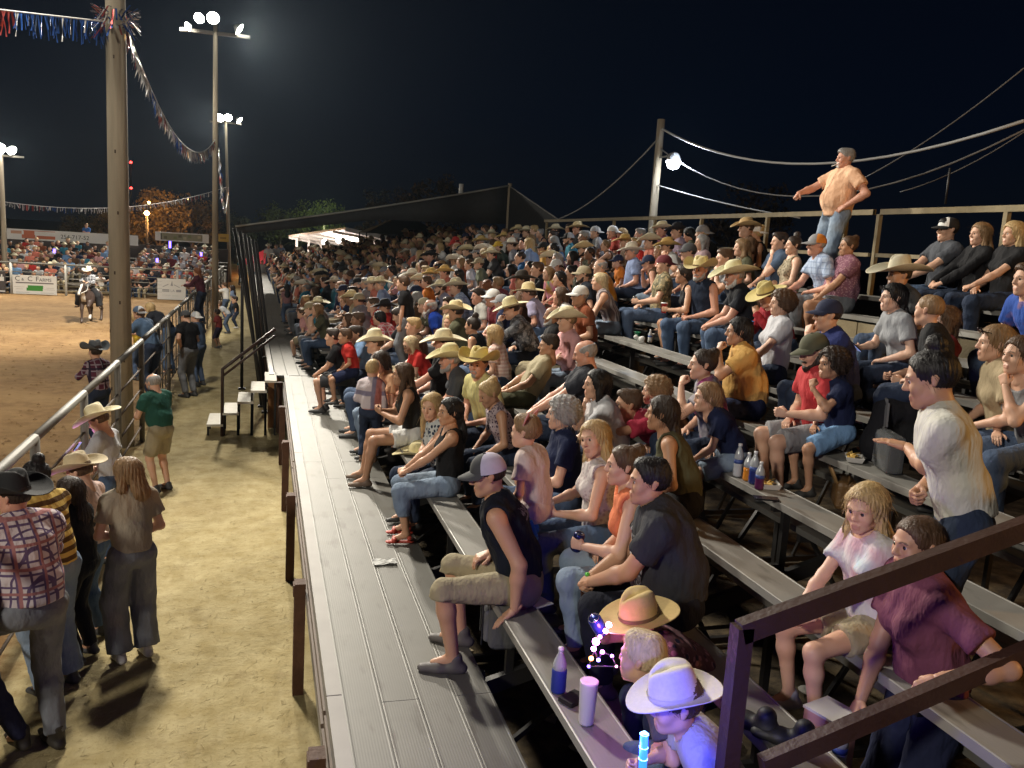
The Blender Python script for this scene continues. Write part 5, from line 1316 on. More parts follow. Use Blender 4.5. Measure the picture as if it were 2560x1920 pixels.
def stand(fpx, hpx, label, z=0.0, heading=150, y=None, **sp):
    f = at_z(fpx[0], fpx[1], z) if y is None else at_y(fpx[0], fpx[1], y); f.z = z
    d = ray(*hpx); t = math.hypot(f.x, f.y) / math.hypot(d.x, d.y); hh = ZC + d.z * t - z
    sp = dict(sp); lean_k = sp.pop('hk', 1.0); sp['S'] = sp.get('S') or max(.5, min(1.12, hh / 1.60 * lean_k)); sp['pose'] = 'stand'; sp.setdefault('lod', lod_of(f.length)); sp['label'] = label; sp['seed'] = len(PEOPLE) + 3
    r_, J, HM = person(sp); place(r_, f, heading); PEOPLE.append(r_); TAKEN.append((f.x, f.y)); INFO[label] = (r_, J, HM, f, heading)
    return r_
def world_of(label, p):
    r_, J, HM, loc, hd = INFO[label]; return Vector(loc) + Matrix.Rotation(radians(hd - 90), 3, 'Z') @ Vector(p)
BIG = dict(brim=.135, curl=.075, crown=.135); WIDE = dict(brim=.15, curl=.05, crown=.125, dip=.03); FLATB = dict(brim=.13, curl=.03, crown=.13, dip=.01); CURLY = dict(brim=.125, curl=.11, crown=.13)
cb = lambda m, k=None: ('cowboy', m, k or {})

# --- along the fence
stand((95, 1885), (78, 1255), 'person in plaid shirt, black cowboy hat and dark jeans leaning on the fence', heading=128, lean=15, g=1.16, hk=1.06, hands=('ahead', 'ahead'), top='long', tm=K((.60, .53, .54), 'plaid', (.12, .08, .16), (.36, .16, .16), 1.15), bot='jeans', bm=DENG, shoe='boot', sm=SH((.03, .025, .02)), hat=cb(BLACKH, BIG), hair='buzz', hc='dark', footL=(-.14, .34, .34), belt=True, yaw=24, skin='ruddy', flare=.016, lod=0)
stand((150, 1725), (112, 1215), 'person in yellow and brown striped top with light jeans beside the plaid shirt', heading=150, hk=1.04, sex='f', lean=12, hands=('ahead', 'ahead'), top='tee', tm=K((.62, .44, .12), 'hstripe', (.10, .055, .02), None, .8), bot='jeans', bm=DENL, hair='topbun', hc='black', skin='brown', flare=.05, lod=0)
stand((212, 1650), (190, 1235), 'person all in black with long dark hair between striped top and tan hat', heading=158, sex='f', hands=('front', 'down'), top='tee', tm=BLK, bot='jeans', bm=BLK, hair='longback', hc='dark', skin='tan', lod=0)
stand((238, 1600), (207, 1195), 'person in tan cowboy hat and pale pink shirt by the fence', heading=160, hands=('front', 'phone'), pitch=-14, top='tee', tm=K((.56, .42, .38)), bot='jeans', bm=DEN, hat=cb(TANH, dict(brim=.13, curl=.06, crown=.125)), hair='buzz', hc='brown', skin='fair', lod=0, S=.93)
stand((285, 1400), (262, 1098), 'person in cream cowboy hat and gray tee looking down near the wooden pole', heading=165, hands=('phone', 'front'), pitch=-22, lean=10, top='tee', tm=K('ltgray'), bot='jeans', bm=DEN, hat=cb(PALE, dict(brim=.14, curl=.055, crown=.14)), hair='buzz', hc='brown', lod=0, S=.95)
stand((335, 1648), (342, 1190), 'person with long wavy brown hair, tan tee and wide gray jeans on the path', heading=118, sex='f', hands=('front', 'front'), yaw=30, pitch=-10, top='tee', tm=K((.33, .28, .21)), bot='jeans', bm=DENG, hair='wavy', hc='light', flare=.055, sm=SH((.5, .48, .45)), skin='fair', lod=0)
stand((405, 1228), (375, 985), 'person in dark green tee and khaki shorts standing on the path', heading=138, lean=12, pitch=-18, hk=1.10, g=1.14, hands=('phone', 'phone'), top='tee', tm=K('green'), bot='shorts', bm=KHAKI, hair='bald', hc='gray', sm=SH('dkgray'), lod=1, beard='full', bc='gray')
stand((475, 992), (465, 802), 'person in black tee and faded jeans standing at the fence', heading=140, g=1.08, hands=('hip', 'front'), top='tee', tm=BLK, bot='jeans', bm=DENG, hat=('cap', cap('dkgray')), hair='buzz', hc='dark', pitch=-12, hk=1.05)
stand((500, 965), (487, 795), 'person in gray tee and white cap behind the black tee at the fence', heading=150, hands=('front', 'down'), top='tee', tm=K('slate'), bot='jeans', hat=('capback', cap('white', 'ltgray', 'white')), hair='buzz', hc='brown')
stand((385, 985), (388, 800), 'person with gray cap, long braid and blue tee leaning over the fence', z=.34, y=17.0, heading=150, sex='f', lean=24, hk=1.12, hands=('ahead', 'ahead'), top='tee', tm=K((.075, .125, .21)), bot='jeans', bm=DEND, hat=('capback', cap('ltgray', 'slate', 'gray')), hair='braid', hc='brown')
stand((352, 985), (355, 815), 'child in yellow shirt with messy blond hair hanging on the fence', z=.58, y=17.5, heading=140, kid=True, hands=('ahead', 'ahead'), top='tee', tm=K('yellow'), bot='jeans', hair='curly', hc='blond', S=.72)
stand((425, 960), (378, 762), 'person with long blond hair and black vest bending far over the fence', z=.38, y=19.6, heading=152, sex='f', lean=42, hk=1.2, hands=('ahead', 'ahead'), top='long', tm=K((.02, .022, .03)), bot='jeans', bm=DEN, hair='long', hc='blond', S=1.0)
stand((505, 860), (478, 712), 'person with long auburn hair and maroon top climbing on the fence', z=.75, y=26.3, heading=158, sex='f', lean=12, hands=('ahead', 'ahead'), top='long', tm=K((.075, .02, .03)), bot='jeans', bm=DEND, hair='longback', hc='red', S=.95)
stand((548, 872), (541, 785), 'child in red shirt and dark shorts standing beside the nearer light pole', heading=150, kid=True, hands=('front', 'down'), top='tee', tm=K((.26, .05, .045)), bot='long_shorts', bm=K((.03, .025, .05)), hair='kidshort', hc='dark', skin='brown')
for i, (f, h, lb, kw) in enumerate((((566, 800), (563, 715), 'person in white shirt with arms raised behind the nearer light pole', dict(top='tee', tm=K('white'), hands=('raise', 'raise'), hc='brown')), ((585, 795), (580, 722), 'person in pale blue shirt standing behind the red shirted child', dict(top='tee', tm=K('ltblue'), hair='long', sex='f', hc='dark')),
        ((572, 835), (575, 755), 'person in gray top bending down on the path behind the light pole', dict(top='tee', tm=K('ltgray'), lean=40, hc='brown')), ((592, 822), (590, 752), 'person in dark clothes with white shoes behind the light pole', dict(top='tee', tm=BLK, bm=DEND, sm=SH('white'), hc='dark')))):
    stand(f, h, lb, heading=150 + 12 * i, **kw)
stand((250, 1010), (248, 945), 'child in dark gray cowboy hat and maroon plaid shirt perched on the fence', z=.55, y=12.6, heading=130, kid=True, hands=('ahead', 'ahead'), top='long', tm=K((.10, .025, .05), 'plaid', (.30, .25, .30), (.03, .02, .04)), bot='jeans', bm=DEND, hat=cb(GRAYH, CURLY), hair='kidshort', hc='dark', S=.78)
stand((-95, 1960), (-150, 1400), 'person at the left edge of the photo, only a navy trouser leg and boot showing', heading=150, hands=('ahead', 'ahead'), top='tee', tm=NAVYC, bot='jeans', bm=K((.018, .02, .05)), hair='short', shoe='boot', sm=SH((.03, .025, .02)), S=1.0, lod=1, footR=(.40, -.10, .085))

# --- front row of the stand
sit(1220, 1190, 'person in black sleeveless shirt, white mesh cap and khaki shorts at the front', 1, heading=160, lean=24, yaw=8, pitch=-12, g=1.12, hands=('seat', 'thigh'), top='sleeveless', print=(K((.22, .22, .24), 'camo', (.010, .013, .022), None, 3.0), .07, .20, .29), print_back=True, tm=K((.010, .013, .022)), bot='long_shorts', bm=KHAKI, hat=('cap', cap('dkgray', (.48, .45, .58), 'dkgray')), hair='buzz', hc='dark', skin='warm', sm=SH((.10, .09, .085)), spread=14)
sit(1125, 1030, 'person with long black hair in black tank top and ripped light jeans', 1, heading=172, sex='f', lean=16, yaw=18, hands=('clasp', 'clasp'), top='strap', tm=BLK, bot='capri', bm=DENL, hair='longback', hc='black', skin='warm', shoe='sandal', sm=SH((.42, .05, .03)), spread=6)
sit(1079, 1017, 'person with blond hair in blue floral blouse, facing the camera', 1, heading=196, sex='f', lean=8, yaw=34, pitch=-6, hands=('clasp', 'lap'), top='sleeveless', tm=K((.52, .56, .56), 'floral', (.02, .04, .08), (.20, .34, .42), 1.0), bot='jeans', bm=DEND, hair='long', hc='blond', skin='fair', y=7.55, dx=0)
sit(1006, 935, 'person with long brown hair, black tank and white shorts, hands together', 1, heading=178, sex='f', lean=12, yaw=-6, hands=('phone', 'phone'), top='strap', tm=K((.03, .028, .025)), bot='mini', bm=K('white'), hair='long', hc='brown', skin='tan', sm=SH((.20, .14, .10)), tuck=-.06)
sit(952, 905, 'person with dark swept hair in peach top leaning toward a blond boy', 1, heading=185, sex='f', lean=34, yaw=25, pitch=-20, hands=('knee', 'knee'), top='tee', tm=K('peach'), bot='jeans', bm=DENL, hair='bob', hc='dark', skin='fair')
stand((920, 1160), (917, 932), 'child with blond hair in red and white plaid shirt standing on the walkway', z=1.0, heading=72, kid=True, hands=('front', 'down'), top='long', tm=K((.56, .50, .52), 'plaid', (.22, .20, .28), (.42, .16, .14), .32), bot='jeans', bm=DEND, hair='kidshort', hc='blond', sm=SH('brown'), lod=1)
sit(889, 838, 'person in light blue tee holding a baby in red', 1, heading=175, lean=14, yaw=15, hands=('hold', 'lap'), top='tee', tm=K((.20, .32, .52)), bot='jeans', bm=DEND, hair='short', hc='dark', skin='tan', S=.98)
sit(862, 866, 'baby in red shirt on the lap of the light blue tee', 1, heading=180, seatz=1.60, dx=-.32, kid=True, hands=('lap', 'lap'), top='tee', tm=K('red'), bot='shorts', bm=K('navy'), hair='kidshort', hc='brown', S=.62, skin='tan')
sit(937, 860, 'person in cream cowboy hat with upturned brim and white sleeves near the front row', 1, heading=175, lean=18, hands=('lap', 'lap'), top='long', tm=K('white'), bot='jeans', hat=cb(PALE, dict(brim=.12, curl=.07, crown=.15)), hair='buzz', hc='brown')
sit(872, 800, 'person with sunglasses on brown hair raising an arm in a dark tee', 1, heading=165, sex='f', lean=10, hands=('mouth', 'lap'), top='tee', tm=K('navy'), bot='jeans', hair='bob', hc='brown', skin='fair', glasses=True)
sit(947, 795, 'person with very long black hair in red check top behind the front row', 2, heading=150, sex='f', lean=10, hands=('lap', 'lap'), top='tee', tm=K((.50, .10, .12), 'plaid', (.55, .40, .40)), bot='jeans', bm=DEND, hair='longback', hc='black')
sit(834, 778, 'person with short dark hair and black tee leaning forward, white tank behind', 1, heading=165, lean=24, hands=('clasp', 'clasp'), top='tee', tm=BLK, bot='shorts', bm=K('dkgray'), hair='short', hc='dark')
sit(786, 752, 'person in gray and black striped top beside a small child on the front row', 1, heading=168, dx=-.12, sex='f', g=1.1, lean=16, hands=('lap', 'lap'), top='tee', tm=K((.25, .25, .27), 'hstripe', (.04, .04, .05), None, .7), bot='jeans', hair='bob', hc='brown')
sit(754, 792, 'toddler in pale shirt standing between knees on the front row', 1, heading=170, seatz=1.32, y=18.6, kid=True, top='tee', tm=K('pink'), bot='shorts', bm=K('khaki'), hair='kidshort', hc='brown', S=.64)
sit(776, 720, 'person in pale straw hat and tan shirt above the striped top', 2, heading=165, lean=10, top='polo', tm=K('tan'), hat=cb(PALE), hair='buzz', hc='brown')
sit(865, 725, 'person with light brown hair in sky blue top, third row', 3, heading=160, sex='f', lean=8, top='tee', tm=K('sky'), hair='bob', hc='light')
sit(930, 712, 'person in cream straw hat and coral shirt beside another straw hat', 3, heading=165, top='polo', tm=K('coral'), hat=cb(PALE, WIDE), hair='buzz', hc='brown')
sit(950, 712, 'person in cream straw hat and pale blue shirt beside the coral shirt', 3, heading=165, top='long', tm=K('ltblue'), hat=cb(PALE, WIDE), hair='buzz', hc='gray')
sit(998, 790, 'person in black tee bending forward with head lowered', 2, heading=165, lean=34, pitch=-25, top='tee', tm=BLK, hair='short', hc='dark', hands=('clasp', 'clasp'))
stand((1018, 850), (1018, 712), 'child with short hair in black tee standing among seated spectators', z=row_z(4) - .43, y=12.8, heading=160, kid=True, hands=('down', 'down'), top='tee', tm=BLK, bot='jeans', bm=DENG, hair='kidshort', hc='brown')

# --- second and third rows
sit(1600, 1560, 'child in wide straw hat lit pink and violet by glowing toys', 1, heading=185, y=3.55, kid=True, lean=10, pitch=-8, hands=('hold', 'raise'), top='tee', tm=K((.12, .06, .07), 'floral', (.3, .15, .18), (.02, .02, .05)), bot='jeans', bm=DEND, hat=cb(straw((.58, .42, .17)), dict(brim=.105, curl=.02, crown=.14, dip=.0, pinch=.012)), hair='kidshort', hc='brown', S=.86, lod=0)
sit(1604, 1645, 'child with short blond hair seen from behind beside the wide straw hat', 1, heading=150, y=2.95, kid=True, lean=8, hands=('lap', 'lap'), top='tee', tm=K((.10, .09, .12)), bot='jeans', bm=DEN, hair='kidshort', hc='pale', S=.84, lod=0, yaw=-15)
sit(1690, 1765, 'child in cream felt cowboy hat lit bright blue from below', 1, heading=165, y=2.62, kid=True, lean=14, pitch=-10, hands=('lap', 'hold'), top='tee', tm=K((.42, .42, .46)), bot='jeans', bm=DEN, hat=cb(straw((.62, .57, .47), (.5, .46, .38)), dict(brim=.088, curl=.03, crown=.13, dip=.01, pinch=.008)), hair='kidshort', hc='brown', S=.76, lod=0)
sit(1559, 1165, 'person in orange sleeveless top with hair in a bun, holding a blue can', 2, heading=158, sex='f', g=1.12, lean=14, yaw=6, hands=('hold', 'lap'), top='sleeveless', vneck=.02, tm=K((.70, .20, .09)), bot='jeans', bm=DENL, hair='bun', hc='brown', skin='fair', lod=0)
sit(1622, 1205, 'person in charcoal tee with black close cropped hair, elbows on knees', 2, heading=156, lean=22, yaw=10, g=1.25, hands=('clasp', 'clasp'), top='tee', print=(K((.45, .45, .47), 'camo', (.035, .036, .042), (.20, .20, .21), 2.4), .15, -.12, .27), tm=K((.035, .036, .042)), bot='jeans', bm=K((.010, .012, .022)), hair='kidshort', hc='black', skin='warm', lod=0)
sit(1486, 1098, 'person with blond hair in white lace vest, head tilted toward the camera', 2, heading=170, sex='f', lean=12, yaw=38, roll=14, hands=('hold', 'hold'), top='sleeveless', tm=K((.55, .50, .48), 'floral', (.40, .33, .33), None, 1.4), bot='jeans', bm=DEN, hair='long', hc='blond', skin='fair', lod=0)
sit(1404, 1035, 'person with gray curly hair and navy tee holding a toddler', 2, heading=172, sex='f', lean=10, yaw=-8, hands=('hold', 'lap'), top='tee', tm=K('navy'), bot='jeans', hair='curly', hc='gray', skin='fair', lod=0)
sit(1312, 1105, 'toddler with a pink bow and pale dress held in front of the navy tee', 2, heading=140, seatz=1.84, dx=-.45, kid=True, hands=('lap', 'lap'), top='tee', tm=K((.55, .45, .42)), bot='mini', bm=K((.55, .45, .42)), hair='kidshort', hc='light', S=.64, lod=0)
sit(1223, 985, 'person with pinned blond hair in patterned sleeveless top leaning forward', 2, heading=182, sex='f', lean=32, yaw=8, pitch=-24, hands=('knee', 'knee'), top='sleeveless', tm=K((.42, .34, .36), 'floral', (.05, .03, .06), None, 1.5), bot='jeans', bm=DEND, hair='bun', hc='blond', skin='tan')
sit(1196, 912, 'person in straw cowboy hat and pale yellow shirt looking at the camera', 2, heading=200, lean=8, yaw=28, hands=('lap', 'thigh'), top='polo', tm=K((.62, .56, .24), 'vstripe', (.55, .50, .25)), bot='jeans', bm=DEND, hat=cb(straw((.62, .50, .20)), CURLY), hair='buzz', hc='brown', skin='ruddy', beard='goatee', bc='gray', htilt=-4)
sit(1125, 902, 'person in straw cowboy hat, gray beard and charcoal shirt, arms on knees', 2, heading=170, lean=18, yaw=4, hands=('clasp', 'clasp'), top='polo', tm=K((.075, .08, .09)), bot='jeans', hat=cb(straw((.62, .55, .30)), BIG), hair='buzz', hc='gray', beard='full', bc='gray', skin='ruddy')
sit(1109, 858, 'person in wide cream hat and black tee behind the bearded charcoal shirt', 2, heading=170, lean=16, hands=('clasp', 'lap'), top='tee', tm=BLK, bot='shorts', hat=cb(PALE, WIDE), hair='buzz', hc='dark', skin='ruddy', y=9.5)
sit(1025, 862, 'child with blond fringe in bright red polo shirt', 2, heading=185, kid=True, lean=14, yaw=10, pitch=-12, hands=('clasp', 'clasp'), top='polo', tm=K('red'), bot='shorts', bm=KHAKI, hair='bob', hc='pale', S=.86)
sit(1234, 838, 'person with short blond hair in peach striped top', 3, heading=150, sex='f', yaw=-20, hands=('lap', 'lap'), top='tee', tm=K((.62, .42, .36), 'hstripe', (.72, .58, .52), None, 1.3), hair='bob', hc='blond')
sit(1181, 815, 'person with dark hair bun and black tank, back turned', 3, heading=140, sex='f', top='tank', tm=BLK, hair='topbun', hc='dark', skin='warm')
sit(1372, 866, 'person in tan tee reclining with an elbow on the bench behind', 3, heading=165, lean=-24, yaw=4, g=1.1, hands=('thigh', 'lap'), top='tee', tm=K((.36, .31, .20)), bot='shorts', bm=K('olive'), hair='short', hc='dark', skin='tan')
sit(1464, 868, 'bald person in black shirt with glasses pushed up on the head', 3, heading=160, lean=20, pitch=-12, g=1.22, hands=('clasp', 'clasp'), top='tee', tm=K((.02, .022, .03)), bot='jeans', bm=DEND, hair='bald', hc='gray', skin='ruddy', beard='goatee', bc='white')
sit(1491, 962, 'person with dark bob in white tee, large, sipping', 3, heading=172, sex='f', g=1.22, lean=10, yaw=4, hands=('clasp', 'chin'), top='tee', tm=K((.62, .62, .64)), bot='jeans', bm=DEND, hair='bob', hc='black', skin='fair', dx=-.05)
sit(1654, 1035, 'person with very long dark hair and olive tank, back partly turned', 3, heading=150, sex='f', lean=14, yaw=-4, hands=('lap', 'lap'), top='tank', tm=K('olive'), bot='jeans', bm=BLK, hair='longback', hc='dark', skin='tan', lod=0)
sit(1637, 978, 'person with curly light brown hair behind the long dark hair', 3, heading=160, sex='f', lean=10, hands=('lap', 'lap'), top='tee', tm=K('brown'), bot='jeans', hair='curly', hc='light', skin='fair', y=6.55, lod=0)
sit(1570, 1012, 'person in red shirt holding up a phone behind the blond lace vest', 3, heading=165, lean=4, hands=('raise', 'lap'), top='tee', tm=K((.36, .03, .06)), bot='jeans', hair='short', hc='brown', skin='tan', y=6.35, S=.9)
sit(1768, 995, 'child with brown hair in navy tee with white cuff', 4, heading=165, kid=True, lean=18, hands=('clasp', 'lap'), top='tee', tm=K('navy'), bot='shorts', bm=DENL, hair='longback', hc='light', skin='fair', S=.82, lod=0)
sit(1757, 912, 'person with dark pulled back hair in star patterned white and magenta top', 4, heading=160, sex='f', lean=14, hands=('mouth', 'lap'), top='tee', tm=K((.42, .40, .44), 'tie_dye', (.03, .03, .07), (.40, .05, .20)), bot='jeans', bm=DEND, hair='bun', hc='dark', skin='fair')
sit(2155, 1338, 'child with long blond hair in white tie-dye shirt behind the brown rail', 3, heading=176, kid=True, lean=4, yaw=26, pitch=-10, hands=('clasp', 'clasp'), top='tee', tm=K((.64, .62, .60), 'tie_dye', (.60, .38, .42), (.45, .55, .60)), bot='mini', bm=KHAKI, hair='long', hc='blond', skin='fair', S=.84, seatz=1.83, lod=0, sm=SH('ltgray'))
MW = dict(heading=168, sex='f', g=1.12, lean=10, yaw=10, pitch=-4, hands=('thigh', 'thigh'), top='tee', tm=K((.17, .055, .085)), bot='jeans', bm=K((.014, .018, .05)), hair='pony', hc='brown', skin='tan', lod=0, y=3.0)
_w = at_y(2345, 1700, 2.50); _f = at_y(2385, 1390, 2.85); _q = Matrix.Rotation(-radians(MW['heading'] - 90), 3, 'Z') @ (_w - Vector((_f.x, _f.y, .74)))
MW.update(y=2.85, g=1.06, lean=12)
MW['hands'] = ((tuple(_q), 'grip', (-.1, .75, -.6), (-.5, .2, .9), (-.5, -.8, -.2)), ((-.02, .36, .86), 'relax', (-.3, .6, -.6), (.2, .5, .8)))
stand((2385, 1390), (2275, 1358), 'person in mauve tee with ponytail gripping the lower brown rail', z=.74, hk=1.03, **MW)
# --- rows four to six
sit(1846, 830, 'person in mustard tee with long dark hair, hand to mouth', 5, heading=160, sex='f', g=1.2, lean=8, hands=('mouth', 'lap'), top='tee', tm=K((.56, .33, .10)), bot='jeans', bm=K('navy'), hair='longback', hc='black', skin='tan', lod=0)
sit(2035, 880, 'person in olive cap and red tee holding a curly haired toddler', 5, heading=170, lean=6, yaw=2, pitch=-14, g=1.12, hands=('hold', 'lap'), top='tee', tm=K((.48, .045, .05)), bot='shorts', bm=K('gray'), hat=('cap', cap('olive', 'olive', 'olive')), hair='buzz', hc='dark', beard='full', skin='fair', lod=0)
sit(2078, 928, 'curly haired toddler in navy tee with white mark on the red tee lap', 5, heading=175, seatz=2.32, dx=-.20, kid=True, hands=('mouth', 'lap'), top='tee', tm=K('navy'), bot='shorts', bm=K('sky'), hair='curly', hc='dark', skin='tan', S=.70, y=5.28, lod=0)
_f = at_y(2470, 950, 2.95); _w = at_y(2268, 1118, 3.30); _q = Matrix.Rotation(-radians(144 - 90), 3, 'Z') @ (_w - Vector((_f.x, _f.y, 1.60)))
stand((2470, 950), (2449, 942), 'person in white tee with dark bun reaching out an arm, back turned', z=1.60, y=2.95, heading=144, lean=17, yaw=-6, pitch=-14, g=1.02, hands=((tuple(_q), 'flat', (-.1, 1, .1), (0, .2, 1), (-.7, -.2, -.9)), 'front'), top='tee', tm=K((.56, .55, .50)), bot='jeans', bm=DEND, hair='topbun', hc='black', skin='tan', lod=0)
sit(1279, 775, 'person in straw hat and gray camo jacket bent forward with a backpack', 4, heading=165, lean=26, pitch=-14, g=1.08, hands=('mouth', 'lap'), top='long', tm=K((.14, .145, .155), 'camo', (.06, .062, .07), (.25, .25, .26), 1.6), bot='jeans', bm=DEND, hat=cb(straw((.60, .54, .34)), FLATB), hair='buzz', hc='dark')
sit(1321, 735, 'person in tall straw hat and lilac shirt behind the camo jacket', 5, heading=150, lean=8, top='polo', tm=K('lilac'), hat=cb(STRAW, FLATB), hair='buzz', hc='brown', skin='ruddy')
sit(1195, 742, 'person with gray brown hair in white tee turned to the side', 4, heading=178, lean=10, yaw=10, top='tee', tm=K((.58, .57, .52)), hair='short', hc='dark', skin='ruddy', hands=('lap', 'lap'))
sit(1075, 768, 'bald person with white beard in bright blue shirt', 3, heading=165, lean=8, g=1.12, top='polo', tm=K('royal'), hair='bald', hc='white', beard='long', bc='white', skin='ruddy')
sit(1101, 722, 'person in straw hat and lilac gray shirt next to the blue shirt', 4, heading=168, lean=14, top='polo', tm=K((.30, .28, .36)), hat=cb(PALE, WIDE), hair='buzz', hc='brown', beard='full', bc='brown')
sit(1140, 718, 'person in straw hat and pale blue plaid shirt', 4, heading=168, lean=14, top='long', tm=K((.40, .47, .60), 'plaid', (.22, .28, .42)), hat=cb(PALE), hair='buzz', hc='brown')
sit(1217, 716, 'person with red bob haircut in white top, back turned', 5, heading=120, sex='f', top='tee', tm=K('white'), hair='bob', hc='red')
sit(1498, 704, 'person with straight blond hair in striped sleeveless top and denim shorts', 6, heading=160, sex='f', lean=14, hands=('clasp', 'clasp'), top='sleeveless', tm=K((.20, .16, .17), 'vstripe', (.45, .42, .42), None, .8), bot='mini', bm=DENL, hair='longback', hc='pale', skin='fair')
sit(1398, 698, 'person with dark hair in black tank holding a toddler in pink', 6, heading=172, sex='f', lean=8, yaw=10, hands=('hold', 'lap'), top='strap', tm=K((.03, .015, .018)), bot='jeans', bm=DEND, hair='longback', hc='black', skin='fair')
sit(1369, 708, 'smiling toddler in pink and green shirt on the black tank lap', 6, heading=188, seatz=2.60, dx=-.15, kid=True, top='tee', tm=K((.50, .16, .26), 'tie_dye', (.55, .35, .08), (.05, .25, .15)), bot='shorts', bm=K('coral'), hair='bob', hc='light', S=.68)
sit(1458, 688, 'person in tan cap and black tee with a dark beard', 6, heading=165, lean=8, top='tee', tm=K((.018, .022, .032)), bot='jeans', bm=DENL, hat=('cap', cap('khaki', 'khaki', 'khaki')), hair='buzz', hc='dark', beard='full', hands=('thigh', 'lap'))
sit(1500, 668, 'balding person in orange tee behind the blond striped top', 7, heading=165, top='tee', tm=K((.62, .28, .03)), hair='bald', hc='gray')
sit(1426, 682, 'person with dark hair in camo tee behind the tan cap', 7, heading=175, sex='f', top='tee', tm=K((.20, .21, .16), 'camo', (.09, .10, .07), (.35, .35, .30), 1.5), hair='bun', hc='black')
sit(1343, 674, 'person in black tee with chin resting on a hand', 6, heading=172, lean=14, hands=('chin', 'lap'), top='tee', tm=BLK, hair='short', hc='brown')
sit(1305, 702, 'person in dark brown cowboy hat and brown shirt', 5, heading=165, top='polo', tm=K('brown'), hat=cb(straw((.035, .028, .022)), WIDE), hair='buzz', hc='dark', skin='tan', y=12.9)
sit(1277, 676, 'person with black hair in coral top, leaning forward', 6, heading=160, sex='f', lean=22, hands=('clasp', 'lap'), top='tee', tm=K((.55, .16, .13)), hair='bob', hc='black', bot='shorts', bm=K('coral'))
sit(1300, 645, 'person in deep blue polo with short brown hair', 7, heading=165, top='polo', tm=K((.02, .10, .26)), hair='buzz', hc='dark')
sit(1172, 662, 'child with brown hair in crisp white shirt', 6, heading=172, kid=True, top='polo', tm=K((.60, .60, .68)), hair='kidshort', hc='brown', S=.9)
sit(1197, 660, 'child in khaki cap and olive tee beside the crisp white shirt', 6, heading=165, kid=True, top='tee', tm=K((.17, .19, .13)), hat=('cap', cap('khaki', 'khaki', 'khaki')), hair='buzz', hc='brown', S=.9)
sit(1660, 656, 'person in maroon cap and camo tee over orange', 7, heading=165, lean=10, hands=('hold', 'lap'), top='tee', tm=K((.24, .20, .12), 'camo', (.11, .10, .06), (.40, .30, .16), 1.2), hat=('capback', cap('maroon', 'maroon', 'maroon')), hair='buzz', hc='brown', beard='goatee')
sit(1708, 686, 'person with dark brown hair in black tank holding a red cup', 7, heading=160, sex='f', lean=14, hands=('hold', 'lap'), top='tank', tm=BLK, bot='mini', bm=K('khaki'), hair='longback', hc='dark', skin='tan')
sit(1751, 676, 'person in straw hat and navy sleeveless snap shirt with beard', 7, heading=192, g=1.12, lean=6, yaw=16, hands=('lap', 'lap'), top='sleeveless', tm=K((.016, .024, .045)), bot='jeans', bm=DEN, hat=cb(straw((.62, .52, .27)), CURLY), hair='buzz', hc='gray', beard='full', bc='gray', skin='ruddy', lod=1)
sit(1836, 692, 'person in large pale straw hat and black lettered tee, hands clasped', 7, heading=160, g=1.12, lean=24, yaw=6, pitch=-8, hands=('clasp', 'clasp'), top='tee', print=(K((.42, .40, .34), 'camo', (.012, .014, .02), None, 2.6), .12, .0, .24), tm=K((.012, .014, .02)), bot='jeans', bm=DEN, hat=cb(straw((.66, .62, .40)), dict(brim=.17, curl=.085, crown=.14)), hair='buzz', hc='gray', beard='full', bc='white', skin='ruddy', lod=1)
sit(1918, 742, 'child in straw hat and red jacket drinking from a blue cup', 7, heading=185, kid=True, lean=22, pitch=-20, hands=('mouth', 'hold'), top='long', tm=K((.30, .02, .03)), bot='jeans', bm=DEN, hat=cb(straw((.58, .48, .20)), FLATB), hair='kidshort', hc='brown', S=.9, lod=1)
sit(1956, 730, 'person with curly brown hair in white tee with a patterned scarf', 6, heading=165, sex='f', lean=22, hands=('knee', 'thigh'), top='tee', tm=K((.50, .50, .53)), bot='jeans', bm=DEND, hair='curly', hc='brown', skin='fair', lod=1)
sit(2069, 790, 'person in navy cap and blue tee with hand to the mouth', 6, heading=160, lean=12, hands=('mouth', 'lap'), top='tee', tm=K((.022, .032, .13)), bot='jeans', bm=DEND, hat=('cap', cap('navy', 'navy', 'navy')), hair='buzz', hc='dark', skin='fair', lod=1)
sit(2232, 745, 'person with black hair, sunglasses on head and gray tee, looking at a phone', 7, heading=165, sex='f', lean=10, hands=('lap', 'hold'), top='tee', tm=K((.30, .31, .33)), bot='jeans', bm=DEND, hair='longback', hc='black', skin='pale', glasses=True, lod=0)
sit(2323, 768, 'child with buzz cut in black tee seen from behind, held by maroon sleeve', 6, heading=135, dx=-.12, seatz=2.70, kid=True, hands=('lap', 'lap'), top='tee', tm=K('black'), bot='jeans', bm=DEND, hair='buzz', hc='light', S=.80, lod=0, yaw=-25)
sit(2365, 770, 'person in dark maroon shirt with sunglasses on brown hair, arms around a child', 6, heading=160, lean=4, hands=('hold', 'hold'), top='tee', tm=K((.085, .012, .016)), bot='jeans', bm=DEND, hair='bob', hc='brown', sex='f', skin='fair', glasses=True, lod=0, y=5.75)
sit(2487, 860, 'person with long light brown hair and sunglasses on top, right of the backpack', 6, heading=150, sex='f', lean=8, hands=('lap', 'lap'), top='tee', tm=K('tan'), bot='jeans', hair='longback', hc='light', skin='fair', glasses=True, lod=0)
sit(2550, 890, 'person with brown hair and wristwatch resting chin on hand at the right edge', 6, heading=172, sex='f', lean=14, hands=('chin', 'lap'), top='strap', tm=K('gray'), bot='jeans', hair='longback', hc='brown', skin='fair', lod=0)
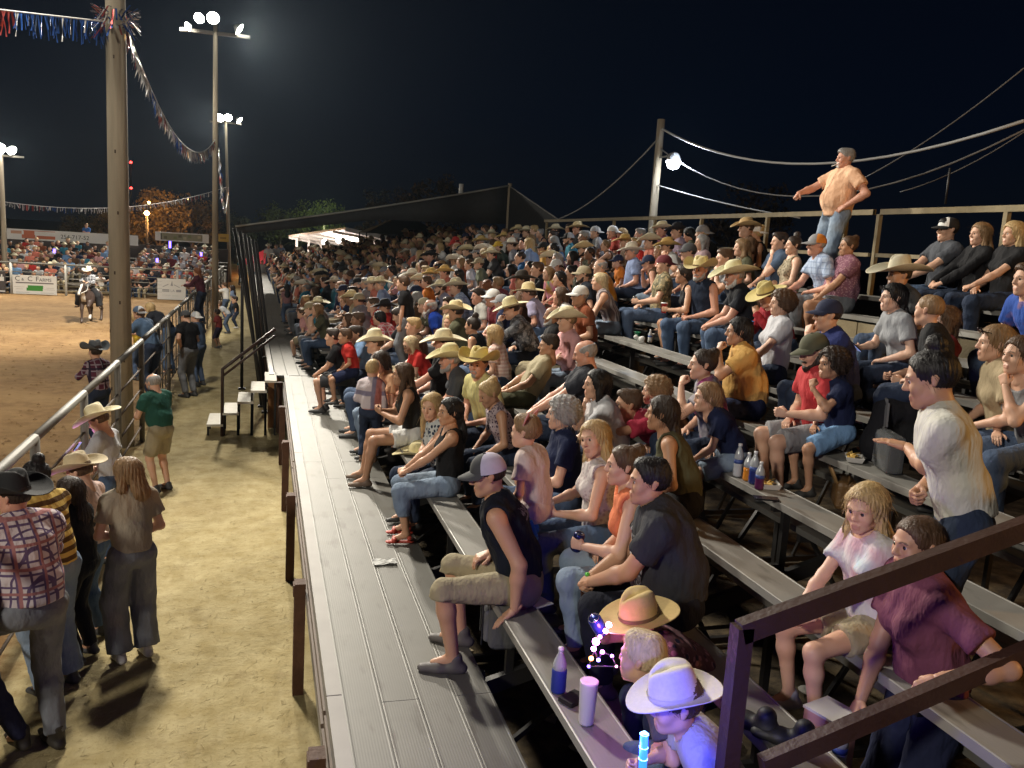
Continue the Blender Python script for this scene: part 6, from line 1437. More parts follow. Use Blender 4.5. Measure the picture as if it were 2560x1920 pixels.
sit(2568, 700, 'person in royal blue printed tee cut by the right edge of the photo', 8, heading=170, lean=16, hands=('knee', 'knee'), top='tee', tm=K((.03, .08, .34), 'tie_dye', (.03, .08, .34), (.30, .12, .05)), bot='jeans', hair='short', hc='brown', lod=1)

# --- upper rows
sit(2370, 566, 'person in black cap with white front and charcoal tee, forearms on knees', 10, heading=168, lean=14, hands=('clasp', 'clasp'), top='tee', tm=K((.065, .07, .082)), bot='jeans', bm=DEN, hat=('cap', cap('white', 'black', 'black')), hair='short', hc='black', skin='fair', lod=1)
sit(2451, 578, 'person with long two-tone blond hair and black cardigan in the top row', 10, heading=170, sex='f', lean=14, hands=('clasp', 'clasp'), top='long', tm=K('black'), bot='jeans', bm=DEND, hair='long', hc='light', skin='fair', lod=1)
sit(2533, 582, 'person with wavy blond hair and black tee in the top row at the right', 10, heading=170, sex='f', g=1.05, lean=12, hands=('clasp', 'lap'), top='tee', tm=K('black'), bot='jeans', bm=DEND, hair='wavy', hc='blond', skin='fair', lod=1)
sit(2122, 604, 'person in purple floral tee with pulled back brown hair', 9, heading=166, sex='f', g=1.25, lean=10, hands=('knee', 'lap'), top='tee', tm=K((.23, .10, .14), 'floral', (.38, .22, .25), None, 1.6), bot='mini', bm=DENG, hair='bun', hc='brown', skin='tan', lod=1)
sit(2041, 614, 'person in orange and gray cap with pale blue plaid shirt', 9, heading=166, lean=12, hands=('lap', 'clasp'), top='polo', tm=K((.38, .46, .60), 'plaid', (.25, .31, .45), None, 1.2), bot='jeans', bm=DENG, hat=('cap', cap('gray', (.62, .22, .03), 'gray')), hair='buzz', hc='gray', skin='ruddy', lod=1)
sit(1984, 606, 'person with high dark bun and beige patterned tank', 9, heading=168, sex='f', lean=8, hands=('lap', 'lap'), top='tank', tm=K((.40, .34, .24), 'floral', (.16, .13, .09), None, 1.4), bot='shorts', bm=K('pink'), hair='topbun', hc='dark', skin='fair', lod=1)
sit(2248, 690, 'person in broad white straw hat whose face is hidden behind dark hair', 8, heading=168, lean=12, top='polo', tm=K('dkgray'), hat=cb(straw((.52, .48, .36)), dict(brim=.18, curl=.07, crown=.15)), hair='buzz', hc='dark', skin='tan', lod=1)
sit(1579, 632, 'large person in white straw hat and light blue shirt', 8, heading=165, g=1.22, lean=8, hands=('lap', 'lap'), top='polo', tm=K((.28, .36, .60)), bot='jeans', bm=DEND, hat=cb(WHITEH, dict(brim=.125, curl=.05, crown=.13)), hair='buzz', hc='gray', skin='ruddy')
sit(1544, 655, 'child in navy cap and orange tee beside the large light blue shirt', 8, heading=170, kid=True, top='tee', tm=K('orange'), hat=('cap', cap('navy', 'navy', 'navy')), hair='kidshort', hc='brown', S=.88)
sit(1531, 582, 'person in white cap and red polo shirt in the top row', 10, heading=165, g=1.1, top='polo', tm=K((.46, .07, .05)), hat=('capback', cap('white', 'white', 'white')), hair='buzz', hc='gray', skin='ruddy')
sit(1554, 584, 'person with short blond hair and glasses beside the red polo', 10, heading=166, sex='f', top='tee', tm=K((.42, .40, .20)), hair='bob', hc='blond')
sit(1600, 588, 'person with gray hair and white shirt in front of the lamp pole', 10, heading=168, top='long', tm=K((.58, .60, .66)), hair='short', hc='gray', skin='ruddy')
sit(1655, 576, 'person in white straw hat and maroon shirt right of the lamp pole', 10, heading=165, top='polo', tm=K((.14, .03, .05)), hat=cb(PALE), hair='buzz', hc='dark', skin='ruddy')
sit(1693, 580, 'person in black felt hat and lilac shirt right of the lamp pole', 10, heading=160, top='long', tm=K((.42, .32, .42)), hat=cb(straw((.012, .013, .02))), hair='buzz', hc='dark')
sit(1668, 620, 'person in tan straw hat and white shirt two rows below the lamp pole', 9, heading=162, top='polo', tm=K('white'), hat=cb(GOLD), hair='buzz', hc='dark', skin='tan')
sit(1721, 632, 'person in dark cap raising a hand with two fingers up', 8, heading=165, hands=('raise', 'lap'), top='tee', tm=K((.12, .05, .06)), hat=('cap', cap('dkgray')), hair='buzz', hc='dark')
sit(1754, 606, 'person with gray hair and glasses in pink shirt under the rail', 9, heading=172, sex='f', top='tee', tm=K((.40, .28, .30)), hair='bob', hc='gray')
sit(1810, 648, 'person with short brown hair, chin on hands', 8, heading=170, lean=18, hands=('chin', 'chin'), top='tee', tm=K('gray'), hair='short', hc='brown')
sit(1853, 620, 'person with wavy brown hair and olive top', 9, heading=168, sex='f', top='tee', tm=K('olive'), hair='wavy', hc='light')
sit(1890, 584, 'person in white cap, bare back and black halter top in the upper rows', 10, heading=150, sex='f', top='strap', tm=BLK, hat=('capback', cap('ltgray', 'white', 'white')), hair='bun', hc='blond', skin='tan')
sit(1865, 572, 'person in brown straw hat under the back rail', 10, heading=166, top='tee', tm=K('brown'), hat=cb(straw((.55, .38, .18))), hair='buzz', hc='brown', y=11.6)
sit(1949, 598, 'person in slate tee with a hand on the cheek', 9, heading=170, hands=('chin', 'lap'), top='tee', tm=K('slate'), hair='short', hc='dark')
sit(1458, 594, 'person with short brown hair in charcoal tee in the top row', 10, heading=166, top='tee', tm=K((.10, .11, .12)), hair='short', hc='brown')
sit(1488, 582, 'person in white mesh cap and light gray tee in the top row', 10, heading=166, top='tee', tm=K('ltgray'), hat=('capback', cap('white', 'ltgray', 'white')), hair='buzz', hc='dark')
sit(1421, 598, 'bearded person in black and white cap and teal shirt', 9, heading=168, top='polo', tm=K((.05, .24, .34)), hat=('cap', cap('black', 'ltgray', 'black')), hair='buzz', hc='brown', beard='full')
sit(1279, 614, 'person in tall white straw hat and gray tee, upper middle rows', 8, heading=165, top='tee', tm=K((.25, .26, .30)), hat=cb(WHITEH, FLATB), hair='buzz', hc='dark')
sit(1245, 618, 'person in yellow cap and dark green shirt', 8, heading=166, top='tee', tm=K((.05, .065, .05)), hat=('cap', cap('yellow', (.62, .36, .04), 'yellow')), hair='buzz', hc='dark')
sit(1357, 622, 'person in black cap and mustard tee', 8, heading=160, g=1.08, top='tee', tm=K('mustard'), hat=('cap', cap('black')), hair='buzz', hc='dark', skin='tan')
sit(1380, 636, 'person in yellow straw hat and maroon floral shirt', 8, heading=172, top='polo', tm=K((.14, .05, .07), 'floral', (.45, .35, .36), None, 1.6), hat=cb(GOLD, FLATB), hair='buzz', hc='dark', skin='tan')
sit(1430, 644, 'person with dark wavy hair in pink top', 8, heading=170, sex='f', top='tee', tm=K('pink'), hair='bob', hc='black')
sit(1460, 626, 'person in straw hat and green camo shirt', 8, heading=165, top='tee', tm=K((.22, .23, .17), 'camo', (.10, .11, .08), (.32, .31, .25), 1.5), hat=cb(STRAW, CURLY), hair='buzz', hc='dark', beard='full')
sit(1327, 600, 'person with long blond hair and cream top', 9, heading=160, sex='f', top='tee', tm=K((.45, .40, .28)), hair='long', hc='light')
sit(1389, 578, 'person in straw hat and black tee just below the tarp corner', 10, heading=160, top='tee', tm=BLK, hat=cb(PALE), hair='buzz', hc='dark')
sit(1316, 582, 'person in straw hat beside a second straw hat in the top rows', 10, heading=160, top='polo', tm=K('tan'), hat=cb(PALE, WIDE), hair='buzz', hc='brown')
sit(1229, 588, 'person in straw hat in the dim top rows under the tarp', 10, heading=160, top='polo', tm=K('brown'), hat=cb(PALE, WIDE), hair='buzz', hc='brown')
sit(1066, 706, 'child in orange shirt among straw hats', 4, heading=165, kid=True, top='tee', tm=K('orange'), hair='kidshort', hc='brown', S=.88)
sit(1078, 690, 'person with gray beard and yellow straw hat behind the orange shirt', 5, heading=168, top='tee', tm=K('ltgray'), hat=cb(GOLD, WIDE), hair='buzz', hc='gray', beard='full', bc='gray')
sit(1112, 684, 'person in yellow straw hat and coral shirt', 5, heading=168, top='polo', tm=K('coral'), hat=cb(GOLD), hair='buzz', hc='dark', skin='ruddy')

# the man standing on the upper bench
f = Vector((7.12, 9.78, row_z(10)))
sp = dict(pose='stand', S=1.0, g=1.24, heading=0)
r_, J, HM = person(dict(pose='stand', S=1.07, g=1.20, lean=-3, pelz=1.0, hands=('hip', ((.24, .44, 1.24), 'fist', (-.15, .6, -.8), (.3, .7, .6), (.9, .2, -.5))), top='polo', tm=K((.86, .53, .34)), hem=.05, bot='jeans', bm=DENL, hair='short', hc='gray', beard='goatee', bc='white', skin='ruddy', yaw=-14, label='heavy person in peach shirt standing high on a bench, cigarette in mouth', lod=0, belt=True, stance=.13, seed=77))
place(r_, f, 180); PEOPLE.append(r_); TAKEN.append((f.x, f.y)); INFO['smoker'] = (r_, J, HM, f, 180)

# ---------------------------------------------------------------- the rest of the crowd: copies of a few seated people
proto_spec = [dict(hands=('lap', 'lap'), hair='short', top='tee', lean=8), dict(hands=('clasp', 'clasp'), hair='short', top='polo', lean=18, yaw=-10), dict(hands=('clasp', 'clasp'), hair='buzz', hat=cb(STRAW), top='polo', lean=12), dict(hands=('lap', 'knee'), hair='buzz', hat=cb(STRAW, WIDE), top='long', lean=6, g=1.12),
              dict(hands=('lap', 'lap'), hair='buzz', hat=('cap', cap('gray')), top='tee', lean=8), dict(hands=('clasp', 'clasp'), hair='buzz', hat=('capback', cap('gray')), top='tee', lean=18), dict(sex='f', hands=('lap', 'lap'), hair='longback', top='tank', lean=8), dict(sex='f', hands=('clasp', 'lap'), hair='long', top='tee', lean=12, yaw=12),
              dict(sex='f', hands=('hold', 'lap'), hair='pony', top='sleeveless', bot='mini', lean=8), dict(sex='f', hands=('chin', 'lap'), hair='bob', top='tee', lean=14, yaw=-8), dict(kid=True, S=.78, hands=('lap', 'lap'), hair='kidshort', top='tee', lean=8), dict(sex='f', hands=('lap', 'lap'), hair='wavy', top='tee', g=1.15, lean=8, bot='capri'),
              dict(sex='f', hands=('phone', 'phone'), hair='longback', top='tee', lean=14, yaw=-20, pitch=-18), dict(hands=('hold', 'thigh'), hair='short', top='tee', lean=2, yaw=28), dict(hands=('fold', 'fold'), hair='buzz', hat=cb(STRAW, CURLY), top='long', lean=4, yaw=-15),
              dict(sex='f', hands=('mouth', 'lap'), hair='bun', top='tank', lean=20, yaw=20), dict(kid=True, S=.80, hands=('mouth', 'lap'), hair='longback', top='tee', lean=14, yaw=25, sex='f'), dict(hands=('knee', 'chin'), hair='buzz', hat=('cap', cap('gray')), top='sleeveless', lean=26, pitch=-10),
              dict(hands=('thigh', 'lap'), hair='bald', top='tee', g=1.18, lean=4, beard='full', hc='gray')]
PROTO = []
for i, sp in enumerate(proto_spec): r_, J, HM = person(dict(sp, pose='sit', lod=2, seed=60 + i)); PROTO.append([r_, sp, False])
shirt_pal = [('white', 'white'), ('black', 'black'), ('black', 'black'), ('navy', 'navy'), ('gray', 'gray'), ('dark gray', 'dkgray'), ('red', 'red'), ('coral', 'coral'), ('pale blue', 'ltblue'), ('teal', 'teal'), ('olive', 'olive'), ('tan', 'tan'), ('black', 'black'), ('navy', 'navy'), ('dark gray', 'dkgray'), ('maroon', 'maroon'), ('pink', 'pink'), ('light gray', 'ltgray'), ('rust', 'rust'), ('sky blue', 'sky'), ('brown', 'brown')]
hair_pal = [('dark', 'dark'), ('brown', 'brown'), ('light brown', 'light'), ('blond', 'blond'), ('gray', 'gray'), ('black', 'black')]
pants_pal = [DEN, DEND, DENL, DENG, KHAKI, BLK]
rc = random.Random(11)
def dress(o, sp, who, where, y):
    sn, sc = rc.choice(shirt_pal); hn, hcx = rc.choice(hair_pal); skin = rc.choice(['fair', 'tan', 'warm', 'fair', 'ruddy', 'brown', 'pale']); hatn = ''
    pm_ = rc.choice(pants_pal)
    for k in ALLKIDS[o.name]:
        b = k.name.split('.')[0]
        if b == 'body': tint(k, body_mats(skin, hcx)[:3])
        elif b in ('shirt', 'collar'): tint(k, [K(sc) if 'plaid' not in sn else None])
        elif b in ('trousers', 'shorts', 'skirt'): tint(k, [pm_])
        elif b == 'hair': tint(k, [hairmat(HAIR[hcx])])
        elif b == 'cowboy_hat': hatn, hm_ = rc.choice((('straw hat', STRAW), ('straw hat', PALE), ('pale hat', WHITEH), ('golden straw hat', GOLD), ('black hat', BLACKH))); tint(k, hm_)
        elif b == 'cap': hatn, c_ = rc.choice((('white cap', 'white'), ('black cap', 'black'), ('red cap', 'red'), ('gray cap', 'gray'), ('khaki cap', 'khaki'), ('navy cap', 'navy'))); tint(k, cap(c_))
    long_ = {'longback': 'long ', 'long': 'long ', 'pony': 'tied ', 'wavy': 'wavy ', 'bob': 'bobbed ', 'bald': 'balding '}.get(sp['hair'], 'short ')
    o['label'] = f"{'child' if sp.get('kid') else 'person'} with {hatn or long_ + hn + ' hair'} and {sn} {dict(tee='tee', polo='polo shirt', long='long shirt', tank='tank top', sleeveless='sleeveless top')[sp['top']]}, {where}"
    o['category'] = 'person'
    if 'group' in o: del o['group']
    o['group'] = 'spectators on the bleachers'
ordn = ['front', 'second', 'third', 'fourth', 'fifth', 'sixth', 'seventh', 'eighth', 'ninth', 'top']
def free(x, y, d): return all((x - a) ** 2 + (y - b) ** 2 > d * d for a, b in TAKEN)
cand = []
for k in range(1, NROW + 1):
    y = 8.2 + .2 * rc.random()
    while y < 30:
        lim = {1: 10.4, 2: 11.0, 3: 11.6, 4: 9.2, 5: 10.0, 6: 11.4, 7: 12.0, 8: 11.0, 9: 10.8, 10: 11.0}[k]
        if y > lim and rc.random() < (.80 if y < 16 else .90): cand.append((k, y + rc.uniform(-.08, .08)))
        y += .53
SEEN = set(); cand.sort(key=lambda t: t[1] + .25 * t[0]); MAXP = 300 - len(PEOPLE) - 8; nplaced = 0; rest = []
for k, y in cand:
    x = row_x(k, y) + .06
    if 15.7 < y < 16.2: continue
    if nplaced >= MAXP: rest.append((k, y)); continue
    if not free(x, y, .44): continue
    i = rc.randrange(len(PROTO)); src, sp, used = PROTO[i]
    o = src if not used else copy_person(src); PROTO[i][2] = True
    zone = 'near side steps' if y < 15.8 else ('past side steps' if y < 19 else ('mid far section' if y < 24 else 'deep far section'))
    for _ in range(40):
        dress(o, sp, None, f'{ordn[k - 1]} row, {zone}', y)
        if o['label'] not in SEEN: break
    SEEN.add(o['label']); s_ = rc.uniform(.92, 1.04); o.scale = (s_, s_, s_)
    place(o, (x, y, row_z(k)), rc.uniform(140, 186)); TAKEN.append((x, y)); nplaced += 1
# people standing at the far end of the walkway
for i, (px, py, c, lb) in enumerate(((672, 690, 'white', 'person in white shirt and hat standing at the far end of the walkway'), (690, 688, 'ltgray', 'person in pale shirt standing beside the white shirt at the walkway end'), (655, 700, 'white', 'person in white shirt on the path beyond the leaning poles'), (640, 702, 'pink', 'person in pale pink shirt on the path beyond the leaning poles'), (700, 700, 'ltblue', 'person in pale blue shirt at the walkway end, nearest the front row'), (602, 690, 'teal', 'person in teal shirt beyond the farther floodlight pole'))):
    q = at_y(px, py, 52 + i); r_, J, HM = person(dict(pose='stand', lod=2, hands=('down', 'down'), top='tee', tm=K(c), hat=cb(PALE) if i in (0, 3) else None, hair='buzz' if i in (0, 3) else 'short', label=lb, seed=90 + i)); place(r_, (q.x, q.y, 1.0 if px > 665 else 0.0), 250 + 10 * i); PEOPLE.append(r_)
q = at_y(699, 780, 24.5); r_, J, HM = person(dict(pose='stand', kid=True, S=.62, sex='f', lod=2, hands=('down', 'down'), top='tee', tm=K((.30, .16, .17)), hair='longback', hc='black', label='child with long black hair walking away on the walkway', seed=97)); place(r_, (.62, 24.5, 1.0), 100); PEOPLE.append(r_)

# far rows and the far stand: one mass of small low-detail people
def low_person(sp, seed):
    """arrays (V, faces, slot) of a small seated figure: 0 skin 1 shirt 2 trousers 3 hair/hat"""
    P = dict(dict(S=1, g=1, pose='sit'), **sp); J = joints(P); V = []; Q = []; M = []; o = 0
    def put(s, m):
        nonlocal o
        v, q = s.mesh(); V.append(v); Q.append(q + o); M.append(np.full(len(q), m)); o += len(v)
    s = SDF(.045); s.cone(J['belly'], J['chest'], .13, .155, .05, J['f'], .75); s.cone(J['chest'], J['neck'] - J['u'] * .06, .155, .12, .05, J['f'], .72); s.cone(J['shL'], J['shR'], .07, .07, .04); s.cone(J['pel'], J['belly'], .13, .13, .05)
    for n in 'LR': s.cone(J['sh' + n], J['el' + n] * .6 + J['sh' + n] * .4, .065, .055, .03)
    put(s, 1); s = SDF(.045)
    for n in 'LR': s.cone(J['hip' + n], J['kn' + n], .09, .07, .04); s.cone(J['kn' + n], J['an' + n], .07, .06, .03)
    put(s, 2); s = SDF(.035); s.ball(J['head'] + A(0, .01, 0), .098, .02); s.cone(J['head'], J['neck'], .05, .06, .02)
    for n in 'LR': s.cone(J['sh' + n], J['el' + n], .045, .045, .02); s.cone(J['el' + n], J['wr' + n], .045, .04, .02); s.ball(J['wr' + n], .045, .02)
    put(s, 0); s = SDF(.035)
    if sp.get('hatty'): s.cone(J['head'] + A(0, 0, .075), J['head'] + A(0, 0, .085), .19, .19, .02, A(0, 0, 1), .22); s.ball(J['head'] + A(0, 0, .12), .10, .02)
    else: s.ball(J['head'] + A(0, -.025, .03), .108, .02); (s.cone(J['head'] + A(0, -.06, 0), J['head'] + A(0, -.10, -.22), .08, .07, .03) if sp.get('sex') == 'f' else None)
    put(s, 3)
    return np.concatenate(V), np.concatenate(Q), np.concatenate(M)
LOWP = [low_person(dict(hands=('lap', 'lap')), 1), low_person(dict(sex='f', hands=('clasp', 'clasp'), lean=16), 2), low_person(dict(hands=('clasp', 'lap'), hatty=True), 3), low_person(dict(hands=('raise', 'lap'), S=.9), 4)]
cm = [skinmat(SKIN[k]) for k in ('fair', 'tan', 'brown')] + [K(c) for _, c in shirt_pal] + [DEN, DEND, KHAKI] + [hairmat(HAIR[h]) for h in ('dark', 'brown', 'blond')] + [PALE[0]]
ns = len(shirt_pal); CV, CQ, CM = [], [], []; o = 0
def put_low(x, y, z, hd):
    global o
    i = rc.choice((0, 0, 1, 1, 2, 3)); v, q, m = LOWP[i]; a = radians(hd - 90); s_ = rc.uniform(.86, 1.04); c_, n_ = cos(a) * s_, sin(a) * s_
    W = np.stack([v[:, 0] * c_ - v[:, 1] * n_ + x, v[:, 0] * n_ + v[:, 1] * c_ + y, v[:, 2] * s_ + z], 1)
    lut = np.array([rc.randrange(3), 3 + rc.randrange(ns), 3 + ns + rc.randrange(3), (3 + ns + 6) if i == 2 else 3 + ns + 3 + rc.randrange(3)])
    CV.append(W); CQ.append(q + o); CM.append(lut[m]); o += len(v)
for k, y in rest:
    if free(row_x(k, y) + .06, y, .3): put_low(row_x(k, y) + .06, y, row_z(k), rc.uniform(145, 180))
for k in range(1, NROW + 1):
    y = 30 + rc.random() * .3
    while y < 57:
        if rc.random() < .88 and k <= 10 - max(0, (y - 35) / 2.2): put_low(row_x(k, y) + .06, y, row_z(k), rc.uniform(145, 180))
        y += .56
for k in range(8):
    x = FSX0 + .3
    while x < FSX1 - .2:
        gap = (-7.9 < x < -6.6 and k > 2) or (-14.2 < x < -13.4 and k > 5)
        if rc.random() < .86 and not gap: put_low(x, FSY + .9 * k, .48 + FR * k, rc.uniform(255, 285))
        x += .50
for i in range(26): put_low(-16 + 14 * rc.random(), FSY - .75 - .4 * rc.random(), .30, rc.uniform(250, 290))
tag(link('crowd', mesh_np('crowd', np.concatenate(CV), np.concatenate(CQ), cm, np.concatenate(CM))), kind='stuff')
q = at_y(217, 575, 52.6); r_, J, HM = person(dict(pose='stand', lod=2, S=.86, hands=('fold', 'fold'), top='tee', tm=K((.04, .14, .42)), hair='short', hc='brown', label='person in bright blue shirt standing in front of the phone number banner', seed=99)); place(r_, (q.x, q.y, q.z - 1.15), 268)
# ---------------------------------------------------------------- things on the benches, in hands and under the stand
CLEAR = None
def clear_plastic():
    global CLEAR
    if CLEAR is None:
        m, n, l, b = nmat('clear_plastic'); b.inputs['Base Color'].default_value = (.92, .95, .97, 1); b.inputs['Roughness'].default_value = .08
        b.inputs['Transmission Weight'].default_value = .9; b.inputs['IOR'].default_value = 1.2; CLEAR = m
    return CLEAR
def liquid(n_, c): return plain(n_, c, .12)
def bottle(label, loc, fill, body=None, h=.21, r=.032, capc=(.75, .75, .75), sleeve=None, tilt=None, glass=None):
    t = thing('bottle', label, 'bottle', loc); q = h / .21
    MB().lathe([(r, .10 * q), (r, .13 * q), (r * .8, .155 * q), (r * .38, .185 * q), (r * .36, .20 * q)], n=16).build('bottle_neck', [body or plain('pale_clear_plastic', (.40, .42, .44), .12, spec=.8)], t)
    MB().lathe([(r * .92, 0), (r, .01 * q), (r, .045 * q), (r * .94, .06 * q), (r, .075 * q), (r, .0995 * q)], n=16).build('bottle_body', [fill], t)
    MB().lathe([(r * .42, .196 * q), (r * .42, .212 * q), (0, .214 * q)], n=12).build('bottle_cap', [plain('bottle_cap', capc, .4)], t)
    if sleeve: MB().lathe([(r * 1.06, .002), (r * 1.1, .01), (r * 1.1, .105 * q), (r * 1.02, .11 * q)], n=16).build('sleeve', [sleeve], t)
    elif capc == (.75, .75, .75): MB().lathe([(r * 1.02, .085 * q), (r * 1.02, .112 * q)], n=16).build('paper_label', [plain('bottle_label', (.05, .09, .30), .5)], t)
    if tilt: t.rotation_euler = tilt
    return t
def can(label, loc, col, rot=(0, 0, 0), cat='can'):
    t = thing('drink_can', label, cat, loc); t.rotation_euler = rot
    MB().lathe([(.024, 0), (.032, .008), (.033, .012), (.033, .105), (.027, .118)], n=16).build('can_body', [plain('can_paint', col, .25, .6)], t)
    mb = MB(); mb.lathe([(.027, .118), (.026, .121), (.024, .117), (0, .116)], n=16); mb.build('can_lid', [plain('can_lid', (.6, .6, .6), .25, .9)], t); return t
def cup(label, loc, col, h=.12, r=.042, lid=None, rot=(0, 0, 0)):
    t = thing('cup', label, 'cup', loc); t.rotation_euler = rot
    MB().lathe([(r * .72, 0), (r, h), (r * 1.06, h), (r * 1.06, h - .006), (r * .96, h - .004), (r * .68, .006), (0, .006)], n=18).build('cup_body', [plain('cup_plastic', col, .35)], t)
    if lid: MB().lathe([(r * 1.08, h - .002), (r * 1.0, h + .012), (0, h + .014)], n=16).build('cup_lid', [plain('cup_lid', lid, .3)], t)
    return t
def onrow(px, py, k): return at_z(px, py, row_z(k) + .005)
B = onrow(1395, 1728, 1); bottle('clear bottle in a blue sleeve standing on the front bench', B, liquid('water', (.5, .52, .55)), sleeve=plain('blue_sleeve', (.012, .03, .22), .7), h=.23, r=.034)
B = onrow(1465, 1808, 1); t = thing('tumbler', 'tall white tumbler on the front bench beside the glowing toys', 'cup', B)
MB().lathe([(.030, 0), (.036, .01), (.043, .20), (.044, .21), (.040, .212), (0, .205)], n=20).build('tumbler_body', [plain('white_tumbler', (.66, .62, .66), .35)], t)
B = onrow(1432, 1752, 1); t = thing('wallet', 'black wallet lying on the front bench beside the blue sleeved bottle', 'wallet', B, .5); MB().box((0, 0, .012), (.12, .085, .022)).build('wallet_body', [plain('black_leather', (.012, .011, .011), .5)], t)
B = onrow(1305, 1520, 1); cup('red printed plastic cup on the front bench behind the black sleeveless shirt', B, (.30, .08, .09), .13, .04)
B = onrow(1348, 1508, 1); t = thing('napkin', 'white paper napkin on the front bench beside the red printed cup', 'napkin', B, .4); MB().box((0, 0, .004), (.13, .12, .006)).build('paper', [plain('paper', (.6, .6, .58), .9)], t)
# napkin on the deck: a crumpled sheet
r = np.random.default_rng(8); mb = MB(); n = 7; V = [(.17 * (i / (n - 1) - .5) * (1 + .2 * r.random()), .10 * (j / (n - 1) - .5) * (1 + .3 * r.random()), .008 + .016 * r.random()) for j in range(n) for i in range(n)]
mb.add(V, [(j * n + i, j * n + i + 1, (j + 1) * n + i + 1, (j + 1) * n + i) for j in range(n - 1) for i in range(n - 1)], 0, False); o = mb.build('paper_napkin', [plain('paper', (.6, .6, .58), .9)]); o.location = at_z(962, 1408, 1.002); tag(o, 'crumpled white napkin dropped on the walkway beside the red sandals', 'napkin')
# held things
def held(label, person_label, hand, make, off=(0, 0, .0), rot=(0, 0, 0)):
    r_, J, HM, loc, hd = INFO[person_label]; R3, _ = J['hm' + hand]; c = J['wr' + hand] + R3 @ A(.0 if hand == 'L' else 0, .065, -.035); w = world_of(person_label, c + A(*off)); return make(label, w, rot)
OW = 'person in orange sleeveless top with hair in a bun, holding a blue can'
held('dark blue can in the hand of the orange sleeveless top', OW, 'L', lambda l_, w, rt: can(l_, w, (.012, .018, .10), rt), (0, 0, -.055), (.2, .1, 0))
held('blue and silver can tilted in a hand near the wide straw hat', 'child in wide straw hat lit pink and violet by glowing toys', 'R', lambda l_, w, rt: can(l_, w, (.03, .06, .35), rt), (0, 0, -.04), (.3, -.6, 0))
held('red cup held by the black tank with dark brown hair', 'person with dark brown hair in black tank holding a red cup', 'L', lambda l_, w, rt: cup(l_, w, (.50, .03, .03), .12, .042, (.7, .7, .7)), (0, 0, -.05))
held('bright blue cup in the hands of the red jacket', 'child in straw hat and red jacket drinking from a blue cup', 'R', lambda l_, w, rt: cup(l_, w, (.02, .20, .55), .14, .048), (0, 0, -.05))
held('silver can held up by the camo tee in maroon cap', 'person in maroon cap and camo tee over orange', 'L', lambda l_, w, rt: can(l_, w, (.10, .11, .12), rt), (0, 0, -.05))
held('clear drink cup held by the white lace vest', 'person with blond hair in white lace vest, head tilted toward the camera', 'L', lambda l_, w, rt: cup(l_, w, (.55, .52, .5), .10, .036, (.7, .7, .7)), (0, 0, -.05))
def phone(l_, w, rt):
    t = thing('phone', l_, 'phone', w); t.rotation_euler = rt; MB().box((0, 0, 0), (.075, .009, .15)).build('phone_body', [plain('phone_case', (.015, .015, .018), .3)], t); MB().box((0, .0056, 0), (.068, .002, .14)).build('screen', [emit('phone_screen', (.35, .45, .9), .5)], t); return t
held('dark phone held up to film by the red shirted arm', 'person in red shirt holding up a phone behind the blond lace vest', 'L', phone, (0, .02, .05), (.1, 0, radians(70)))
held('phone with dim screen in the hands of the gray tee with black hair', 'person with black hair, sunglasses on head and gray tee, looking at a phone', 'R', phone, (0, .02, .02), (-.9, 0, radians(75)))
w = at_z(1515, 1446, 1.95); q = INFO['person in charcoal tee with black close cropped hair, elbows on knees']; w = world_of('person in charcoal tee with black close cropped hair, elbows on knees', q[1]['wrL'] + q[1]['hmL'][0] @ A(0, .07, -.03)); bottle('dark bottle with a lime green cap held by the charcoal tee', w + Vector((0, 0, -.12)), liquid('cola', (.03, .012, .008)), h=.19, r=.03, capc=(.12, .60, .06))
w = at_y(1604, 802, 9.3)
# smoker's cigarette
r_, J, HM, loc, hd = INFO['smoker']; t = thing('cigarette', 'lit cigarette in the mouth of the person in peach shirt', 'cigarette'); M4 = r_.matrix_basis.copy() if False else Matrix.Translation(loc) @ Matrix.Rotation(radians(hd - 90), 4, 'Z') @ HM
t.matrix_world = M4; MB().tube([(.008, .092, -.070), (.014, .155, -.098)], .0058, 8).build('paper_tube', [plain('cigarette_paper', (.75, .75, .72), .8)], t); MB().tube([(.014, .155, -.098), (.0146, .162, -.101)], .0056, 8).build('ash', [plain('ash', (.25, .24, .23), .9)], t)
# pocket on the peach shirt
mb = MB()
# bow of the toddler
r_, J, HM, loc, hd = INFO['toddler with a pink bow and pale dress held in front of the navy tee']
mb = MB(); PK = plain('pink_ribbon', (.66, .32, .34), .6)
for x in (-1, 1):
    mb.add([(0, -.02, .11), (x * .09, -.05, .17), (x * .11, -.03, .10), (x * .08, -.01, .06)], [(0, 1, 2, 3)] if x > 0 else [(3, 2, 1, 0)]); mb.add([(0, -.02, .11), (x * .05, -.07, .05), (x * .08, -.07, .02)], [(0, 1, 2)])
mb.lathe([(0, -.014), (.016, 0), (0, .014)], (0, -.02, .112), 8)
o = mb.build('hair_bow', [PK], r_); o.matrix_local = HM; sm_ = o.modifiers.new('thickness', 'SOLIDIFY'); sm_.thickness = .006

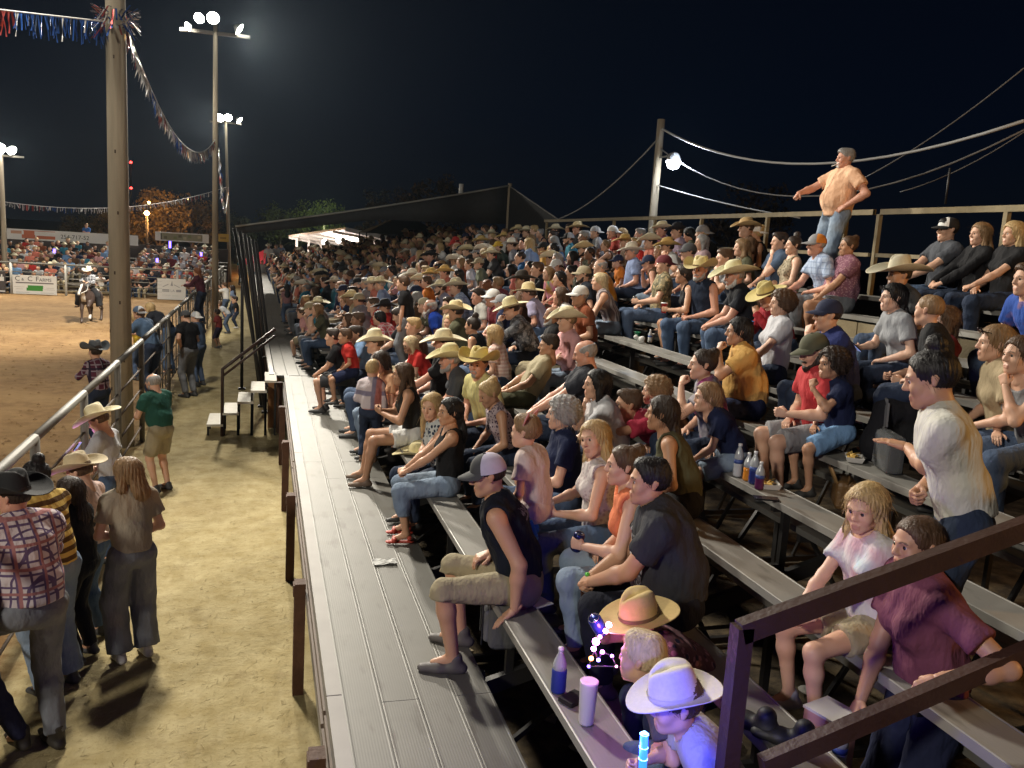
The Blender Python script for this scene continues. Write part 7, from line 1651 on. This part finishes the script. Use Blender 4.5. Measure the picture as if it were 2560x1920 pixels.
# bags
def backpack(label, loc, rz, col, col2, q=1.0, cat='backpack', tilt=0):
    t = thing('backpack', label, cat, loc, rz); s = SDF(.016 * q)
    s.cone(A(-.10, 0, .10) * q, A(-.08, 0, .34) * q, .11 * q, .08 * q, .05); s.cone(A(.10, 0, .10) * q, A(.08, 0, .34) * q, .11 * q, .08 * q, .05); s.cone(A(-.1, 0, .10) * q, A(.1, 0, .10) * q, .11 * q, .11 * q, .05); s.cone(A(-.06, .0, .36) * q, A(.06, .0, .36) * q, .09 * q, .09 * q, .05)
    s.cone(A(0, -.04, -.10) * q, A(0, .04, -.10) * q, .5, .5, .004, op='-') if False else None
    V, Q = s.mesh(); V[:, 2] = np.maximum(V[:, 2], 0); link('bag', mesh_np('bag', wrinkle(V, Q, .005, 22, 3), Q, [cloth(col)]), t)
    s = SDF(.014 * q); s.cone(A(-.07, .10, .10) * q, A(.07, .10, .10) * q, .075 * q, .075 * q, .04); s.cone(A(-.06, .10, .16) * q, A(.06, .10, .16) * q, .065 * q, .065 * q, .04); V, Q = s.mesh(); V[:, 2] = np.maximum(V[:, 2], .005); link('pocket', mesh_np('pocket', V, Q, [cloth(col2)]), t)
    for x in (-1, 1): 
        mb = MB(); P = [Vector((x * .08, .10, .42)) * q, Vector((x * .11, -.10, .40)) * q, Vector((x * .13, -.17, .25)) * q, Vector((x * .12, -.13, .08)) * q]
        for a_, b_ in zip(P, P[1:]): mb.bar(a_, b_, .06 * q, .014, up=(1, 0, .2))
        mb.build('strap', [cloth(col2)], t)
    mb = MB(); mb.tube([(-.03 * q, 0, .44 * q), (-.02 * q, 0, .48 * q), (.02 * q, 0, .48 * q), (.03 * q, 0, .44 * q)], .009, 6); mb.build('handle', [cloth(col2)], t)
    return t
B = onrow(2185, 1050, 5); backpack('large black backpack with gray straps standing on the bench', (4.35, 5.02, row_z(5)), radians(-20), (.014, .014, .017), (.16, .16, .165), 1.05)
q = INFO['person in straw hat and gray camo jacket bent forward with a backpack']; backpack('gray patterned backpack behind the gray camo jacket', (q[3].x + .42, q[3].y - .12, row_z(5) - .43), radians(80), (.13, .13, .13), (.22, .22, .22), .9)
B = at_x(1150, 1330, 1.62); backpack('purple and blue sequined backpack on the front bench', (1.60, 5.08, row_z(1) + .18), radians(70), (.16, .05, .16), (.05, .22, .42), .66)
t = thing('cooler_bag', 'gray soft cooler bag hanging at the front bench beside the black sleeveless shirt', 'bag', (1.50, 4.98, 1.08), radians(78))
mb = MB(); mb.box((0, 0, .17), (.34, .20, .34)); o = mb.build('bag', [cloth((.10, .10, .105))], t); bv = o.modifiers.new('soft', 'BEVEL'); bv.width = .05; bv.segments = 3
mb = MB(); mb.box((0, .10, .15), (.26, .06, .22)); o = mb.build('pocket', [cloth((.14, .14, .145))], t); bv = o.modifiers.new('soft', 'BEVEL'); bv.width = .025; bv.segments = 2
for x in (-.10, .10): MB().bar((x, .135, .02), (x, .135, .33), .03, .008, up=(0, 1, 0)).build('strap', [plain('webbing', (.02, .02, .02), .8)], t)
for x in (-.02, .03): MB().lathe([(0, -.008), (.010, 0), (0, .008)], (x, .11, .30), 8).build('stud', [plain('chrome_stud', (.8, .8, .8), .1, .9)], t)
# brown purse under row five and the clear bag
B = at_z(2105, 1265, row_z(5) - .43); t = thing('purse', 'brown tooled leather purse with folded back flap below the nacho tray', 'purse', (B.x, B.y, B.z), radians(60)); LEA = plain('tooled_leather', (.16, .085, .03), .5, var=.4, scale=20, bump=.4)
mb = MB(); mb.box((0, 0, .11), (.30, .15, .22)); o = mb.build('purse_body', [LEA], t); bv = o.modifiers.new('soft', 'BEVEL'); bv.width = .035; bv.segments = 2
mb = MB(); mb.lathe([(0, 0), (.10, .005), (.14, .02), (.135, .03), (0, .02)], (.0, .12, .26), 16, 0, Matrix.Rotation(radians(65), 3, 'X')); mb.build('flap', [plain('tan_leather', (.34, .20, .08), .5, var=.2)], t)
MB().tube([(-.14, 0, .2), (-.12, -.02, .36), (.10, -.02, .38), (.14, 0, .2)], .010, 6).build('handle', [LEA], t)
B = onrow(2200, 1175, 5); t = thing('clear_bag', 'clear plastic tote with a rainbow striped purse inside, on the bench', 'bag', (B.x + .05, B.y, B.z), radians(70))
mb = MB(); mb.box((0, 0, .13), (.30, .12, .26)); o = mb.build('plastic_shell', [clear_plastic()], t); bv = o.modifiers.new('soft', 'BEVEL'); bv.width = .03; bv.segments = 2
mb = MB(); mb.box((-.02, 0, .10), (.18, .06, .17)); mb.build('gray_pouch', [cloth((.30, .29, .29))], t)
for i, c in enumerate(((.45, .03, .04), (.55, .16, .03), (.55, .40, .05), (.10, .12, .40), (.30, .06, .35))): MB().box((.05 + .016 * i, -.042, .10), (.015, .016, .13)).build('rainbow_stripe', [plain('stripe_cloth', c, .8)], t)
def tray(label, loc, rz=0):
    t = thing('nacho_tray', label, 'food tray', loc, rz); mb = MB(); a, b_, h = .085, .06, .035
    mb.add([(-a * .8, -b_ * .8, 0), (a * .8, -b_ * .8, 0), (a * .8, b_ * .8, 0), (-a * .8, b_ * .8, 0), (-a, -b_, h), (a, -b_, h), (a, b_, h), (-a, b_, h)], [(3, 2, 1, 0), (0, 1, 5, 4), (1, 2, 6, 5), (2, 3, 7, 6), (3, 0, 4, 7)]); o = mb.build('paper_tray', [plain('paper_tray', (.62, .60, .56), .8)], t); sm_ = o.modifiers.new('thickness', 'SOLIDIFY'); sm_.thickness = .003
    rr_ = random.Random(3)
    for i in range(9): 
        M = Euler((rr_.uniform(-.6, .6), rr_.uniform(-.6, .6), rr_.uniform(0, 3))).to_matrix(); c = Vector((rr_.uniform(-.055, .055), rr_.uniform(-.035, .035), .03 + .012 * rr_.random())); mb = MB(); mb.add([M @ Vector(v) + c for v in ((-.03, -.02, 0), (.03, -.02, 0), (0, .035, 0), (-.03, -.02, .004), (.03, -.02, .004), (0, .035, .004))], [(2, 1, 0), (3, 4, 5), (0, 1, 4, 3), (1, 2, 5, 4), (2, 0, 3, 5)]); mb.build('chip', [plain('nacho', (.62, .40, .10), .6)], t)
    return t
tray('white paper tray of nachos on the bench beside the clear tote', onrow(2135, 1152, 5), 1.0); tray('paper tray of nachos beside the drink bottles', onrow(1925, 1218, 4), 1.2)
bottle('clear water bottle, tallest of the four bottles on the bench', onrow(1843, 1190, 4), liquid('water', (.5, .52, .55)), h=.24, r=.034)
bottle('half empty bottle of orange soda on the bench', onrow(1867, 1200, 4) + Vector((0, 0, 0)), liquid('orange_soda', (.60, .22, .03)), h=.20, r=.032, capc=(.7, .7, .7))
bottle('dark blue sports drink bottle behind the purple one', onrow(1882, 1208, 4), liquid('blue_drink', (.02, .03, .15)), h=.23, r=.034)
bottle('purple soda bottle, nearest of the four bottles on the bench', onrow(1897, 1222, 4), liquid('grape_soda', (.09, .015, .07)), h=.19, r=.032)
B = onrow(1915, 1248, 4); t = thing('phone', 'black phone lying flat in front of the nacho tray', 'phone', B, 1.2); MB().box((0, 0, .006), (.08, .16, .010)).build('phone_body', [plain('phone_case', (.012, .012, .014), .25)], t)
cup('black drink cup on the bench behind the clear tote', onrow(2285, 1175, 5), (.015, .015, .016), .17, .045, (.02, .02, .02))
cup('green paper cup on the empty upper bench', onrow(1592, 850, 6), (.03, .25, .12), .11, .04); cup('white paper cup beside the green cup', onrow(1610, 852, 6) + Vector((.1, 0, 0)), (.55, .54, .5), .10, .04)
B = onrow(1603, 858, 6); s = SDF(.012); rr_ = np.random.default_rng(2); [s.ball(A(*(rr_.normal(size=3) * .025)) + A(0, 0, .045), .032, .012) for i in range(8)]; V, Q = s.mesh(); t = thing('napkin_wad', 'wadded white napkins in front of the green cup', 'napkin', B); link('wad', mesh_np('wad', V, Q, [plain('paper', (.6, .6, .58), .9)], smooth=False), t)
bottle('small clear bottle with white cap beside the green cup', onrow(1624, 856, 6), liquid('lotion', (.55, .55, .52)), h=.17, r=.028)
w = at_x(2385, 1062, row_x(5) - .02); w.z = row_z(5) + .01; bottle('amber drink bottle with yellow cap beside the white tee', (w.x, w.y, w.z), liquid('amber_drink', (.45, .22, .03)), h=.24, r=.040, capc=(.7, .45, .05))
# straw hat lying on the bench beside the white shorts
q = INFO['person with long brown hair, black tank and white shorts, hands together'][3]
o = link('cowboy_hat', cowboy_hat(**WIDE), None, (q.x - .02, q.y - .42, row_z(1) - .045)); tint(o, straw((.62, .54, .30))); o.rotation_euler = (0, 0, 1.2); tag(o, 'pale straw hat resting on the front bench between white shorts and floral blouse', 'hat')
# black boots left on the second bench, water bottle and pink box by the rail
B = onrow(1905, 1835, 2)
for i, (dx_, dy_, rz_) in enumerate(((0, 0, .5), (.10, -.12, .9))):
    o = link('shoe', shoe_mesh('shoe', 0), None, (B.x + dx_, B.y + dy_, B.z + .085), (0, 0, rz_)); tint(o, [SH('black'), SH('black')]); tag(o, ('black shoe left on the second bench near the rail post' if i == 0 else 'other black shoe of the pair on the second bench, nearer the camera'), 'shoe')
B = at_z(2075, 1860, row_z(2) - .43 + .02); t = thing('snack_box', 'pink and white box beneath the child in tie-dye', 'box', (2.42, 2.95, row_z(3) - .43), .3); mb = MB(); mb.box((0, 0, .13), (.16, .16, .26)); o = mb.build('carton', [plain('pink_carton', (.50, .26, .26), .7)], t)
mb = MB(); mb.box((0, 0, .265), (.17, .17, .012)); mb.build('box_lid', [plain('white_carton', (.6, .58, .55), .7)], t)
bottle('water bottle at the foot of the near rail', at_y(2092, 1925, 2.75), liquid('water', (.5, .52, .55)), h=.21, r=.033)
t = thing('drum_cooler', 'orange round water cooler on a bench at the right edge', 'cooler', (3.95, 2.95, row_z(4)))
MB().lathe([(.15, 0), (.17, .02), (.18, .36), (.185, .37)], n=24).build('cooler_body', [plain('orange_cooler', (.50, .15, .02), .5)], t); MB().lathe([(.19, .37), (.19, .42), (.16, .44), (0, .44)], n=24).build('cooler_lid', [plain('cooler_lid', (.03, .03, .03), .5)], t)
mb = MB(); mb.box((0, -.19, .06), (.03, .05, .03)); mb.build('spigot', [plain('spigot', (.6, .6, .6), .4)], t)
for i, (x, z) in enumerate(((3.35, 1.28), (3.95, 1.05))): o = MB().box((0, 0, 0), (.55, .10, .05)).build('aisle_step', [plain('lit_board', (.42, .20, .06), .7, var=.3)], bl, (x, 2.45, z))  # warm lamplight is put into the orange colour of these boards
# orange marker on the dirt
B = at_z(14, 1208, 0); t = thing('marker', 'flat orange marker lying on the arena dirt', 'marker', (B.x, B.y, .0)); MB().lathe([(.13, .0), (.12, .02), (.05, .05), (0, .055)], n=16).build('marker_disc', [plain('orange_plastic', (.70, .16, .04), .5)], t)
# litter under the stand
r = random.Random(9)
for i in range(34):
    x, y = r.uniform(1.3, 5.8), r.uniform(2.6, 9.5); kind = i % 3; c = ((.5, .48, .44), (.42, .34, .22), (.35, .33, .32))[kind]
    mb = MB(); M = Euler((r.uniform(-.25, .25), r.uniform(-.25, .25), r.uniform(0, 6))).to_matrix()
    if kind == 0: mb.lathe([(0, .0), (.07, .004), (.10, .022), (.098, .024), (0, .008)], n=12, M=M, sy=r.uniform(.6, 1))
    elif kind == 1: mb.box((0, 0, 0), (r.uniform(.12, .26), r.uniform(.08, .18), .012), 0, M)
    else: mb.lathe([(.028, 0), (.04, .11), (.036, .11), (.024, .005)], n=10, M=M @ Matrix.Rotation(pi / 2, 3, 'X'))
    o = mb.build(('paper_plate', 'cardboard_scrap', 'paper_cup')[kind], [plain('litter', c, .85)]); o.location = (x, y, .045 if kind == 2 else .03); tag(o, ('paper plate', 'cardboard scrap', 'empty paper cup')[kind] + ' dropped among the litter under the bleachers', 'litter', 'litter on the ground under the bleachers')

# ---------------------------------------------------------------- glowing toys
t = thing('light_stick', 'glowing blue light stick held upright in front of the blue lit shirt', 'light stick'); c0, c1 = at_y(1611, 1835, 2.30), at_y(1606, 1930, 2.26)
BLU = emit('blue_led', (.03, .20, 1.0), 2.2); WHB = emit('cyan_led', (.3, .75, 1.0), 4.5)
MB().tube([c0, c1], .013, 10).build('tube', [BLU], t)
for q in (0, .35, .65, 1): MB().lathe([(0, -.012), (.0155, 0), (0, .012)], c0.lerp(c1, q), 8).build('led', [WHB], t)
lamp('blue_glow', 'POINT', c0.lerp(c1, .3) + Vector((-.05, .04, .0)), 17.0, (.05, .06, 1.0), size=.03); lamp('blue_glow', 'POINT', c0 + Vector((.05, -.08, .10)), 10.0, (.04, .04, 1.0), size=.04)
t = thing('light_up_toy', 'string of glowing pink, violet and orange toy lights beside the wide straw hat', 'toy')
PT = [(1522, 1562, 3.36, (1, .45, .85), 30, .014), (1514, 1578, 3.36, (1, .35, .8), 26, .012), (1490, 1604, 3.32, (1, .25, 1), 34, .017), (1500, 1592, 3.34, (.7, .2, 1), 14, .010), (1478, 1646, 3.30, (1, .25, .06), 20, .011), (1472, 1666, 3.30, (.2, .1, 1), 10, .008), (1541, 1666, 3.2, (1, .3, .7), 10, .006), (1530, 1640, 3.28, (.5, .2, 1), 12, .008), (1506, 1630, 3.3, (.9, .2, 1), 16, .010), (1496, 1650, 3.3, (.3, .2, 1), 14, .009), (1484, 1622, 3.3, (1, .3, .9), 22, .012)]
prev = None
for px, py, Y, col, st_, rad in PT:
    c = at_y(px, py, Y); MB().lathe([(0, -rad), (rad * .8, -rad * .6), (rad, 0), (rad * .8, rad * .6), (0, rad)], c, 10).build('toy_light', [emit('toy_led', col, st_)], t)
    if prev is not None: MB().tube([prev, c], .0025, 5).build('cord', [plain('thin_cord', (.1, .1, .1), .6)], t)
    prev = c
lamp('pink_glow', 'POINT', at_y(1512, 1584, 3.44), 1.0, (1, .18, .75), size=.02); lamp('violet_glow', 'POINT', at_y(1488, 1616, 3.30), 1.8, (.65, .06, 1.0), size=.02)
# violet phone glow on the two hats by the fence
for lb in ('person in cream cowboy hat and gray tee looking down near the wooden pole', 'person in tan cowboy hat and pale pink shirt by the fence'):
    r_, J, HM, loc, hd = INFO[lb]; n = 'L' if 'cream' in lb else 'R'; w = world_of(lb, J['wr' + n] + J['hm' + n][0] @ A(0, .07, -.03)); phone('glowing phone held under the ' + ('cream' if 'cream' in lb else 'tan') + ' cowboy hat by the fence', w + Vector((0, 0, .04)), (-.6, 0, radians(hd - 90 + 180)))
    hw = world_of(lb, J['head']); lamp('screen_glow', 'POINT', w.lerp(hw, .35) + Vector((-.05, .02, 0)), 1.1, (.75, .30, 1.0), size=.05)
for i, (px, py) in enumerate(((136, 632), (425, 620), (393, 655), (503, 640))):
    q = at_y(px, py, 46.0 if i == 2 else 47.5); MB().tube([q, q + Vector((0, 0, .34 if i == 1 else .18))], .06, 6).build('glow_stick', [emit('violet_led', (.16, .10, 1.0), 7)]); o = bpy.context.scene.objects[-1]
for o in [x for x in bpy.data.objects if x.name.startswith('glow_stick')]: pass
gs = sorted([x for x in bpy.data.objects if x.name.startswith('glow_stick')], key=lambda x: x.name)
for o, lb in zip(gs, ('small violet glow in the far crowd left of the wooden pole', 'tall violet glow stick high in the far crowd under the shorter banner', 'violet glow low in the far crowd above the ranch sign', 'violet glow in the far crowd beside the nearer floodlight pole')): tag(o, lb, 'glow stick')

# ---------------------------------------------------------------- horse and rider
hb = at_z(226, 806, 0); HS = .80
def horse():
    t = thing('horse', 'dark horse with a white blaze and white sock trotting toward the camera', 'horse', hb, radians(-97)); s = SDF(.03)
    s.cone(A(-.55, 0, 1.12), A(.35, 0, 1.10), .30, .29, .1); s.cone(A(.35, 0, 1.12), A(.55, 0, 1.16), .29, .22, .1); s.ball(A(-.62, 0, 1.14), .30, .1)                   # barrel, chest, rump (x forward)
    s.cone(A(.55, 0, 1.22), A(.98, 0, 1.62), .19, .12, .08, A(0, 1, 0), .8); s.cone(A(.98, 0, 1.62), A(1.38, 0, 1.36), .115, .065, .05, A(0, 1, 0), .85); s.ball(A(1.40, 0, 1.34), .07, .03)
    for y in (-.07, .07): s.cone(A(.95, y, 1.70), A(.97, y * 1.2, 1.83), .035, .012, .02)
    for y, sx, lift in ((-.17, .0, 0), (.17, .25, .30)):
        k = A(.55 + sx, y, .62 + lift * .55); s.cone(A(.45, y, 1.0), k, .13, .075, .06); f = A(.55 + sx - lift * .8, y, .22 + lift * .6); s.cone(k, f, .065, .045, .03); s.cone(f, f + A(.06, 0, -.14), .05, .065, .03)
    for y, sx in ((-.17, .05), (.17, -.25)):
        st_, hk, fe = A(-.55 + sx * .4, y, .78), A(-.80 + sx, y, .55), A(-.74 + sx, y, .20); s.cone(A(-.62, y, 1.05), st_, .20, .13, .06); s.cone(st_, hk, .11, .07, .04); s.cone(hk, fe, .06, .048, .03); s.cone(fe, fe + A(.07, 0, -.14), .05, .065, .03)
    V, Q = s.mesh(); V *= HS; C_ = V[Q].mean(1) / HS; m = np.zeros(len(Q), int); m[(C_[:, 2] < .42) & (C_[:, 1] > 0) & (C_[:, 0] > .2)] = 1; m[(C_[:, 0] > 1.0) & (np.abs(C_[:, 1]) < .045) & (C_[:, 2] > 1.36)] = 1; m[(C_[:, 0] > .50) & (np.abs(C_[:, 1] + .05) < .10) & (C_[:, 2] > .95) & (C_[:, 2] < 1.35)] = 1
    link('body', mesh_np('horse_body', V, Q, [plain('dark_bay_coat', (.05, .032, .026), .5, var=.3), plain('white_coat', (.55, .52, .48), .6)], m), t)
    s = SDF(.03); s.cone(A(.62, 0, 1.46), A(1.0, 0, 1.76), .05, .05, .03); s.cone(A(-.9, 0, 1.2), A(-1.0, 0, .65), .08, .06, .04); V, Q = s.mesh(); link('mane', mesh_np('mane', V * HS, Q, [hairmat((.05, .04, .035))]), t)
    s = SDF(.03); s.cone(A(-.15, 0, 1.43), A(.22, 0, 1.43), .10, .10, .05, A(0, 0, 1), .6); s.ball(A(.25, 0, 1.52), .05, .03); s.cone(A(-.2, -.28, 1.2), A(.2, -.28, 1.2), .1, .1, .05, A(0, 1, 0), .4); s.cone(A(-.2, .28, 1.2), A(.2, .28, 1.2), .1, .1, .05, A(0, 1, 0), .4); V, Q = s.mesh(); link('saddle', mesh_np('saddle', V * HS, Q, [plain('saddle_leather', (.07, .04, .025), .5)]), t)
    mb = MB(); mb.tube([Vector((1.36, -.06, 1.36)) * HS, Vector((.9, -.16, 1.45)) * HS, Vector((.35, -.05, 1.70)) * HS], .012, 5); mb.tube([Vector((1.36, .06, 1.36)) * HS, Vector((.9, .16, 1.45)) * HS, Vector((.35, .05, 1.70)) * HS], .012, 5); mb.build('reins', [plain('reins', (.6, .58, .54), .6)], t)
    return t
horse()
SR = .86; RP = dict(pose='sit', S=SR, hands=(((-.05, .36, .30), 'grip', (.3, 1, -.2), (0, .2, 1)), ((.10, .34, .34), 'grip', (-.3, 1, -.2), (0, .2, 1))), lean=2, drop=.9, footL=(-.36, .12, -.52), footR=(.36, .12, -.52), top='long', tm=K((.10, .105, .12), 'plaid', (.42, .42, .44)), bot='jeans', bm=K((.018, .018, .02)), flare=.07, shoe='boot', sm=SH((.04, .03, .02)), hat=cb(WHITEH, WIDE), hair='buzz', hc='dark', lod=2, label='rider in white cowboy hat, plaid shirt and black chaps on the dark horse', seed=5)
r_, J, HM = person(RP); d_ = Vector((cos(radians(-97)), sin(radians(-97)), 0)); place(r_, hb + d_ * .0 + Vector((0, 0, 1.40 * HS)), -97); PEOPLE.append(r_)

mb = MB(); o = mb
m_ = bpy.data.materials.new('haze'); m_.use_nodes = True; m_.node_tree.nodes.clear()
vo = m_.node_tree.nodes.new('ShaderNodeOutputMaterial'); pv = m_.node_tree.nodes.new('ShaderNodeVolumePrincipled')
pv.inputs['Density'].default_value = .00013; pv.inputs['Color'].default_value = (.62, .78, .95, 1); pv.inputs['Anisotropy'].default_value = .72
m_.node_tree.links.new(pv.outputs[0], vo.inputs['Volume'])
mb = MB(); mb.box((10, 160, 16), (460, 420, 36)); hz = mb.build('haze', [m_]); hz['kind'] = 'stuff'
# the air: one even, thin volume over ground and lamps
